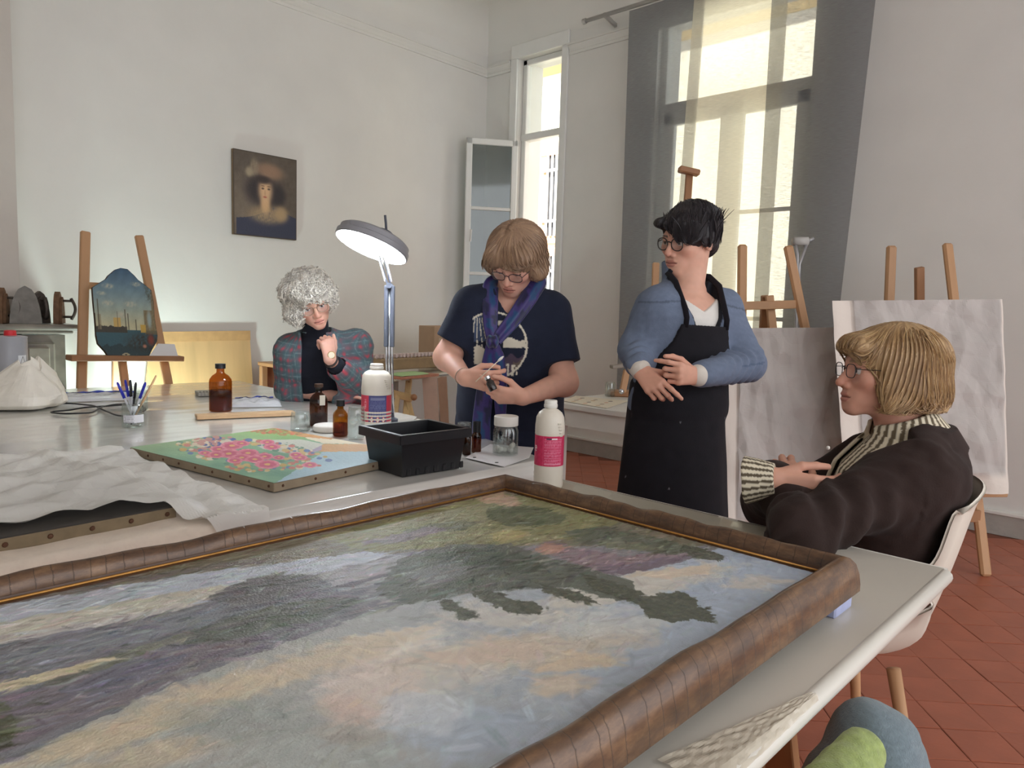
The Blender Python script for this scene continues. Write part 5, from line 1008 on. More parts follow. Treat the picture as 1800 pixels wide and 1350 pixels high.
# ---------------------------------------------------------------- easels by the curtain, paper-covered boards, crutch
E2 = thing('mast_easel', 'tall beech mast easel just behind the apron wearer', 'easel', tuple(np.array([*at(1200, 700, 4.8)[:2], 0])))
m0, m1 = at(1212, 300, 4.9), at(1200, 480, 4.84); MB().bar(m0, ext(m0, m1, 0.0), 0.045, 0.035, up=TV, bev=0.004).build('mast', M_wood2, E2)
MB().bar(at(1193, 297, 4.86), at(1229, 305, 4.86), 0.04, 0.07, up=TV, bev=0.008).build('top_clamp', M_wood2, E2)
for x0, x1 in ((1153, 1145), (1245, 1260)): q0, q1 = at(x0, 462 if x0 < 1200 else 530, 4.82), at(x1, 700, 4.75); MB().bar(q0, ext(q0, q1, 0.0), 0.045, 0.03, up=TV, bev=0.006).build('leg', M_wood, E2)
MB().bar(at(1145, 600, 4.78), at(1255, 600, 4.78), 0.05, 0.03, up=TV, bev=0.004).build('crossbar', M_wood, E2)
E3 = thing('easel', 'beech easel behind the lower paper-covered board, next to the crutch', 'easel', tuple(np.array([*at(1345, 800, 3.95)[:2], 0])))
for (x0, y0), (x1, y1) in (((1305, 430), (1303, 620)), ((1385, 432), (1424, 620))): q0, q1 = at(x0, y0, 3.98), at(x1, y1, 3.955); MB().bar(q0, ext(q0, q1, 0.0), 0.05, 0.03, up=TV, bev=0.010).build('upright', M_wood, E3)
MB().bar(at(1295, 538, 3.95), at(1398, 535, 3.95), 0.045, 0.025, up=TV, bev=0.003).build('crossbar', M_wood, E3)
q0, q1 = at(1352, 520, 3.99), at(1362, 620, 3.97); MB().bar(q0, ext(q0, q1, 0.0), 0.042, 0.03, up=TV, bev=0.003).build('centre_leg', M_wood, E3)
q0 = at(1345, 520, 4.02); MB().bar(q0, np.array([*at(1330, 800, 4.55)[:2], 0.0]), 0.04, 0.03, up=TV, bev=0.003).build('rear_leg', M_wood2, E3)
E4 = thing('easel', 'beech easel carrying the larger paper-covered board on the right', 'easel', tuple(np.array([*onz(1620, 1000, 0)[:2], 0])))
fR = onz(1733, 1013, 0); tR = at(1665, 428, 3.95); MB().bar(tR, fR, 0.052, 0.032, up=TV, bev=0.010).build('upright', M_wood, E4)
fL = onz(1545, 960, 0); tL = at(1567, 432, 3.95); MB().bar(tL, fL, 0.052, 0.032, up=TV, bev=0.010).build('upright', M_wood, E4)
MB().bar(at(1500, 905, 3.66), at(1722, 907, 3.64), 0.06, 0.025, up=TV, bev=0.003).build('crossbar', M_wood2, E4)
MB().bar(at(1470, 868, 3.56), at(1765, 866, 3.56), 0.03, 0.06, up=TV, bev=0.003).build('tray', M_wood, E4)
q0 = at(1616, 470, 4.0); MB().bar(q0, np.array([*at(1620, 900, 4.5)[:2], 0.0]), 0.045, 0.03, up=TV, bev=0.003).build('rear_leg', M_wood2, E4)
M_pap = mat('wrapping_tissue', rough=0.7, attr=True)
def papered(cor_px, dTop, dBot, inner, label, seed, flap=0.0, fold=False):
    # a board hung with a sheet of tissue: board and sheet
    tl, tr, br, bl_ = cor_px; A, B, C_, D_ = at(*tl, dTop), at(*tr, dTop), at(*br, dBot), at(*bl_, dBot)
    t = thing('papered_board', label, 'board', tuple((C_ + D_) / 2), 'tissue-covered boards on the easels')
    s_, t_ = np.meshgrid(np.linspace(0, 1, 110), np.linspace(0, 1, 110), indexing='ij')
    G_ = (A * (1 - s_)[..., None] + B * s_[..., None]) * (1 - t_)[..., None] + (D_ * (1 - s_)[..., None] + C_ * s_[..., None]) * t_[..., None]
    S = np.stack([s_, t_], -1); ins = sstep(inner[0] - .01, inner[0] + .01, s_) * (1 - sstep(inner[1] - .01, inner[1] + .01, s_)) * (1 - sstep(inner[2] - .02, inner[2] + .03, t_))
    G_ = G_ + TV * (0.062 * (crumple(S, 4.6, seed, 7) + .4) * (.35 + .65 * ins) + 0.03 * flap * (1 - sstep(0, .12, s_)) + .012 * np.sin(s_ * 22) * (1 - ins) * t_ + 0.012)[..., None]
    cr_ = crumple(S, 3.2, seed, 12)
    c = np.array([226, 216, 206.]) * (1 - .16 * ins)[..., None] + ins[..., None] * np.array([-2, 0, 4.]); c = c * (1 + .10 * snoise(S, 2, seed, 3) * ins)[..., None]
    sheet = MB().grid(G_, col=lin(np.clip(c, 0, 255))).build('tissue_sheet', M_pap, t, smooth=False)
    k = lambda a, b: (A * (1 - a) + B * a) * (1 - b) + (D_ * (1 - a) + C_ * a) * b
    V = np.array([k(inner[0], .004), k(inner[1], .004), k(inner[1], inner[2]), k(inner[0], inner[2])]); V = np.concatenate([V - TV * 0.004, V - TV * 0.026])
    MB().add(V, [(0, 1, 2, 3), (7, 6, 5, 4), (0, 4, 5, 1), (1, 5, 6, 2), (2, 6, 7, 3), (3, 7, 4, 0)]).build('board', mat('canvas_back', (150, 146, 142), 0.8), t)
papered(((1272, 577), (1475, 575), (1500, 925), (1262, 940)), 3.80, 3.68, (0.12, 0.97, 0.93), 'lower tissue-covered board standing beside the apron wearer', 11)
papered(((1455, 529), (1758, 526), (1768, 866), (1478, 870)), 3.60, 3.50, (0.13, 0.985, 0.90), 'larger tissue-covered board behind the seated person', 23, 1.0)
CRu = thing('crutch', 'grey metal crutch leaning behind the easel by the curtain', 'crutch', tuple(np.array([*at(1405, 760, 4.3)[:2], 0])))
Mcr = mat('crutch_grey', (176, 176, 178), 0.35, 0.5)
c0, c1, c2 = at(1397, 424, 4.35), at(1418, 428, 4.35), at(1405, 465, 4.33); cb = np.array([*at(1400, 800, 4.25)[:2], 0.01])
MB().tube([c0, c0 + (c2 - c0) * 0.6, at(1401, 500, 4.32), cb], 0.010, 8).build('tube', Mcr, CRu, smooth=True); MB().tube([c1, c2, at(1404, 500, 4.32)], 0.010, 8).build('tube', Mcr, CRu, smooth=True)
MB().tube([at(1394, 424, 4.35), at(1420, 424, 4.35)], 0.026, 10).build('arm_pad', mat('pad_grey', (190, 188, 184), 0.7), CRu, smooth=True); MB().tube([at(1420, 424, 4.35), at(1430, 419, 4.35)], 0.010, 8).build('pad_end', Mcr, CRu, smooth=True)
# ---------------------------------------------------------------- chairs
M_shell = mat('white_shell', (226, 218, 204), 0.38)
def shell_chair(c, fwd, label, zs=0.45, back_h=0.40, w_=0.44, wing=0.035, wrap=0.056):
    f = nrm(fwd); s_ = np.array([-f[1], f[0], 0]); t = thing('shell_chair', label, 'chair', (c[0], c[1], 0), 'white shell chairs')
    prof_ = [(0.235, zs - 0.035), (0.215, zs - 0.004), (0.15, zs), (0.0, zs - 0.012), (-0.11, zs - 0.008), (-0.175, zs + 0.03), (-0.21, zs + 0.10), (-0.235, zs + 0.2), (-0.265, zs + 0.31), (-0.29, zs + back_h - 0.03), (-0.305, zs + back_h)]
    prof_ = np.array(prof_); tt = np.linspace(0, 10, 34); pr = np.stack([np.interp(tt, np.arange(11), prof_[:, k]) for k in range(2)], 1)
    for _ in range(2): pr[1:-1] = (pr[:-2] + 2 * pr[1:-1] + pr[2:]) / 4
    nw = 25; G_ = np.zeros((34, nw, 3)); q = np.linspace(-1, 1, nw)
    for i in range(34):
        up_ = tt[i] / 10; ww = w_ / 2 * (1.0 - 0.10 * sstep(.65, 1, up_)) * (1 - 0.05 * (1 - sstep(0, .15, up_)))
        rise = np.abs(q) ** 4; wg = wing * sstep(0.05, 0.45, up_); topround = -(np.abs(q) ** 4) * 0.05 * sstep(.85, 1, up_)
        G_[i] = np.array([c[0], c[1], 0]) + (pr[i, 0] + rise * wrap * sstep(.45, .6, up_))[:, None] * f + (q * ww)[:, None] * s_ + (pr[i, 1] + rise * wg * (1 - sstep(.55, .8, up_)) + topround)[:, None] * UV
    n_ = np.cross(np.gradient(G_, axis=0), np.gradient(G_, axis=1)); n_ /= np.linalg.norm(n_, axis=-1, keepdims=True) + 1e-9
    Bk = G_ - n_ * 0.007; mb = MB(); mb.grid(G_); mb.grid(Bk, flip=True); N_ = 34 * nw
    per = [i * nw for i in range(34)] + [33 * nw + j for j in range(1, nw)] + [i * nw + nw - 1 for i in range(32, -1, -1)] + [j for j in range(nw - 2, 0, -1)]
    mb.f += [(per[i], per[(i + 1) % len(per)], N_ + per[(i + 1) % len(per)], N_ + per[i]) for i in range(len(per))]
    mb.build('seat_shell', M_shell, t, smooth=True)
    for a, b in ((1, 1), (1, -1), (-1, 1), (-1, -1)):
        o = np.array([c[0], c[1], 0]); MB().tube([o + f * a * 0.13 + s_ * b * 0.13 + UV * (zs - 0.03), o + f * a * 0.20 + s_ * b * 0.21], [0.016, 0.011], 10).build('leg', M_wood, t, smooth=True)
    return t
cb_ = at(1676, 870, 1.78); fw = nrm(-RV * 0.97 - TV * 0.10); cc = cb_ + fw * 0.29
CHD = shell_chair(cc, fw, 'white plastic shell chair the person in the dark jacket sits on', 0.45, 0.42, 0.50, 0.15, 0.10)
cg = at(1538, 1285, 1.0); fg = nrm(TV * 0.85 - RV * 0.45)
shell_chair(np.array([cg[0], cg[1], 0]) + fg * 0.30, fg, 'white shell chair under the draped grey-blue garment', 0.33, 0.26, 0.14)
# crumpled film at the near corner of the big table
a, b = np.meshgrid(np.linspace(0, 1, 60), np.linspace(0, 1, 24), indexing='ij'); S = np.stack([a * 3, b], -1)
pA, pB_ = onz(1200, 1352, TZ + .002), onz(1392, 1236, TZ + .002); ed0, ed1 = np.array([0.66, 0.318, TZ]), np.array([0.93, 0.318, TZ])
G_ = (ed0 * (1 - a)[..., None] + ed1 * a[..., None]); G_ = G_ + np.array([0, 1, 0]) * (b * (0.06 * (1 - a) + 0.010))[..., None]; G_[..., 2] = TZ + 0.003 + 0.005 * (crumple(S, 3, 5, 7) + .4).clip(0, 1); G_[..., 2] -= 0.03 * np.clip(.25 - b, 0, 1)
MB().grid(G_).build('torn_film', mat('shiny_film', (228, 218, 198), 0.08, coat=1.0, alpha=0.7), smooth=False, label='torn crumpled film end taped at the near table edge', cat='plastic film')
# film strip along the far edge of the same table
gx_, gy_ = np.meshgrid(np.linspace(1.30, 1.632, 20), np.linspace(0.62, 1.335, 60), indexing='ij'); zf = TZ + 0.0018 + 0.0022 * np.abs(snoise(np.stack([gx_, gy_], -1), 5, 4, 2)); zf = np.where(gx_ > 1.618, zf - 0.012, zf)
MB().grid(np.stack([gx_, gy_, zf], -1)).build('clear_film', clear_glass('film_clear', (238, 238, 234), 0.06, 0.05), smooth=True, label='smooth clear film along the far edge of the landscape table', cat='plastic film')
# ================================================================== sculpting tools (signed distance fields meshed with surface nets)
def mesh_sdf(fn, lo, hi, h):
    lo = np.asarray(lo, float); hi = np.asarray(hi, float); k = 4
    nc = np.ceil((hi - lo) / (h * k)).astype(int) + 1
    g = np.stack(np.meshgrid(*[lo[i] + np.arange(nc[i]) * h * k for i in range(3)], indexing='ij'), -1)
    dc = fn(g.reshape(-1, 3)).reshape(nc)
    n = (nc - 1) * k + 1
    D = np.repeat(np.repeat(np.repeat(dc, k, 0), k, 1), k, 2)[:n[0], :n[1], :n[2]].astype(np.float32)
    a = np.abs(dc) < h * k * 2.4
    act = np.zeros(nc - 1, bool)
    for i in (0, 1):
        for j in (0, 1):
            for l in (0, 1): act |= a[i:nc[0] - 1 + i, j:nc[1] - 1 + j, l:nc[2] - 1 + l]
    m_ = np.repeat(np.repeat(np.repeat(act, k, 0), k, 1), k, 2)
    M = np.zeros(n, bool); M[:-1, :-1, :-1] |= m_; M[1:, 1:, 1:] |= m_; M[1:, :-1, :-1] |= m_; M[:-1, 1:, :-1] |= m_; M[:-1, :-1, 1:] |= m_
    ix = np.argwhere(M); D[M] = fn(lo + ix * h)
    S = D < 0
    c = [S[i:n[0] - 1 + i, j:n[1] - 1 + j, l:n[2] - 1 + l] for i in (0, 1) for j in (0, 1) for l in (0, 1)]
    sm_ = np.sum(c, 0); cell = (sm_ > 0) & (sm_ < 8); ci = np.argwhere(cell); vid = -np.ones(cell.shape, int); vid[cell] = np.arange(len(ci))
    acc = np.zeros((len(ci), 3)); cnt = np.zeros(len(ci))
    off = [np.array(o) for o in ((0, 0, 0), (1, 0, 0), (0, 1, 0), (0, 0, 1), (1, 1, 0), (1, 0, 1), (0, 1, 1), (1, 1, 1))]
    E = [((0, 0, 0), (1, 0, 0)), ((0, 1, 0), (1, 1, 0)), ((0, 0, 1), (1, 0, 1)), ((0, 1, 1), (1, 1, 1)), ((0, 0, 0), (0, 1, 0)), ((1, 0, 0), (1, 1, 0)), ((0, 0, 1), (0, 1, 1)), ((1, 0, 1), (1, 1, 1)), ((0, 0, 0), (0, 0, 1)), ((1, 0, 0), (1, 0, 1)), ((0, 1, 0), (0, 1, 1)), ((1, 1, 0), (1, 1, 1))]
    for p, q in E:
        p = np.array(p); q = np.array(q); A = ci + p; B = ci + q; da = D[A[:, 0], A[:, 1], A[:, 2]]; db = D[B[:, 0], B[:, 1], B[:, 2]]
        x = (da < 0) != (db < 0); t = np.where(x, da / (da - db + 1e-20), 0); acc += np.where(x[:, None], A + (B - A) * t[:, None], 0); cnt += x
    V = lo + acc / cnt[:, None] * h; F = []
    for ax in range(3):
        o1, o2 = (ax + 1) % 3, (ax + 2) % 3
        sl0 = [slice(None)] * 3; sl1 = [slice(None)] * 3; sl0[ax] = slice(0, -1); sl1[ax] = slice(1, None)
        x = S[tuple(sl0)] != S[tuple(sl1)]; e = np.argwhere(x)
        ok = (e[:, o1] > 0) & (e[:, o2] > 0) & (e[:, o1] < n[o1] - 1) & (e[:, o2] < n[o2] - 1); e = e[ok]
        ins = S[e[:, 0], e[:, 1], e[:, 2]]
        u = np.zeros(3, int); u[o1] = 1; w_ = np.zeros(3, int); w_[o2] = 1
        q = [e - u - w_, e - w_, e, e - u]; q = np.stack([vid[a_[:, 0], a_[:, 1], a_[:, 2]] for a_ in q], 1)
        q = np.where(ins[:, None], q, q[:, ::-1]); F.append(q)
    return V, np.concatenate(F)
def smin(a, b, k):
    h_ = np.clip(0.5 + 0.5 * (b - a) / k, 0, 1); return b * (1 - h_) + a * h_ - k * h_ * (1 - h_)
def smax(a, b, k): return -smin(-a, -b, k)
def rcone(P, a, b, ra, rb):
    a = np.asarray(a, float); b = np.asarray(b, float); ab = b - a; t = np.clip((P - a) @ ab / (ab @ ab + 1e-12), 0, 1)
    return np.linalg.norm(P - a - t[:, None] * ab, axis=1) - (ra + (rb - ra) * t)
def chain(P, pts, rad, k=0.02):
    d = None
    for i in range(len(pts) - 1):
        e = rcone(P, pts[i], pts[i + 1], rad[i], rad[i + 1]); d = e if d is None else smin(d, e, k)
    return d
def ell(P, c, r):
    q = (P - np.asarray(c)) / np.asarray(r); k0 = np.linalg.norm(q, axis=1); k1 = np.linalg.norm(q / np.asarray(r), axis=1); return k0 * (k0 - 1) / (k1 + 1e-9)
def torso_sdf(P, tr, off=0.0):
    ax = tr['ax']; w_ = P - tr['HC']; l = tr['len']; tt = w_ @ ax / l; t = np.clip(tt, tr['t0'], tr['t1'])
    a = w_ @ tr['sx']; b = w_ @ tr['sf'] - np.interp(t, tr['st'], tr['bend'])
    rs = np.interp(t, tr['st'], tr['rs']) + off; rf = np.where(b > 0, np.interp(t, tr['st'], tr['rf']), np.interp(t, tr['st'], tr['rb'])) + off
    e = (tt - t) * l
    return (np.sqrt((a / rs) ** 2 + (b / rf) ** 2 + (e / (0.6 * rf)) ** 2) - 1) * np.minimum(rs, rf)
def tcoord(P, tr):
    w_ = P - tr['HC']; return w_ @ tr['sx'], w_ @ tr['sf'], w_ @ tr['ax'] / tr['len']
def make_torso(HC, NB, side, st, rs, rf, rb, bend=None, t0=-0.05, t1=0.98):
    # side: from the subject's left to the subject's right
    HC = np.asarray(HC, float); NB = np.asarray(NB, float); ax = nrm(NB - HC); sx = np.asarray(side, float); sx = nrm(sx - ax * (sx @ ax)); sf = np.cross(ax, sx)
    return dict(HC=HC, len=float(np.linalg.norm(NB - HC)), ax=ax, sx=sx, sf=sf, st=st, rs=rs, rf=rf, rb=rb, bend=bend or [0] * len(st), t0=t0, t1=t1)
class Head:
    def __init__(s, O, fwd, up, scale=1.0):
        f = nrm(fwd); u = np.asarray(up, float); u = nrm(u - f * (u @ f)); x = np.cross(f, u)
        s.O = np.asarray(O, float); s.A = np.array([x, f, u]); s.k = scale
    def loc(s, P): return (P - s.O) @ s.A.T / s.k
    def world(s, p): return s.O + s.k * (np.asarray(p, float) @ s.A)
    def sdf(s, P, neck=None, nr=(0.050, 0.055)):
        p = s.loc(P); q = p.copy(); q[:, 0] = np.abs(q[:, 0])
        d = ell(p, (0, -0.010, 0.026), (0.073, 0.100, 0.083)); d = smin(d, ell(p, (0, 0.028, -0.034), (0.059, 0.064, 0.076)), 0.03)
        d = smin(d, rcone(q, (0.043, 0.005, -0.058), (0.008, 0.070, -0.092), 0.020, 0.020), 0.022); d = smin(d, ell(p, (0, 0.078, -0.096), (0.018, 0.015, 0.015)), 0.018)
        d = smin(d, ell(q, (0.040, 0.060, -0.024), (0.022, 0.022, 0.020)), 0.028); d = smin(d, rcone(q, (0, 0.086, 0.017), (0.042, 0.072, 0.014), 0.010, 0.009), 0.016)
        d = smax(d, -(np.linalg.norm(q - [0.032, 0.101, -0.003], axis=1) - 0.0175), 0.012)
        d = smin(d, ell(p, (0, 0.074, -0.066), (0.034, 0.022, 0.024)), 0.02)
        d = smin(d, rcone(p, (0, 0.088, 0.002), (0, 0.110, -0.035), 0.0065, 0.0105), 0.010); d = smin(d, np.linalg.norm(q - [0.0115, 0.097, -0.041], axis=1) - 0.0082, 0.007)
        d = smin(d, ell(p, (0, 0.0925, -0.0640), (0.023, 0.0085, 0.0055)), 0.005); d = smin(d, ell(p, (0, 0.0915, -0.0755), (0.0195, 0.0095, 0.0065)), 0.005)
        d = smax(d, -rcone(q, (0, 0.1035, -0.0695), (0.023, 0.094, -0.0700), 0.0022, 0.0016), 0.003)
        d = smin(d, np.linalg.norm(q - [0.0315, 0.0765, -0.003], axis=1) - 0.0122, 0.002)
        d = smin(d, smax(np.linalg.norm(q - [0.0315, 0.0765, -0.003], axis=1) - 0.0140, -(p[:, 2] - 0.0035), 0.002), 0.003)
        d = smin(d, ell(q, (0.076, -0.012, -0.010), (0.009, 0.019, 0.030)), 0.008)
        d = d * s.k
        if neck is not None: d = smin(d, rcone(P, s.world((0, -0.022, -0.055)), neck, nr[0], nr[1]), 0.025)
        return d
    def color(s, P, skin, lip=(188, 122, 110), brow=(90, 70, 58), blush=(204, 130, 112), age=0.0, lid=.0032):
        p = s.loc(P); q = p.copy(); q[:, 0] = np.abs(q[:, 0]); c = np.tile(np.array(skin, float), (len(P), 1)); c *= (1 + 0.03 * snoise(P, 25, 4, 2))[:, None]
        def ov(m_, col): nonlocal c; c = c * (1 - m_[:, None]) + np.array(col, float) * m_[:, None]
        g = lambda ctr, r: np.exp(-(((q - ctr) / r) ** 2).sum(1))
        ov(0.4 * g((0.042, 0.07, -0.034), (0.022, 0.03, 0.02)), blush); ov(0.5 * g((0, 0.112, -0.036), (0.014, 0.014, 0.014)), blush); ov(0.35 * g((0.032, 0.085, -0.02), (0.016, 0.02, 0.008)), (150, 104, 92))
        ov(0.75 * ((p[:, 1] > 0.085) & (q[:, 0] < 0.024 - 0.9 * np.abs(p[:, 2] + 0.0695)) & (np.abs(p[:, 2] + 0.0695) < 0.012)).astype(float), lip)
        ov(((np.abs(p[:, 2] + 0.0697) < 0.0014) & (q[:, 0] < 0.024) & (p[:, 1] > 0.085)).astype(float), (112, 64, 58))
        bz = 0.0195 - 4.0 * (q[:, 0] - 0.028) ** 2; ov(0.8 * ((np.abs(p[:, 2] - bz) < 0.0034) & (q[:, 0] > 0.010) & (q[:, 0] < 0.050) & (p[:, 1] > 0.05)).astype(float), brow)
        e = np.linalg.norm(q - [0.0315, 0.0765, -0.003], axis=1); eye = (e < 0.0134) & (p[:, 1] > 0.078) & (p[:, 2] < lid) & (p[:, 2] > -0.010)
        ov(eye.astype(float), (222, 214, 208)); ov((eye & (((q[:, 0] - 0.0315) ** 2 + (p[:, 2] + 0.003) ** 2) < 0.0058 ** 2)).astype(float), (64, 52, 44))
        ov((np.abs(e - 0.0137) < 0.0016).astype(float) * ((p[:, 2] > lid - .002) & (p[:, 2] < lid + .0024) & (p[:, 1] > 0.078)), (84, 58, 50))
        return c
def hand_caps(wrist, fwd, thumb, right, curls, spread=(0.10, 0.03, -0.04, -0.12), tdir=((0.5, 0.8, 0.3), (0.85, 0.4, 0.35), (0.95, 0.15, 0.3)), s=1.0):
    # curls: 4 x (mcp, pip, dip) in degrees; tdir: thumb bones as (along hand, to thumb side, to palm)
    w_ = np.asarray(wrist, float); f = nrm(fwd); th = np.asarray(thumb, float); th = nrm(th - f * (th @ f)); bk = np.cross(f, th) * (1 if right else -1)
    C = []; kn = [(0.088, 0.028), (0.092, 0.009), (0.087, -0.010), (0.078, -0.028)]; ln = [(0.042, 0.026, 0.020), (0.046, 0.029, 0.021), (0.043, 0.027, 0.020), (0.033, 0.021, 0.018)]
    for i in range(4):
        K = w_ + s * (f * kn[i][0] + th * kn[i][1] + bk * (0.002 - 0.003 * abs(i - 1.2))); C.append((w_ + th * kn[i][1] * 0.55 * s, K, 0.0135 * s, 0.0105 * s, 0))
        ang = 0; p = K; d0 = nrm(f + th * spread[i])
        for j in range(3):
            ang += math.radians(curls[i][j]); d = d0 * math.cos(ang) - bk * math.sin(ang); e = p + d * ln[i][j] * s
            C.append((p, e, (0.0093, 0.0084, 0.0076)[j] * s * (0.9 if i == 3 else 1), (0.0084, 0.0076, 0.0064)[j] * s * (0.9 if i == 3 else 1), i + 1)); p = e
    p = w_ + s * (f * 0.020 + th * 0.020 - bk * 0.008)
    for j, l in enumerate((0.045, 0.032, 0.027)):
        v = nrm(f * tdir[j][0] + th * tdir[j][1] - bk * tdir[j][2]); e = p + v * l * s; C.append((p, e, (0.0145, 0.0105, 0.0092)[j] * s, (0.0108, 0.0095, 0.0075)[j] * s, 5)); p = e
    return C, bk
def caps_sdf(P, C):
    groups = {}
    for a, b, ra, rb, g in C:
        e = rcone(P, a, b, ra, rb); groups[g] = e if g not in groups else smin(groups[g], e, 0.014 if g == 0 else 0.004)
    d = groups[0]
    for g in groups:
        if g: d = smin(d, groups[g], 0.006)
    return d
def bounds(pts, pad):
    pts = np.array(pts); return pts.min(0) - pad, pts.max(0) + pad
def comb(sdf, seeds, flow, n, step, lift=0.002, jit=0.0):
    p = np.array(seeds, float); out = [p.copy()]
    for i in range(n):
        e = 0.002; d0 = sdf(p); g = np.stack([(sdf(p + e * np.eye(3)[k]) - d0) / e for k in range(3)], 1); g /= np.linalg.norm(g, axis=1, keepdims=True) + 1e-9
        p = p - g * np.clip(d0 - lift, -0.02, 0.02)[:, None]
        d = flow(p, i); d = d - g * (d * g).sum(1)[:, None]; d /= np.linalg.norm(d, axis=1, keepdims=True) + 1e-9
        p = p + d * step
        if i == 0: out[0] = p.copy()
        else: out.append(p.copy())
    return np.stack(out, 1)     # (strand, point, 3)
def smooth_s(S, k=3):
    for _ in range(k): S[:, 1:-1] = (S[:, :-2] + 2 * S[:, 1:-1] + S[:, 2:]) / 4
    return S
def strands(mb, S, r, cols, n=4, taper=0.35):
    # ribbon-like tubes, all strands at once
    m_, k = S.shape[:2]; T_ = np.gradient(S, axis=1); T_ /= np.linalg.norm(T_, axis=2, keepdims=True) + 1e-9
    x = np.cross(T_, np.array([0.31, 0.52, 0.79])); x /= np.linalg.norm(x, axis=2, keepdims=True) + 1e-9; y = np.cross(T_, x)
    rad = (np.asarray(r).reshape(-1, 1) if np.ndim(r) else np.full((m_, 1), r)) * np.interp(np.linspace(0, 1, k), [0, 0.12, 0.75, 1], [0.5, 1, 1, taper])[None]
    a = np.arange(n) * 2 * PI / n
    V = S[:, :, None] + rad[:, :, None, None] * (np.cos(a)[None, None, :, None] * x[:, :, None] + np.sin(a)[None, None, :, None] * y[:, :, None])
    idx = np.arange(m_ * k * n).reshape(m_, k, n); A = idx[:, :-1]; B = idx[:, 1:]
    q = np.stack([A, np.roll(A, -1, 2), np.roll(B, -1, 2), B], -1).reshape(-1, 4)
    mb.add(V.reshape(-1, 3), q.tolist(), np.repeat(np.asarray(cols, float), k * n, 0))
def seg_uv(P, pts):
    # nearest segment of a chain: distance along, angle round
    best = np.full(len(P), 1e9); L = np.zeros(len(P)); A = np.zeros(len(P)); acc = 0.0
    for i in range(len(pts) - 1):
        a = np.asarray(pts[i], float); ab = np.asarray(pts[i + 1], float) - a; l = np.linalg.norm(ab); t = np.clip((P - a) @ ab / (l * l), -.6 if i == 0 else 0, 1); q = P - a - t[:, None] * ab; d = np.linalg.norm(q, axis=1)
        x, y, _ = basis(ab); k = d < best; best = np.where(k, d, best); L = np.where(k, acc + t * l, L); A = np.where(k, np.arctan2(q @ y, q @ x) * d, A); acc += l
    return best, L, A
M_skin = mat('skin', rough=0.5, attr=True, sss=0.12, spec=0.35)
M_hair = mat('hair', rough=0.45, attr=True, spec=0.5)
M_cloth = mat('cloth', rough=0.88, attr=True, bump=0.12, bscale=260, sheen=0.04, spec=0.2)
M_rim = mat('spectacle_rim', (30, 28, 30), 0.3); M_wire = mat('spectacle_wire', (176, 160, 140), 0.25, 0.8); M_lens = clear_glass('spectacle_lens', (244, 246, 248), 0.05, 0.02)
def sculpt(name, fn, lo, hi, h, col, material, parent=None, label=None, cat=None, group=None):
    V, F = mesh_sdf(fn, lo, hi, h); mb = MB(); mb.add(V, F.tolist(), lin(np.clip(col(V), 0, 255)))
    return mb.build(name, material, parent, smooth=True, label=label, cat=cat, group=group)
def body(label, pieces, skincol):
    """pieces: (fn, lo, hi, h, col) meshed and kept as one object, the person"""
    mb = MB()
    for fn, lo, hi, h, col in pieces:
        V, F = mesh_sdf(fn, lo, hi, h); mb.add(V, F.tolist(), lin(np.clip(col(V), 0, 255)))
    return mb.build('person', M_skin, smooth=True, label=label, cat='person')
def flat_col(c, amp=0.06, f=30, seed=1):
    return lambda V: np.array(c, float) * (1 + amp * snoise(V, f, seed, 2))[:, None]
def glasses(hd, parent, rim, rx=0.024, rz=0.018, drop=-0.006, yy=0.098, thick=0.0016, half=False, round_=2.2, cx=0.032):
    t = MB(); L_ = MB()
    for s_ in (-1, 1):
        a = np.linspace(0, 2 * PI, 33); ca, sa = np.cos(a), np.sin(a)
        X = s_ * cx + rx * np.sign(ca) * np.abs(ca) ** (2 / round_); Z = drop + rz * np.sign(sa) * np.abs(sa) ** (2 / round_); Y = yy - 0.10 * np.abs(X) ** 1.6 * 3
        pts = np.array([hd.world((x, y, z)) for x, y, z in zip(X, Y, Z)]); t.tube(pts, thick, 6, cap=False)
        ctr = hd.world((s_ * cx, yy - 0.10 * cx ** 1.6 * 3, drop)); L_.add(np.concatenate([[ctr], pts[:-1]]), [(0, i + 1, (i + 1) % 32 + 1) for i in range(32)])
        e = hd.world((s_ * (cx + rx), yy - 0.10 * (cx + rx) ** 1.6 * 3, drop + rz * 0.35)); t.tube([e, hd.world((s_ * 0.074, 0.05, drop + rz * 0.4)), hd.world((s_ * 0.080, -0.005, 0.004)), hd.world((s_ * 0.079, -0.03, -0.012))], thick * 0.9, 6)
    b = [hd.world((x, yy + 0.002 - 0.10 * abs(x) ** 1.6 * 3, drop + rz * 0.30 + 0.003 * (1 - (x / (cx - rx)) ** 2))) for x in np.linspace(-(cx - rx), cx - rx, 7)]; t.tube(b, thick * 1.1, 6)
    g = t.build('spectacles', rim, parent, smooth=True); L_.build('lenses', M_lens, g)
    return g
def blank(head, pts):  # bounds for a head
    c = head.O; return c - 0.17, c + 0.17
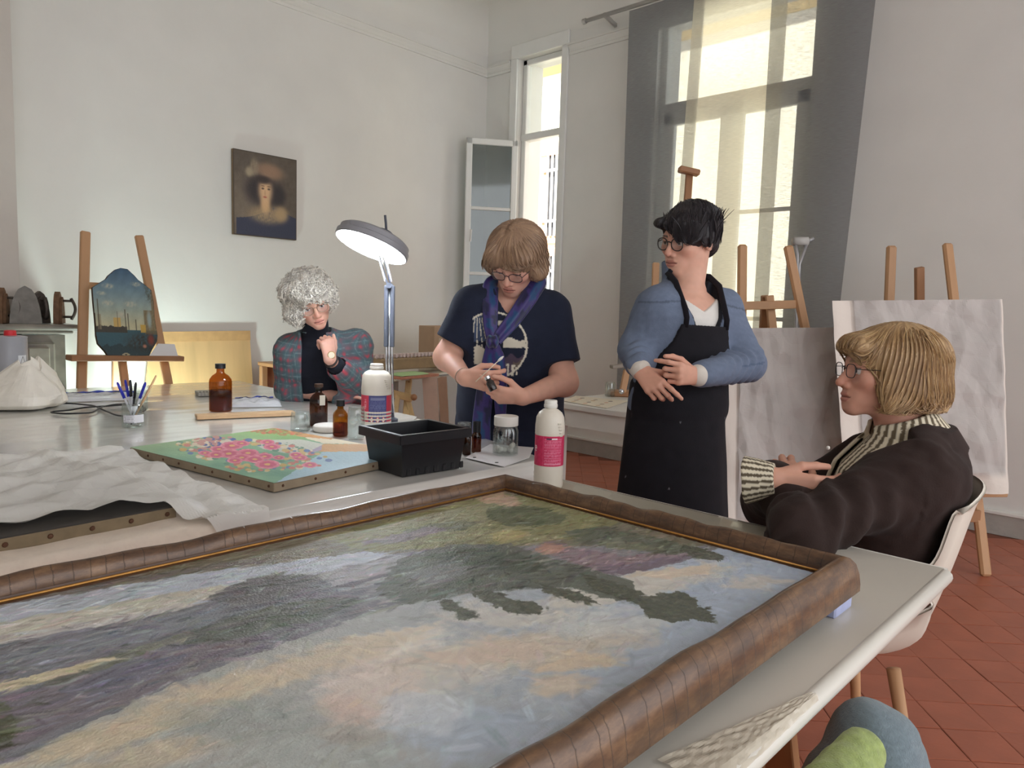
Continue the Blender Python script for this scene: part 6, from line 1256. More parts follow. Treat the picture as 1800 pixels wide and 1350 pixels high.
# ================================================================== people
def hit(px, py, fn, d0, d1, n=160):
    ds = np.linspace(d0, d1, n); P = CP + np.outer(ds / FPX, ray(px, py)); v = fn(P); k = np.argmax(v < 0)
    return P[k] if v[k] < 0 else P[-1]
def ssurf(tr, a, t, off):
    rs = np.interp(t, tr['st'], tr['rs']) + off; rf = np.interp(t, tr['st'], tr['rf']) + off
    return tr['HC'] + tr['ax'] * t * tr['len'] + tr['sx'] * a + tr['sf'] * (np.interp(t, tr['st'], tr['bend']) + rf * math.sqrt(max(0.02, 1 - (a / rs) ** 2)))
def legs_sdf(P, hips, knees, ankles, r=(0.085, 0.06, 0.045)):
    d = None
    for i in range(2):
        e = chain(P, [hips[i], knees[i], ankles[i]], r, 0.03); d = e if d is None else smin(d, e, 0.02)
    return d
def shoe(parent, ankle, fwd, m_):
    a = np.array([ankle[0], ankle[1], 0.0]); f = nrm([fwd[0], fwd[1], 0]); V = lambda P: smax(smin(rcone(P, a + UV * 0.045 - f * 0.03, a + f * 0.16 + UV * 0.03, 0.042, 0.034), rcone(P, a + UV * 0.05, a + UV * 0.09, 0.045, 0.045), 0.03), 0.004 - P[:, 2], 0.006)
    lo, hi = bounds([a - f * 0.08, a + f * 0.21, a + UV * 0.12], 0.06); sculpt('shoe', V, lo, hi, 0.008, flat_col((40, 38, 40)), m_, parent)
SK = (222, 172, 150)
def fold(P, tr=None, amp=0.004, f=9, sd=1): return amp * snoise(P * [1, 1, 0.6], f, sd, 2)
# ------------------------------------------------------------------ C: dark hair, blue fleece, black apron
def woman_apron():
    NB = at(1209, 506, 2.49); HC = at(1190, 705, 2.53); shR = at(1156, 538, 2.44); shL = at(1270, 542, 2.54)
    elR = at(1116, 614, 2.47); wrR = at(1127, 652, 2.30); elL = at(1316, 640, 2.50); wrL = at(1222, 661, 2.27)
    st = [0, .25, .5, .75, .9, 1]; tr = make_torso(HC, NB, shR - shL, st, [.165, .150, .155, .165, .135, .07], [.11, .105, .115, .115, .085, .055], [.12, .10, .10, .105, .085, .055])
    hd = Head(at(1212, 420, 2.47), -RV * .80 + TV * .56 - UV * .20, UV + RV * .16, 0.98)
    hR, _ = hand_caps(wrR, RV * .42 - UV * .50 + TV * .70, RV * .6 + UV * .55 + TV * .1, True, [(12, 25, 12), (42, 50, 20), (52, 60, 30), (58, 60, 30)], tdir=((.55, .6, .4), (.85, .25, .4), (.95, .05, .3)), s=.93)
    hL, _ = hand_caps(wrL, -RV * .72 + UV * .12 + TV * .62, UV * .9 - RV * .1 + TV * .1, False, [(30, 38, 18), (60, 80, 40), (68, 85, 45), (72, 85, 45)], tdir=((.6, .6, .5), (.9, .2, .5), (.95, -.1, .4)), s=.93)
    skin = lambda V: hd.color(V, SK, brow=(60, 48, 44), lid=-.001)
    upper = lambda P: smin(hd.sdf(P, NB + UV * .01), torso_sdf(P, tr, -.014), .02)
    lo, hi = hd.O - .17, hd.O + .17; lo = np.minimum(lo, NB - [.20, .20, .20])
    armR = lambda P: smin(chain(P, [elR, wrR], [.036, .024], .02), caps_sdf(P, hR), .012)
    armL = lambda P: smin(chain(P, [elL, wrL], [.036, .024], .02), caps_sdf(P, hL), .012)
    gz = HC * [1, 1, 0]; hipR, hipL = HC + tr['sx'] * .085, HC - tr['sx'] * .085; knR, knL = hipR * [1, 1, 0] + UV * .48, hipL * [1, 1, 0] + UV * .48; anR, anL = hipR * [1, 1, 0] + UV * .08, hipL * [1, 1, 0] + UV * .08
    low = lambda P: smin(torso_sdf(P, tr, -.02), legs_sdf(P, (hipR, hipL), (knR, knL), (anR, anL), (.075, .05, .036)), .04)
    fc = lambda V: np.tile(np.array(SK, float), (len(V), 1)) * (1 + .03 * snoise(V, 25, 3, 2))[:, None] * np.array([1, .97, .96])
    me = body('person standing in a blue fleece and black apron, hands raised at the waist', [(upper, lo, hi, .0026, skin), (armR, *bounds([elR, wrR, *[c[1] for c in hR]], .03), .0026, fc), (armL, *bounds([elL, wrL, *[c[1] for c in hL]], .03), .0026, fc), (low, *bounds([NB - UV * .1, HC + tr['sx'] * .2, HC - tr['sx'] * .2, HC + tr['sf'] * .2, HC - tr['sf'] * .2, anR, anL], .06), .014, fc)], SK)
    # hair
    def hair(P):
        p = hd.loc(P); d = ell(p, (0, -.018, .040), (.086, .110, .092)); d = smin(d, ell(p, (0, -.070, -.020), (.062, .042, .056)), .02); d = smin(d, ell(p, (-.074, -.006, .004), (.016, .036, .034)), .015)
        d = smin(d, ell(p, (-.026, .058, .036), (.058, .048, .056)), .04); d = smin(d, ell(p, (.035, .080, .062), (.045, .032, .020)), .012); d = smin(d, ell(p, (.0, -.118, .022), (.02, .022, .018)), .014)
        cut = ell(p, (.022, .115, -.018), (.052, .075, .066)); d = smax(d, -cut, .008); cut2 = ell(p, (-.030, .105, -.060), (.07, .075, .066)); d = smax(d, -cut2, .008)
        d = smax(d, -ell(p, (0, .01, -.085), (.12, .075, .075)), .01)
        return d * .98 + .0018 * np.sin(p[:, 0] * 300 + 6 * np.sin(p[:, 1] * 40)) + .0022 * snoise(p, 22, 3, 2)
    hc_ = lambda V: np.array([34, 30, 33.]) * (1 + .2 * snoise(V, 60, 2, 2))[:, None]
    ho = sculpt('hair', hair, hd.O - .16, hd.O + .16, .003, hc_, M_hair, me)
    r = np.random.default_rng(3); sd = hd.world(np.c_[r.normal(-.005, .045, 700), r.normal(-.02, .05, 700), np.full(700, .11)]); S = comb(hair, sd, lambda p, i: (hd.loc(p) - [.02, -.02, .12]) @ hd.A * 1.0 - hd.A[0] * .03 - hd.A[2] * .03, 13, .0105, .0006); S = smooth_s(S); e_ = hd.loc(S[:, -1]); S = S[~((e_[:, 0] > .03) & (e_[:, 1] > .05))]
    mbs = MB(); strands(mbs, S, .0016, lin(np.array([[38, 34, 38]]) * r.uniform(.75, 1.25, (len(S), 1)))); 
    tf = hd.world(np.c_[r.normal(0, .012, 40), np.full(40, -.125) + r.normal(0, .006, 40), .028 + r.normal(0, .010, 40)]); td = nrm(-hd.A[1] + hd.A[2] * .5); S2_ = tf[:, None] + np.linspace(0, 1, 6)[None, :, None] * (td + r.normal(0, .35, (40, 3)))[:, None] * .035 - (np.linspace(0, 1, 6) ** 2)[None, :, None] * UV * .012
    strands(mbs, S2_, .0013, lin(np.tile([[36, 32, 36]], (40, 1)))); mbs.build('hair_strands', M_hair, ho, kind='stuff')
    glasses(hd, me, M_rim, .0235, .0205, -.006, .100, .0018)
    # white tee
    def tee(P):
        a, b, t = tcoord(P, tr); return np.maximum(torso_sdf(P, tr, -.004), (t - (.80 + 1.5 * np.abs(a + .005))) * .3)
    sculpt('tee_shirt', tee, *bounds([NB, NB + tr['sx'] * .15, NB - tr['sx'] * .15, NB + tr['sf'] * .12, HC + tr['sx'] * .15, HC - tr['sx'] * .15, HC + tr['sf'] * .12, HC - tr['sf'] * .12], .05), .006, flat_col((232, 228, 222), .02), M_cloth, me)
    # fleece
    cuR, cuL = wrR + nrm(elR - wrR) * .035, wrL + nrm(elL - wrL) * .04
    neckax = nrm(hd.world((0, -.022, -.055)) - NB)
    def jack(P):
        a, b, t = tcoord(P, tr); s1 = chain(P, [NB - UV * .04, shR, elR, cuR], [.055, .062, .053, .043], .03); s2 = chain(P, [NB - UV * .04, shL, elL, cuL], [.055, .062, .055, .043], .03)
        for pts, sg in (([shR, elR, cuR], 0), ([shL, elL, cuL], 1)):
            _, L, A = seg_uv(P, pts); rip = .0050 * np.sin(L * 150 + A * 25 + 2 * np.sin(A * 40)) * np.exp(-((L - .30) / .11) ** 2); 
            if sg == 0: s1 = s1 + rip
            else: s2 = s2 + rip
        d = smin(smin(torso_sdf(P, tr, .014), s1, .045), s2, .045) + .0035 * snoise(P * [1, 1, .7], 8, 5, 2)
        q = P - NB; hh = q @ neckax; rho = np.linalg.norm(q - hh[:, None] * neckax, axis=1); ang = np.arctan2(q @ tr['sf'], q @ tr['sx'])
        col = np.maximum(np.abs(rho - .080 - .20 * np.clip(hh, 0, .1)) - .0075, np.abs(hh - .022) - .052); op = .060 - (np.abs(np.arctan2(np.sin(ang - PI / 2), np.cos(ang - PI / 2))) - .55) * .07 - .06; col = np.maximum(col, -(np.abs(np.arctan2(np.sin(ang - PI / 2), np.cos(ang - PI / 2))) - .80 - 16 * np.clip(hh, 0, .08)) * .06); d = smin(d, col, .012)
        w_ = np.interp(t, [.40, .55, .75, .92, 1.1], [.0, .02, .055, .082, .09]); m_ = np.maximum(np.abs(a + .004) - w_, -(b - .01)); inner = np.maximum(torso_sdf(P, tr, -.024), t - 1.05); m_ = np.maximum(m_, torso_sdf(P, tr, .05))
        d = smax(d, -np.maximum(m_, -inner), .006); d = smax(d, -(rcone(P, NB - neckax * .03, NB + neckax * .12, .066, .076)), .005)
        return d
    def jcol(V):
        a, b, t = tcoord(V, tr); w_ = np.interp(t, [.40, .55, .75, .92, 1.1], [.0, .02, .05, .078, .085]); c = np.array([112, 124, 146.]) * (1 + .06 * snoise(V, 40, 4, 2))[:, None]
        edge = ((np.abs(np.abs(a + .004) - w_) < .010) & (b > 0) & (t > .5)) ; c[edge] = (36, 38, 46)
        q = V - NB; hh = q @ neckax; rho = np.linalg.norm(q - hh[:, None] * neckax, axis=1); k = (rho < .079 + .2 * np.clip(hh, 0, .1)) & (hh > -.02) & (hh < .07); c[k] = (44, 46, 54)
        _, L, A = seg_uv(V, [shL, elL, cuL]); sm_ = (np.abs(A - .01) < .003) & (L > .05) & (a < -.10); c[sm_] = (92, 106, 130)
        sh_ = (np.abs(t - (.90 - .3 * np.abs(a))) < .008) & (b > 0); c[sh_] *= .82
        return c
    sculpt('fleece_jacket', jack, *bounds([shR, shL, elR, elL, cuR, cuL, NB + UV * .06, HC - UV * .06 + tr['sf'] * .1, HC - tr['sf'] * .14], .09), .0052, jcol, M_cloth, me)
    for w_, c_ in ((wrR, cuR), (wrL, cuL)):
        ax_ = nrm(w_ - c_); sculpt('cuff', lambda P: rcone(P, c_ - ax_ * .01, w_ - ax_ * .010, .040, .034), *bounds([w_, c_], .055), .005, flat_col((222, 214, 204), .03), M_cloth, me)
    # apron
    bot = np.array([HC[0], HC[1], .46]); sk = make_torso(bot, HC + UV * .05, shR - shL, [0, 1], [.215, .172], [.17, .125], [.17, .135], t0=0, t1=1)
    def apron(P):
        a, b, t = tcoord(P, tr); wb = np.interp(t, [.1, .35, .55, .685], [.2, .15, .105, .088]); sh = np.maximum(torso_sdf(P, tr, .028), -torso_sdf(P, tr, .013))
        bib = np.maximum(np.maximum(sh, np.abs(a - .005) - wb), np.maximum((t - .685) * .3, -(b - .01))); skd = torso_sdf(P, sk, 0) + .004 * snoise(P * [1, 1, .25], 7, 8, 2)
        return smin(bib, np.maximum(skd, -(P[:, 2] - .46)), .012)
    def acol(V):
        c = np.array([34, 33, 38.]) * (1 + .10 * snoise(V, 14, 4, 3))[:, None]; n = snoise(V, 55, 9, 2); _, _, t = tcoord(V, tr); m_ = (n > .74) & (t < .1) & (snoise(V, 5, 3, 1) > .1); c[m_] = (120, 120, 124); return c
    ap = sculpt('apron', apron, *bounds([ssurf(tr, 0, .72, .03), bot + tr['sx'] * .24, bot - tr['sx'] * .24, bot + tr['sf'] * .2, bot - tr['sf'] * .2, HC + tr['sx'] * .22], .03), .006, acol, M_cloth, me)
    for s_ in (-1, 1):
        pts = [ssurf(tr, s_ * .078 + .005, t, .026) for t in (.66, .74, .82)] + [NB + tr['sx'] * s_ * .088 + tr['sf'] * .055 + UV * .012, NB + tr['sx'] * s_ * .085 + UV * .045, NB + tr['sx'] * s_ * .05 - tr['sf'] * .07 + UV * .05]
        MB().tube(pts, .010, 8, flat=.28, col=lin((36, 34, 40))).build('apron_strap', M_cloth, ap, smooth=True)
    tw = lambda P: legs_sdf(P, (hipR, hipL), (knR, knL), (anR, anL), (.09, .07, .065)); sculpt('trousers', tw, *bounds([hipR, hipL, anR, anL], .10), .010, flat_col((38, 38, 44)), M_cloth, me)
    for a_ in (anR, anL): shoe(me, a_, tr['sf'], M_cloth)
woman_apron()
# ------------------------------------------------------------------ D: blonde bob, dark jacket, seated with folded arms
def woman_seated():
    NB = at(1590, 765, 1.76); HC = at(1556, 1010, 1.80); shL = at(1612, 836, 1.65); shR = at(1566, 822, 1.88)
    elL = at(1408, 930, 1.56); wrL = at(1392, 872, 1.76); elR = at(1352, 884, 1.90); wrR = at(1358, 843, 1.66)
    st = [0, .25, .5, .75, .9, 1]; tr = make_torso(HC, NB, shR - shL, st, [.165, .165, .175, .175, .15, .075], [.16, .165, .15, .125, .085, .06], [.055, .062, .078, .10, .105, .07])
    hd = Head(at(1557, 651, 1.75), -RV + UV * .02, UV + RV * .04, .97)
    fl_ = nrm(RV * .86 - UV * .16 + TV * .36)
    hR, _ = hand_caps(wrR, fl_, UV * .8 + TV * .1, True, [(25, 35, 20), (26, 36, 20), (28, 38, 20), (30, 38, 20)], tdir=((.7, .5, .2), (.9, .2, .3), (.95, .1, .3)), s=.95)
    hL, _ = hand_caps(wrL + TV * .0, nrm(-RV * .05 + UV * .55 - TV * .6), RV * .7 + UV * .4, False, [(30, 30, 20), (30, 30, 20), (32, 30, 20), (34, 30, 20)], s=.95)
    upper = lambda P: smin(hd.sdf(P, NB - UV * .005, (.052, .060)), torso_sdf(P, tr, -.02), .02)
    lo, hi = hd.O - .17, hd.O + .17; lo = np.minimum(lo, NB - .18); hi = np.maximum(hi, NB + .16)
    armR = lambda P: smin(chain(P, [elR, wrR], [.036, .025], .02), caps_sdf(P, hR), .012); armL = lambda P: smin(chain(P, [elL, wrL], [.036, .025], .02), caps_sdf(P, hL), .012)
    fwd = tr['sf'] * [1, 1, 0]; hips = [HC + tr['sx'] * s_ * .085 - UV * .0 + fwd * .06 for s_ in (1, -1)]; kn = [np.array([*(h_ + fwd * .42)[:2], .50]) for h_ in hips]; an = [np.array([*(k_ + fwd * .05)[:2], .08]) for k_ in kn]
    low = lambda P: smin(torso_sdf(P, tr, -.03), legs_sdf(P, hips, kn, an, (.08, .055, .038)), .04)
    skin = lambda V: hd.color(V, (214, 160, 138), brow=(150, 122, 96), blush=(200, 128, 110)); fc = lambda V: np.tile(np.array((214, 162, 140), float), (len(V), 1)) * (1 + .03 * snoise(V, 25, 3, 2))[:, None]
    me = body('seated person in profile with folded arms, dark jacket and striped shirt', [(upper, lo, hi, .0026, skin), (armR, *bounds([elR, wrR, *[c[1] for c in hR]], .03), .0026, fc), (armL, *bounds([elL, wrL, *[c[1] for c in hL]], .03), .003, fc), (low, *bounds([NB - UV * .1, *hips, *kn, *an, HC + tr['sf'] * .2, HC - tr['sf'] * .15], .08), .014, fc)], SK)
    def hair(P):
        p = hd.loc(P); q = p.copy(); q[:, 0] = np.abs(q[:, 0]); d = ell(p, (0, -.030, .030), (.096, .122, .092)); d = smin(d, ell(p, (0, -.055, -.045), (.100, .100, .075)), .03); d = smin(d, ell(q, (.070, .005, -.035), (.028, .045, .075)), .02)
        d = smin(d, ell(p, (0, .085, .058), (.058, .028, .030)), .018); d = smax(d, -(p[:, 2] + .098 + .25 * np.clip(p[:, 1] + .0, 0, .1)), .010)
        d = smax(d, -ell(p, (0, .118, -.052), (.085, .088, .088)), .012); d = smax(d, -ell(p, (0, .02, -.10), (.066, .06, .10)), .01)
        return d * .97 + .0012 * np.sin(np.arctan2(p[:, 0], p[:, 1] + .03) * 60 + 3 * np.sin(p[:, 2] * 30))
    PAL = np.array([[196, 164, 116], [168, 134, 92], [136, 106, 76], [214, 188, 146], [152, 120, 84], [120, 92, 68]], float)
    def hcol(V):
        p = hd.loc(V); an_ = np.arctan2(p[:, 0], p[:, 1] + .03); n = snoise(np.c_[an_ * 3, p[:, 2] * 1.2], 1.4, 5, 3); k = np.clip((n + .8) / 1.6, 0, 1)[:, None]; return PAL[2] * (1 - k) + PAL[0] * k
    ho = sculpt('hair', hair, hd.O - .18, hd.O + .18, .003, hcol, M_hair, me)
    r = np.random.default_rng(8); N = 2600; az = r.uniform(-PI, PI, N); rad = r.uniform(.0, .9, N); sd = hd.world(np.c_[.09 * rad * np.sin(az), -.03 + .115 * rad * np.cos(az), np.full(N, .10) - .05 * rad])
    def flow(p, i):
        q = hd.loc(p); v = np.c_[q[:, 0] * .6, (q[:, 1] + .03) * .6, np.full(len(q), -.055)]; v[:, 1] += np.where(q[:, 1] > .05, .06, 0); return v @ hd.A
    S = smooth_s(comb(hair, sd, flow, 20, .0115, .0010)); zl = hd.loc(S.reshape(-1, 3))[:, 2].reshape(S.shape[:2]); S = np.where((zl < -.100)[..., None], np.nan, S)
    for k in range(1, S.shape[1]): bad = np.isnan(S[:, k, 0]); S[bad, k] = S[bad, k - 1] + 1e-4 * np.array([0, 0, -1])
    mbs = MB(); strands(mbs, S, r.uniform(.0008, .0014, N), lin((PAL[r.integers(0, 6, N)] * .55 + hcol(S[:, 3]) * .45) * r.uniform(.92, 1.10, (N, 1))), 4); mbs.build('hair_strands', M_hair, ho, kind='stuff')
    glasses(hd, me, M_rim, .021, .0165, -.004, .102, .0010, round_=3)
    # striped shirt with collar
    nk = nrm(hd.world((0, -.022, -.055)) - NB)
    def ringd(P, r0, h0, h1, th, flare):
        q = P - NB; hh = q @ nk; rho = np.linalg.norm(q - hh[:, None] * nk, axis=1); return np.maximum(np.abs(rho - r0 - flare * (h1 - hh)) - th, np.abs(hh - (h0 + h1) / 2) - (h1 - h0) / 2)
    def fang(P): q = P - NB; a_ = np.arctan2(q @ tr['sx'], q @ tr['sf']); return np.abs(a_)
    def shirt(P):
        a, b, t = tcoord(P, tr); d = np.maximum(torso_sdf(P, tr, .004), (t - .97) * .3); col = np.maximum(ringd(P, .070, -.020, .048, .0055, .45), -(fang(P) - .45) * .07); lap = np.maximum(torso_sdf(P, tr, .022), -torso_sdf(P, tr, .012)); lap = np.maximum(lap, np.maximum(np.abs(np.abs(a) - .085) - .05, np.maximum(-(b), np.maximum((.62 - t) * .3, (t - 1.0) * .3)))); return np.minimum(np.minimum(d, col), lap)
    def stripe(x, w_=.0175): return (np.sin(x * 2 * PI / w_) > -.1)
    def scol(V):
        q = V - NB; a_ = np.arctan2(q @ tr['sx'], q @ tr['sf']); a, b, t = tcoord(V, tr); m_ = np.where(t > .93, stripe(a_ * .085), stripe(a * 1.0)); c = np.where(m_[:, None], np.array([226, 216, 192.]), np.array([104, 92, 74.])); return c
    sculpt('striped_shirt', shirt, *bounds([NB + UV * .05, HC + tr['sx'] * .2, HC - tr['sx'] * .2, HC + tr['sf'] * .2, HC - tr['sf'] * .15], .09), .0036, scol, M_cloth, me)
    cuL_ = wrL + nrm(elL - wrL) * .02; cuR_ = wrR + nrm(elR - wrR) * .05
    def jack(P):
        a, b, t = tcoord(P, tr); s1 = chain(P, [NB - UV * .06, shL, elL, cuL_], [.06, .078, .064, .052], .04); s2 = chain(P, [NB - UV * .06, shR, elR, cuR_], [.06, .076, .062, .056], .04)
        _, L, A = seg_uv(P, [shL, elL, cuL_]); s1 = s1 + .010 * snoise(np.c_[L * 1.0, A * .6], 8, 4, 3) + .007 * np.sin(L * 80 + A * 40) * np.exp(-((L - .27) / .12) ** 2)
        d = smin(smin(torso_sdf(P, tr, .030), s1, .06), s2, .06) + .008 * snoise(P, 6, 7, 3)
        d = smin(d, np.maximum(ringd(P, .100, -.060, -.004, .010, .25), -(fang(P) - .9) * .08), .02); d = np.maximum(d, .50 - P[:, 2])
        w_ = np.interp(t, [.45, .6, .8, 1.0], [0, .03, .10, .14]); m_ = np.maximum(np.maximum(np.abs(a) - w_, -(b - .015)), torso_sdf(P, tr, .07)); d = smax(d, -np.maximum(m_, -np.maximum(torso_sdf(P, tr, -.012), t - 1.05)), .010)
        return smax(d, -rcone(P, NB - nk * .02, NB + nk * .15, .080, .092), .006)
    jo = sculpt('dark_jacket', jack, *bounds([shL, shR, elL, elR, cuL_, cuR_, NB + UV * .03, HC - UV * .10, HC + tr['sf'] * .18, HC - tr['sf'] * .16], .10), .0056, flat_col((52, 40, 37), .10, 9, 3), M_cloth, me)
    MB().lathe([(0, 0), (.006, .001), (.006, .003), (0, .004)], hit(1455, 787, jack, 1.4, 2.2), 12, tuple(TV)).build('button', M_white, jo, smooth=True)
    axc = nrm(RV * .80 + TV * .42 + UV * .12)
    def cuff(P): q0 = wrR - axc * .060; e = (P - q0) @ axc; return np.maximum(np.maximum(rcone(P, q0, wrR + axc * .004, .056, .038), -e), e - .066) + .002 * snoise(P, 14, 2, 2)
    def ccol(V): q = V - wrR; x, y, _ = basis(axc); return np.where(stripe(np.arctan2(q @ y, q @ x) * .0557, .0175)[:, None], np.array([226, 216, 192.]), np.array([96, 86, 70.]))
    sculpt('striped_cuff', cuff, *bounds([wrR - axc * .08, wrR], .085), .0035, ccol, M_cloth, me)
    tr_ = lambda P: smin(legs_sdf(P, hips, kn, an, (.085, .075, .06)), torso_sdf(P, make_torso(HC + UV * .02, HC + UV * .12, tr['sx'], [0, 1], [.15, .15], [.17, .17], [.06, .06], t0=0, t1=1)), .04)
    sculpt('trousers', tr_, *bounds([*hips, *kn, *an, HC - tr['sf'] * .1], .12), .010, flat_col((30, 28, 30), .08), M_cloth, me)
    for a_ in an: shoe(me, a_, fwd, M_cloth)
woman_seated()
# ------------------------------------------------------------------ B: navy T-shirt, scarf, bending over a bottle and swab
def woman_scarf():
    NB = at(900, 508, 2.74); HC = at(897, 740, 2.98); shR = at(832, 540, 2.73); shL = at(964, 548, 2.79)
    elR = at(786, 628, 2.74); wrR = at(817, 664, 2.56); elL = at(992, 672, 2.76); wrL = at(920, 698, 2.53)
    st = [0, .25, .5, .75, .9, 1]; tr = make_torso(HC, NB, shR - shL, st, [.205, .20, .20, .195, .155, .08], [.15, .16, .165, .15, .10, .06], [.15, .13, .12, .12, .10, .065])
    hd = Head(at(906, 455, 2.66), TV * .70 - UV * .60 - RV * .28, UV + RV * .12, 1.0)
    hR, _ = hand_caps(wrR, RV * .72 - UV * .05 + TV * .35, UV * .7 + RV * .45 + TV * .3, True, [(38, 45, 25), (55, 60, 30), (62, 70, 35), (66, 72, 35)], tdir=((.7, .5, .3), (.9, .1, .35), (.95, -.1, .2)), s=1.0)
    hL, _ = hand_caps(wrL, -RV * .92 + UV * .06 + TV * .2, UV * .75 + TV * .5, False, [(22, 30, 15), (32, 42, 20), (42, 55, 25), (50, 60, 30)], tdir=((.7, .6, .2), (.95, .2, .3), (1, 0, .2)), s=1.0)
    upper = lambda P: smin(hd.sdf(P, NB + UV * .005, (.052, .058)), torso_sdf(P, tr, -.014), .02)
    lo, hi = np.minimum(hd.O - .17, NB - .20), np.maximum(hd.O + .17, NB + .15)
    armR = lambda P: smin(chain(P, [shR, elR, wrR], [.056, .047, .027], .03), caps_sdf(P, hR), .014); armL = lambda P: smin(chain(P, [shL, elL, wrL], [.058, .049, .028], .03), caps_sdf(P, hL), .014)
    hips = [HC + tr['sx'] * s_ * .10 for s_ in (1, -1)]; kn = [np.array([h_[0] + .02, h_[1] + .02, .48]) for h_ in hips]; an = [np.array([h_[0] + .03, h_[1] + .03, .08]) for h_ in hips]
    low = lambda P: smin(torso_sdf(P, tr, -.02), legs_sdf(P, hips, kn, an, (.085, .06, .042)), .04)
    skin = lambda V: hd.color(V, (222, 172, 152), brow=(140, 112, 92), lid=-.005); fc = lambda V: np.tile(np.array((224, 172, 150), float), (len(V), 1)) * (1 + .04 * snoise(V, 18, 3, 2))[:, None]
    me = body('person in a navy T-shirt and blue scarf bending over a cotton swab and vial', [(upper, lo, hi, .0026, skin), (armR, *bounds([shR, elR, wrR, *[c[1] for c in hR]], .06), .003, fc), (armL, *bounds([shL, elL, wrL, *[c[1] for c in hL]], .06), .003, fc), (low, *bounds([NB - UV * .1, *hips, *an, HC + tr['sf'] * .2, HC - tr['sf'] * .15], .10), .014, fc)], SK)
    def hair(P):
        p = hd.loc(P); q = p.copy(); q[:, 0] = np.abs(q[:, 0]); d = ell(p, (0, -.022, .034), (.104, .122, .094)); d = smin(d, ell(q, (.078, -.010, -.025), (.040, .066, .050)), .025); d = smin(d, ell(p, (0, -.085, -.03), (.085, .05, .06)), .03)
        d = smin(d, ell(p, (-.040, .066, .056), (.052, .036, .034)), .02); d = smin(d, ell(p, (.052, .062, .040), (.040, .034, .046)), .02); d = smin(d, ell(p, (-.098, .015, -.035), (.026, .035, .022)), .02); d = smin(d, ell(p, (.10, .0, -.03), (.022, .032, .022)), .02)
        d = smax(d, -ell(p, (.006, .122, -.045), (.066, .080, .072)), .012); d = smax(d, -ell(p, (0, .03, -.10), (.07, .07, .075)), .012); d = smax(d, -(np.abs(p[:, 0] - .028) * .35 + .004 - .0 + np.maximum(0, .118 - p[:, 2]) * .4 - .006), .01)
        return d + .0015 * np.sin(np.arctan2(p[:, 0], p[:, 1] + .02) * 50 + 3 * np.sin(p[:, 2] * 30)) + .002 * snoise(p, 14, 4, 2)
    PAL = np.array([[178, 146, 116], [150, 120, 96], [128, 102, 84], [196, 166, 132], [142, 112, 92]], float)
    def hcol(V): p = hd.loc(V); k = np.clip((snoise(np.c_[np.arctan2(p[:, 0], p[:, 1] + .02) * 2, p[:, 2] * 2], 1.5, 5, 3) + .8) / 1.6, 0, 1)[:, None]; return PAL[2] * (1 - k) + PAL[0] * k
    ho = sculpt('hair', hair, hd.O - .19, hd.O + .19, .0033, hcol, M_hair, me)
    r = np.random.default_rng(12); N = 2000; az = r.uniform(-PI, PI, N); rad = r.uniform(.0, .8, N); sd = hd.world(np.c_[.028 + .09 * rad * np.sin(az), -.01 + .10 * rad * np.cos(az), np.full(N, .115) - .05 * rad])
    def flow(p, i): q = hd.loc(p); v = np.c_[np.sign(q[:, 0] - .028) * (.02 + .9 * np.abs(q[:, 0])), (q[:, 1] + .01) * .7, np.full(len(q), -.045)]; return v @ hd.A
    S = smooth_s(comb(hair, sd, flow, 15, .0115, .0010)); mbs = MB(); strands(mbs, S, r.uniform(.0008, .0014, N), lin((PAL[r.integers(0, 5, N)] * .5 + hcol(S[:, 3]) * .5) * r.uniform(.92, 1.08, (N, 1))), 4); mbs.build('hair_strands', M_hair, ho, kind='stuff')
    glasses(hd, me, mat('brown_rim', (70, 52, 58), 0.3), .024, .0165, -.010, .102, .0015, round_=2.8)
    # T-shirt
    hmR, hmL = shR + (elR - shR) * .72, shL + (elL - shL) * .74; axR, axL = nrm(elR - shR), nrm(elL - shL)
    def shirt(P):
        a, b, t = tcoord(P, tr); s1 = np.maximum(chain(P, [NB - UV * .07, shR, elR], [.06, .076, .074], .03), (P - hmR) @ axR); s2 = np.maximum(chain(P, [NB - UV * .07, shL, elL], [.06, .078, .076], .03), (P - hmL) @ axL)
        d = smin(smin(np.maximum(torso_sdf(P, tr, .014), (-.10 - t) * .4), s1, .045), s2, .045) + .005 * snoise(P * [1, 1, .6], 5, 3, 2) + .003 * np.sin((a * 1.0 + t * .3) * 45) * np.exp(-((t - .35) / .2) ** 2)
        return smax(d, -rcone(P, NB - tr['ax'] * .05 + tr['sf'] * .045, NB + UV * .15 + tr['sf'] * .07, .072, .085), .006)
    FONT = {'D': ('110', '101', '101', '101', '110'), 'I': ('1', '1', '1', '1', '1'), 'O': ('111', '101', '101', '101', '111'), 'R': ('110', '101', '110', '101', '101')}
    def tcol(V):
        a, b, t = tcoord(V, tr); c = np.array([38, 43, 60.]) * (1 + .08 * snoise(V, 12, 3, 2))[:, None]; u_, v_ = proj(V); fr = (b > .05) & (t > .2) & (np.abs(a) < .16)
        rr = np.sqrt(((u_ - 866) / 60) ** 2 + ((v_ - 607) / 58) ** 2); W_ = (222, 216, 198)
        def put(m_, col): c[m_ & fr] = col
        n = snoise(np.c_[u_, v_] / 30, 1, 4, 2); put((rr < 1) & (v_ < 600) & (u_ < 856), (70, 82, 108)); put((np.abs(rr - 1) < .028), W_)
        for k in range(7): x0 = 826 + 4.2 * k; put((rr < .96) & (np.abs(u_ - x0 - (v_ - 560) * (.10 * (k - 3))) < .8) & (v_ > 558) & (v_ < 618), W_)
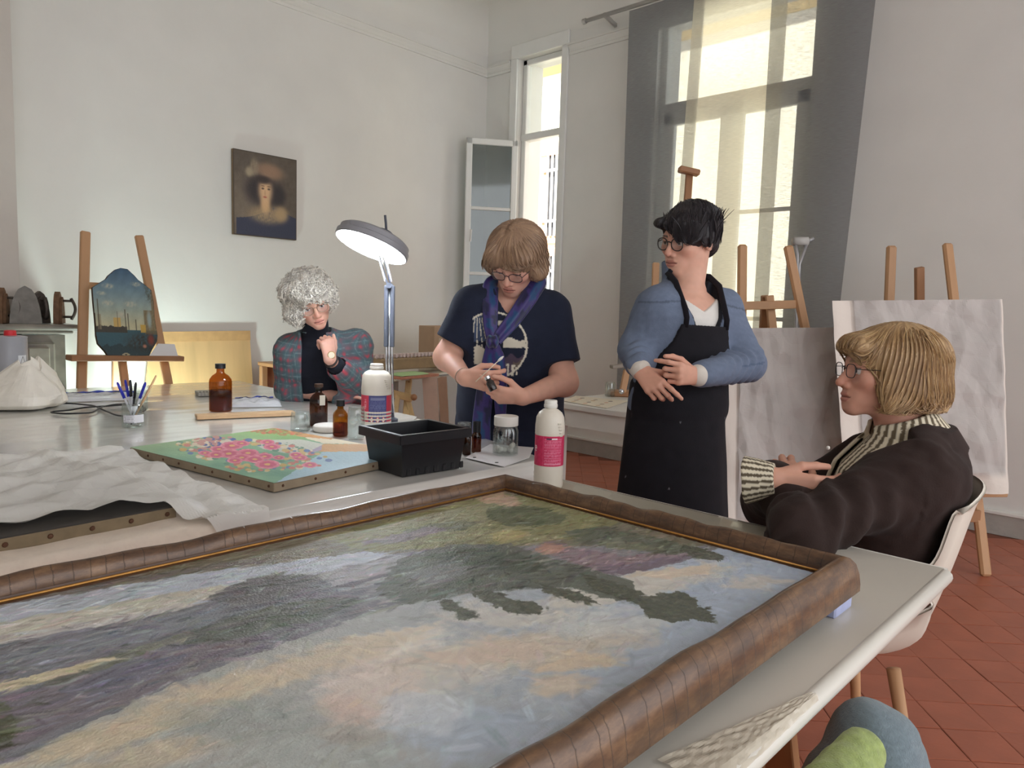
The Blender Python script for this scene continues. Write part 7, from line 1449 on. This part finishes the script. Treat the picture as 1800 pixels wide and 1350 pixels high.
        put((rr < .97) & (v_ > 611 + 4 * np.sin(u_ / 5)) & (v_ < 640) & (u_ < 854), W_); put((rr < .97) & (v_ > 596 + 3 * np.sin(u_ / 6)) & (v_ < 611) & (u_ > 884), W_); put((rr < .8) & (v_ > 564) & (v_ < 574) & (u_ > 876) & (u_ < 892), W_)
        put((rr < .97) & (v_ > 626 + 4 * np.sin(u_ / 4)) & (u_ > 884), (84, 72, 88)); put((rr < .97) & (v_ > 634 + 4 * np.sin(u_ / 4 + 1)) & (u_ > 902), (112, 100, 92))
        for (ch, x0, y0, px_, col) in (('D', 809, 616, 3.4, (52, 56, 74)), ('I', 822, 619, 3.4, (52, 56, 74)), ('I', 829, 621, 3.4, (52, 56, 74)), ('O', 884, 640, 3.6, W_), ('R', 899, 642, 3.6, W_)):
            for i, row in enumerate(FONT[ch]):
                for j, bit in enumerate(row):
                    if bit == '1': put((u_ >= x0 + j * px_) & (u_ < x0 + (j + 1) * px_) & (v_ >= y0 + i * px_) & (v_ < y0 + (i + 1) * px_), col)
        return c
    to = sculpt('t_shirt', shirt, *bounds([shR, shL, hmR, hmL, NB + UV * .03, HC - tr['ax'] * .09 + tr['sf'] * .15, HC - tr['sf'] * .15], .10), .0042, tcol, M_cloth, me)
    # scarf
    PALS = np.array([[40, 46, 108], [28, 72, 118], [58, 46, 112], [30, 32, 70], [24, 90, 116]], float)
    def ribbon(pts, wd, name='scarf_tail', parent=None, n=44):
        pts = np.array(pts); k = np.linspace(0, len(pts) - 1, n); C_ = np.stack([np.interp(k, np.arange(len(pts)), pts[:, i]) for i in range(3)], 1)
        for _ in range(4): C_[1:-1] = (C_[:-2] + 2 * C_[1:-1] + C_[2:]) / 4
        w_ = np.interp(k, np.arange(len(pts)), wd); T_ = np.gradient(C_, axis=0); T_ /= np.linalg.norm(T_, axis=1, keepdims=True); nf = TV * 1.0; s_ = np.cross(T_, nf); s_ /= np.linalg.norm(s_, axis=1, keepdims=True); f_ = np.cross(s_, T_)
        a = np.linspace(0, 2 * PI, 25)[:-1]; G_ = C_[:, None] + (w_[:, None] * np.cos(a)[None])[..., None] * s_[:, None] + ((w_[:, None] * .38 + .003 * np.sin(5 * a)[None]) * np.sin(a)[None])[..., None] * f_[:, None]
        G_ = np.concatenate([G_, G_[:, :1]], 1); nn = snoise(np.stack([np.broadcast_to(k[:, None] * .6, G_.shape[:2]), np.broadcast_to(np.linspace(0, 2, 25)[None], G_.shape[:2])], -1), 1.0, 7, 3); kk = np.clip((nn + 1) * 2.5, 0, 4.99); c = PALS[kk.astype(int)]
        return MB().grid(G_, col=lin(c)).build(name, M_silk, parent, smooth=True)
    M_silk = mat('scarf_silk', rough=0.45, attr=True, sheen=0.3)
    full = lambda P: np.minimum(shirt(P), torso_sdf(P, tr, .012)); H_ = lambda x, y, o=.012: hit(x, y, full, 2.3, 3.2) + TV * o
    nb_ = NB - tr['sf'] * .07 + UV * .03; sideL_ = at(948, 492, 2.72); sideR_ = at(862, 500, 2.70)
    sc = ribbon([nb_, sideR_, H_(862, 540), H_(862, 570), H_(866, 596, .016)], [.03, .03, .028, .026, .022], 'scarf', me)
    ribbon([nb_, sideL_, H_(928, 525), H_(900, 565), H_(872, 598, .018)], [.03, .034, .032, .028, .022], 'scarf_side', sc)
    kq = H_(866, 600, .022); sculpt('scarf_knot', lambda P: ell(P, kq, (.026, .026, .024)) + .003 * np.sin((P @ RV) * 260), kq - .05, kq + .05, .003, lambda V: PALS[np.clip((snoise(V, 18, 3, 2) + 1) * 2.5, 0, 4.99).astype(int)], M_silk, sc)
    ribbon([kq, H_(862, 630, .016), H_(852, 690, .02), at(846, 740, 2.74), at(846, 800, 2.76)], [.02, .028, .032, .034, .036], 'scarf_tail', sc); ribbon([kq, H_(876, 628, .018), H_(880, 660, .02), H_(880, 700, .022), at(880, 735, 2.74)], [.018, .024, .024, .024, .02], 'scarf_tail', sc)
    jn = lambda P: smin(legs_sdf(P, hips, kn, an, (.115, .085, .065)), torso_sdf(P, make_torso(HC - UV * .10, HC + tr['ax'] * .10, tr['sx'], [0, 1], [.21, .20], [.15, .155], [.16, .15], t0=0, t1=1)), .05)
    sculpt('dark_jeans', jn, *bounds([*hips, *kn, *an, HC - tr['sf'] * .1, HC + tr['sf'] * .1], .14), .010, flat_col((38, 44, 62), .1), M_cloth, me)
    for a_ in an: shoe(me, a_, tr['sf'], M_cloth)
    # bracelet and ring
    ax_ = nrm(wrR - elR); x, y, _ = basis(ax_); MB().tube([wrR - ax_ * .012 + .031 * (x * math.cos(q) + y * math.sin(q)) for q in np.linspace(0, 2 * PI, 21)], .0016, 5).build('bracelet', M_wire, me, smooth=True)
    # held things
    base_ = at(848, 660, 2.42); e_ = at(882, 629, 2.42); sd_ = nrm(e_ - base_); sw = thing('cotton_swab', 'white cotton swab held up by the person in the navy T-shirt', 'swab', tuple(base_))
    MB().tube([base_ - sd_ * .03, e_], .0016, 6).build('stick', mat('swab_stick', (232, 222, 200), .6), sw, smooth=True); dd = nrm(e_ - base_); MB().tube([e_ - dd * .018, e_ - dd * .010, e_, e_ + dd * .008], [.0022, .0045, .0045, .0015], 10).build('cotton_tip', M_white, sw, smooth=True)
    bp0, bp1 = at(868, 686, 2.46), at(857, 664, 2.46); hb = thing('small_vial', 'little dark vial with a silver rim between her two hands', 'vial', tuple(bp0)); ba = nrm(bp1 - bp0)
    MB().lathe([(0, 0), (.013, 0), (.014, .004), (.014, .03), (.009, .036), (.009, .044), (0, .044)], bp0, 18, tuple(ba)).build('glass', mat('vial_dark', (38, 30, 28), .15, coat=.6), hb, auto=40); MB().lathe([(.010, .042), (.011, .043), (.011, .052), (0, .053)], bp0, 18, tuple(ba)).build('rim', M_chr, hb, auto=40)
woman_scarf()
# ------------------------------------------------------------------ A: grey curls, plaid shirt, chin on hand
def woman_plaid():
    NB = at(556, 594, 3.60); HC = at(585, 745, 3.92); shR = at(510, 616, 3.62); shL = at(626, 606, 3.66)
    elR = T(508, 702) + UV * .045; wrR = T(598, 708) + UV * .03; elL = T(640, 706) + UV * .045; wrL = at(580, 632, 3.42)
    st = [0, .25, .5, .75, .9, 1]; tr = make_torso(HC, NB, shR - shL, st, [.19, .185, .19, .19, .155, .08], [.14, .14, .15, .14, .10, .06], [.14, .13, .12, .13, .11, .07])
    hd = Head(at(547, 529, 3.48), TV * .80 + RV * .38 - UV * .30, UV - RV * .34 , 1.04)
    hL, _ = hand_caps(wrL, UV * .93 - RV * .15 - TV * .1, RV * .6 + UV * .1 - TV * .55, False, [(62, 85, 45), (64, 88, 45), (64, 88, 45), (62, 85, 45)], tdir=((.75, .5, .2), (1, .15, .1), (1, -.1, .05)), s=1.0)
    hR, _ = hand_caps(wrR, RV * .9 - TV * .1, -TV * .3 + RV * .1 - UV * .1, True, [(20, 25, 15)] * 4)
    upper = lambda P: smin(hd.sdf(P, NB, (.052, .058)), torso_sdf(P, tr, -.018), .02)
    lo, hi = np.minimum(hd.O - .17, NB - .18), np.maximum(hd.O + .17, NB + .16)
    armL = lambda P: smin(chain(P, [elL, wrL], [.040, .026], .02), caps_sdf(P, hL), .012); armR = lambda P: smin(chain(P, [elR, wrR], [.040, .026], .02), caps_sdf(P, hR), .012)
    hips = [HC + tr['sx'] * s_ * .10 for s_ in (1, -1)]; kn = [np.array([h_[0] - .12, h_[1] - .10, .46]) for h_ in hips]; an = [np.array([h_[0] + .02, h_[1] + .02, .08]) for h_ in hips]
    low = lambda P: smin(torso_sdf(P, tr, -.03), legs_sdf(P, hips, kn, an, (.08, .06, .04)), .04)
    skin = lambda V: hd.color(V, (216, 166, 146), brow=(160, 140, 128), blush=(206, 140, 124), lid=-.001); fc = lambda V: np.tile(np.array((216, 166, 148), float), (len(V), 1)) * (1 + .03 * snoise(V, 25, 3, 2))[:, None]
    me = body('person in a teal and red plaid shirt resting chin on fist behind the work table', [(upper, lo, hi, .003, skin), (armL, *bounds([elL, wrL, *[c[1] for c in hL]], .05), .003, fc), (armR, *bounds([elR, wrR, *[c[1] for c in hR]], .05), .004, fc), (low, *bounds([NB - UV * .1, *hips, *kn, *an, HC - tr['sf'] * .15], .08), .015, fc)], SK)
    def hair(P):
        p = hd.loc(P); d = ell(p, (.004, -.020, .044), (.118, .120, .100)); d = smin(d, ell(p, (.075, -.010, -.035), (.052, .075, .070)), .03); d = smin(d, ell(p, (-.072, -.010, -.010), (.044, .070, .060)), .03); d = smin(d, ell(p, (0, .070, .070), (.080, .040, .035)), .02)
        d = smax(d, -ell(p, (-.004, .125, -.040), (.066, .085, .075)), .012); d = smax(d, -ell(p, (0, .05, -.11), (.06, .08, .06)), .012)
        return d + .010 * snoise(p, 9, 4, 2) + .005 * snoise(p, 24, 6, 2)
    PAL = np.array([[236, 230, 220], [214, 208, 198], [190, 184, 176], [242, 236, 226], [204, 196, 184]], float)
    hcol = lambda V: PAL[2] * (1 - np.clip((snoise(V, 16, 3, 3) + .7) / 1.4, 0, 1))[:, None] + PAL[0] * np.clip((snoise(V, 16, 3, 3) + .7) / 1.4, 0, 1)[:, None]
    ho = sculpt('hair', hair, hd.O - .21, hd.O + .21, .004, hcol, M_hair, me)
    r = np.random.default_rng(21); N = 1100; u3 = r.normal(size=(N, 3)); u3[:, 2] = np.abs(u3[:, 2]) - .35; u3 /= np.linalg.norm(u3, axis=1, keepdims=True); sd = hd.world(u3 * [.12, .12, .12] + [0, -.02, .03])
    ph = r.uniform(0, 6.28, N); dirs = r.normal(size=(N, 3))
    fl = lambda p, i: (hd.loc(p) - [0, -.02, .06]) @ hd.A * 6 - UV * .5 + .9 * dirs * np.cos(ph + i * .9)[:, None]
    S = comb(hair, sd, fl, 10, .010, .004); S = S + .006 * r.normal(size=S.shape) * np.linspace(0, 1, S.shape[1])[None, :, None]
    mbs = MB(); keep = ~((hd.loc(S[:, -1])[:, 1] > .075) & (hd.loc(S[:, -1])[:, 2] < .03)); strands(mbs, S[keep], r.uniform(.0014, .0026, keep.sum()), lin(PAL[r.integers(0, 5, keep.sum())] * r.uniform(.9, 1.08, (keep.sum(), 1))), 4); mbs.build('hair_strands', M_hair, ho, kind='stuff')
    glasses(hd, me, M_wire, .024, .0205, -.006, .101, .0012)
    # black jumper
    def jump(P): return smin(np.maximum(torso_sdf(P, tr, -.002), 0), rcone(P, NB - UV * .02, hd.world((0, -.02, -.065)), .066, .060), .02) if False else smin(torso_sdf(P, tr, .003), rcone(P, NB - UV * .02, NB + (hd.world((0, -.022, -.075)) - NB) * .75, .066, .061), .02)
    sculpt('black_jumper', jump, *bounds([NB + UV * .06, NB + tr['sx'] * .2, NB - tr['sx'] * .2, NB + tr['sf'] * .16, HC + tr['sx'] * .2, HC - tr['sx'] * .2, HC + tr['sf'] * .15, HC - tr['sf'] * .15], .07), .006, flat_col((34, 36, 46), .06), M_cloth, me)
    sl = nrm(elL - wrL); sculpt('jumper_sleeve', lambda P: np.maximum(rcone(P, wrL + sl * .03, elL, .040, .050), -((P - wrL - sl * .03) @ sl)), *bounds([wrL, elL], .07), .005, flat_col((36, 38, 48), .05), M_cloth, me)
    cuL_ = wrL + sl * .085; cuR_ = wrR
    def shirt(P):
        a, b, t = tcoord(P, tr); s1 = chain(P, [NB - UV * .06, shR, elR, cuR_], [.06, .072, .064, .052], .04); s2 = chain(P, [NB - UV * .06, shL, elL, cuL_], [.06, .074, .066, .058], .04)
        for pts, sg in (([shR, elR, cuR_], 0), ([shL, elL, cuL_], 1)):
            _, L, A = seg_uv(P, pts); rip = .006 * snoise(np.c_[L * 1.2, A * .5], 9, 5 + sg, 2)
            if sg == 0: s1 = s1 + rip
            else: s2 = s2 + rip
        d = smin(smin(torso_sdf(P, tr, .020), s1, .05), s2, .05) + .005 * snoise(P, 6, 4, 2)
        q = P - NB; hh = q @ UV; rho = np.linalg.norm(q - hh[:, None] * UV, axis=1); ang = np.abs(np.arctan2(q @ tr['sx'], q @ tr['sf'])); col = np.maximum(np.maximum(np.abs(rho - .086) - .007, np.abs(hh - .0) - .032), -(ang - .5) * .08); d = smin(d, col, .01)
        w_ = np.interp(t, [-.2, .3, .7, 1.0], [.11, .10, .085, .06]); m_ = np.maximum(np.maximum(np.abs(a - .005) - w_, -(b - .01)), np.where(t > .45, torso_sdf(P, tr, .07), torso_sdf(P, tr, .026))); d = smax(d, -np.maximum(m_, -np.maximum(torso_sdf(P, tr, -.02), t - 1.2)), .006)
        d = smax(d, -rcone(P, wrL, elL - sl * .02, .046, .050), .004)
        return smax(d, -rcone(P, NB - UV * .02, NB + UV * .15, .070, .075), .005)
    def pcol(V):
        a, b, t = tcoord(V, tr); d1, L1, A1 = seg_uv(V, [shR, elR, cuR_]); d2, L2, A2 = seg_uv(V, [shL, elL, cuL_]); x = np.where(d1 < .10, L1, np.where(d2 < .10, L2 + .013, t * tr['len'])); y = np.where(d1 < .10, A1, np.where(d2 < .10, A2, a))
        c = np.array([84, 108, 114.]) * (1 + .10 * snoise(V, 20, 3, 2))[:, None]
        f = lambda v, p, w_: np.exp(-(((v / p - np.floor(v / p) - .5) * p / w_) ** 2))
        rx, ry = f(x, .052, .009), f(y, .052, .009); c = c * (1 - .35 * np.maximum(rx, ry))[:, None] + np.array([140, 92, 104.]) * (.35 * np.maximum(rx, ry))[:, None]; k = np.clip(rx * ry * 1.1, 0, 1)[:, None]; c = c * (1 - k) + np.array([188, 82, 92.]) * k
        l = np.maximum(f(x + .026, .052, .0016), f(y + .026, .052, .0016)) * .5; c = c * (1 - l[:, None]) + np.array([150, 170, 172.]) * l[:, None]; return c
    so = sculpt('plaid_shirt', shirt, *bounds([shR, shL, elR, elL, cuR_, cuL_, NB + UV * .03, HC, HC + tr['sf'] * .15, HC - tr['sf'] * .15], .09), .0052, pcol, M_cloth, me)
    for px, py in ((539, 610), (542, 645)): MB().lathe([(0, 0), (.006, .001), (.006, .003), (0, .004)], hit(px, py, shirt, 3.0, 4.0), 10, tuple(TV)).build('button', M_white, so, smooth=True)
    # watch
    wa = wrL + sl * .012; x, y, z_ = basis(sl)
    MB().tube([wa + .0295 * (x * math.cos(q) + y * math.sin(q)) for q in np.linspace(0, 2 * PI, 25)], .0065, 8, flat=.4).build('watch_strap', mat('dark_strap', (50, 40, 38), .6), me, smooth=True)
    wc = hit(583, 624, armL, 3.0, 3.8) + TV * .004; wn = nrm(TV * .9 + RV * .2 + UV * .05); w0 = MB().lathe([(0, 0), (.0165, 0), (.018, .002), (.018, .006), (.0165, .0075), (0, .008)], wc, 28, tuple(wn)).build('watch_case', mat('watch_gold', (206, 172, 116), .25, .8), me, auto=40)
    MB().lathe([(0, .0082), (.0145, .0082), (.0145, .0088), (0, .0088)], wc, 28, tuple(wn)).build('watch_dial', mat('watch_face', (232, 220, 196), .4), w0)
    jn = lambda P: smin(legs_sdf(P, hips, kn, an, (.105, .08, .06)), torso_sdf(P, make_torso(HC - UV * .08, HC + UV * .06, tr['sx'], [0, 1], [.19, .19], [.15, .15], [.15, .15], t0=0, t1=1)), .05)
    sculpt('trousers', jn, *bounds([*hips, *kn, *an, HC - tr['sf'] * .1], .13), .012, flat_col((36, 38, 48), .1), M_cloth, me)
    for a_ in an: shoe(me, a_, tr['sf'], M_cloth)
woman_plaid()
# ------------------------------------------------------------------ garment thrown over the near chair
def garment():
    c0 = at(1535, 1318, 1.0); dn = nrm(-UV * .9 + TV * .35 - RV * .12); b0 = at(1513, 1322, .915); b1 = at(1452, 1440, .83); ga = nrm(b1 - b0)
    def out(P):
        d = chain(P, [c0, c0 + dn * .10, c0 + dn * .26], [.064, .092, .125], .04); d = smin(d, rcone(P, c0 + RV * .035 - UV * .012, c0 + RV * .075 - UV * .22 + TV * .03, .026, .042), .025); d = smin(d, rcone(P, c0 - RV * .05 - UV * .03, c0 - RV * .10 - UV * .16 + TV * .03, .020, .032), .03)
        d = d + .0045 * np.sin((P @ RV) * 70 + (P @ UV) * 30 + 2 * snoise(P, 5, 2, 1)) * .6 + .003 * snoise(P, 14, 3, 2)
        return smax(d, -chain(P, [b0 + TV * .03, b0 + ga * .07 + TV * .04, b0 + ga * .24 + TV * .06], [.036, .058, .10], .03), .006)
    g = sculpt('draped_garment', out, c0 - [.22, .22, .26], c0 + .13, .0042, lambda V: np.array([116, 132, 140.]) * (1 + .12 * snoise(V * [1, 1, 3], 60, 4, 2))[:, None], mat('knit_cloth', rough=.95, attr=True, bump=.35, bscale=420, sheen=.3), label='grey-blue knit garment thrown over the near chair back', cat='garment')
    sculpt('green_sleeve', lambda P: rcone(P, b0, b1, .028, .050) + .0025 * snoise(P, 30, 3, 2), *bounds([b0, b1], .07), .004, lambda V: np.array([160, 178, 104.]) * (1 + .16 * snoise(V, 70, 4, 2))[:, None], MATS['knit_cloth'], g, label='lime green terry lining inside the garment')
garment()
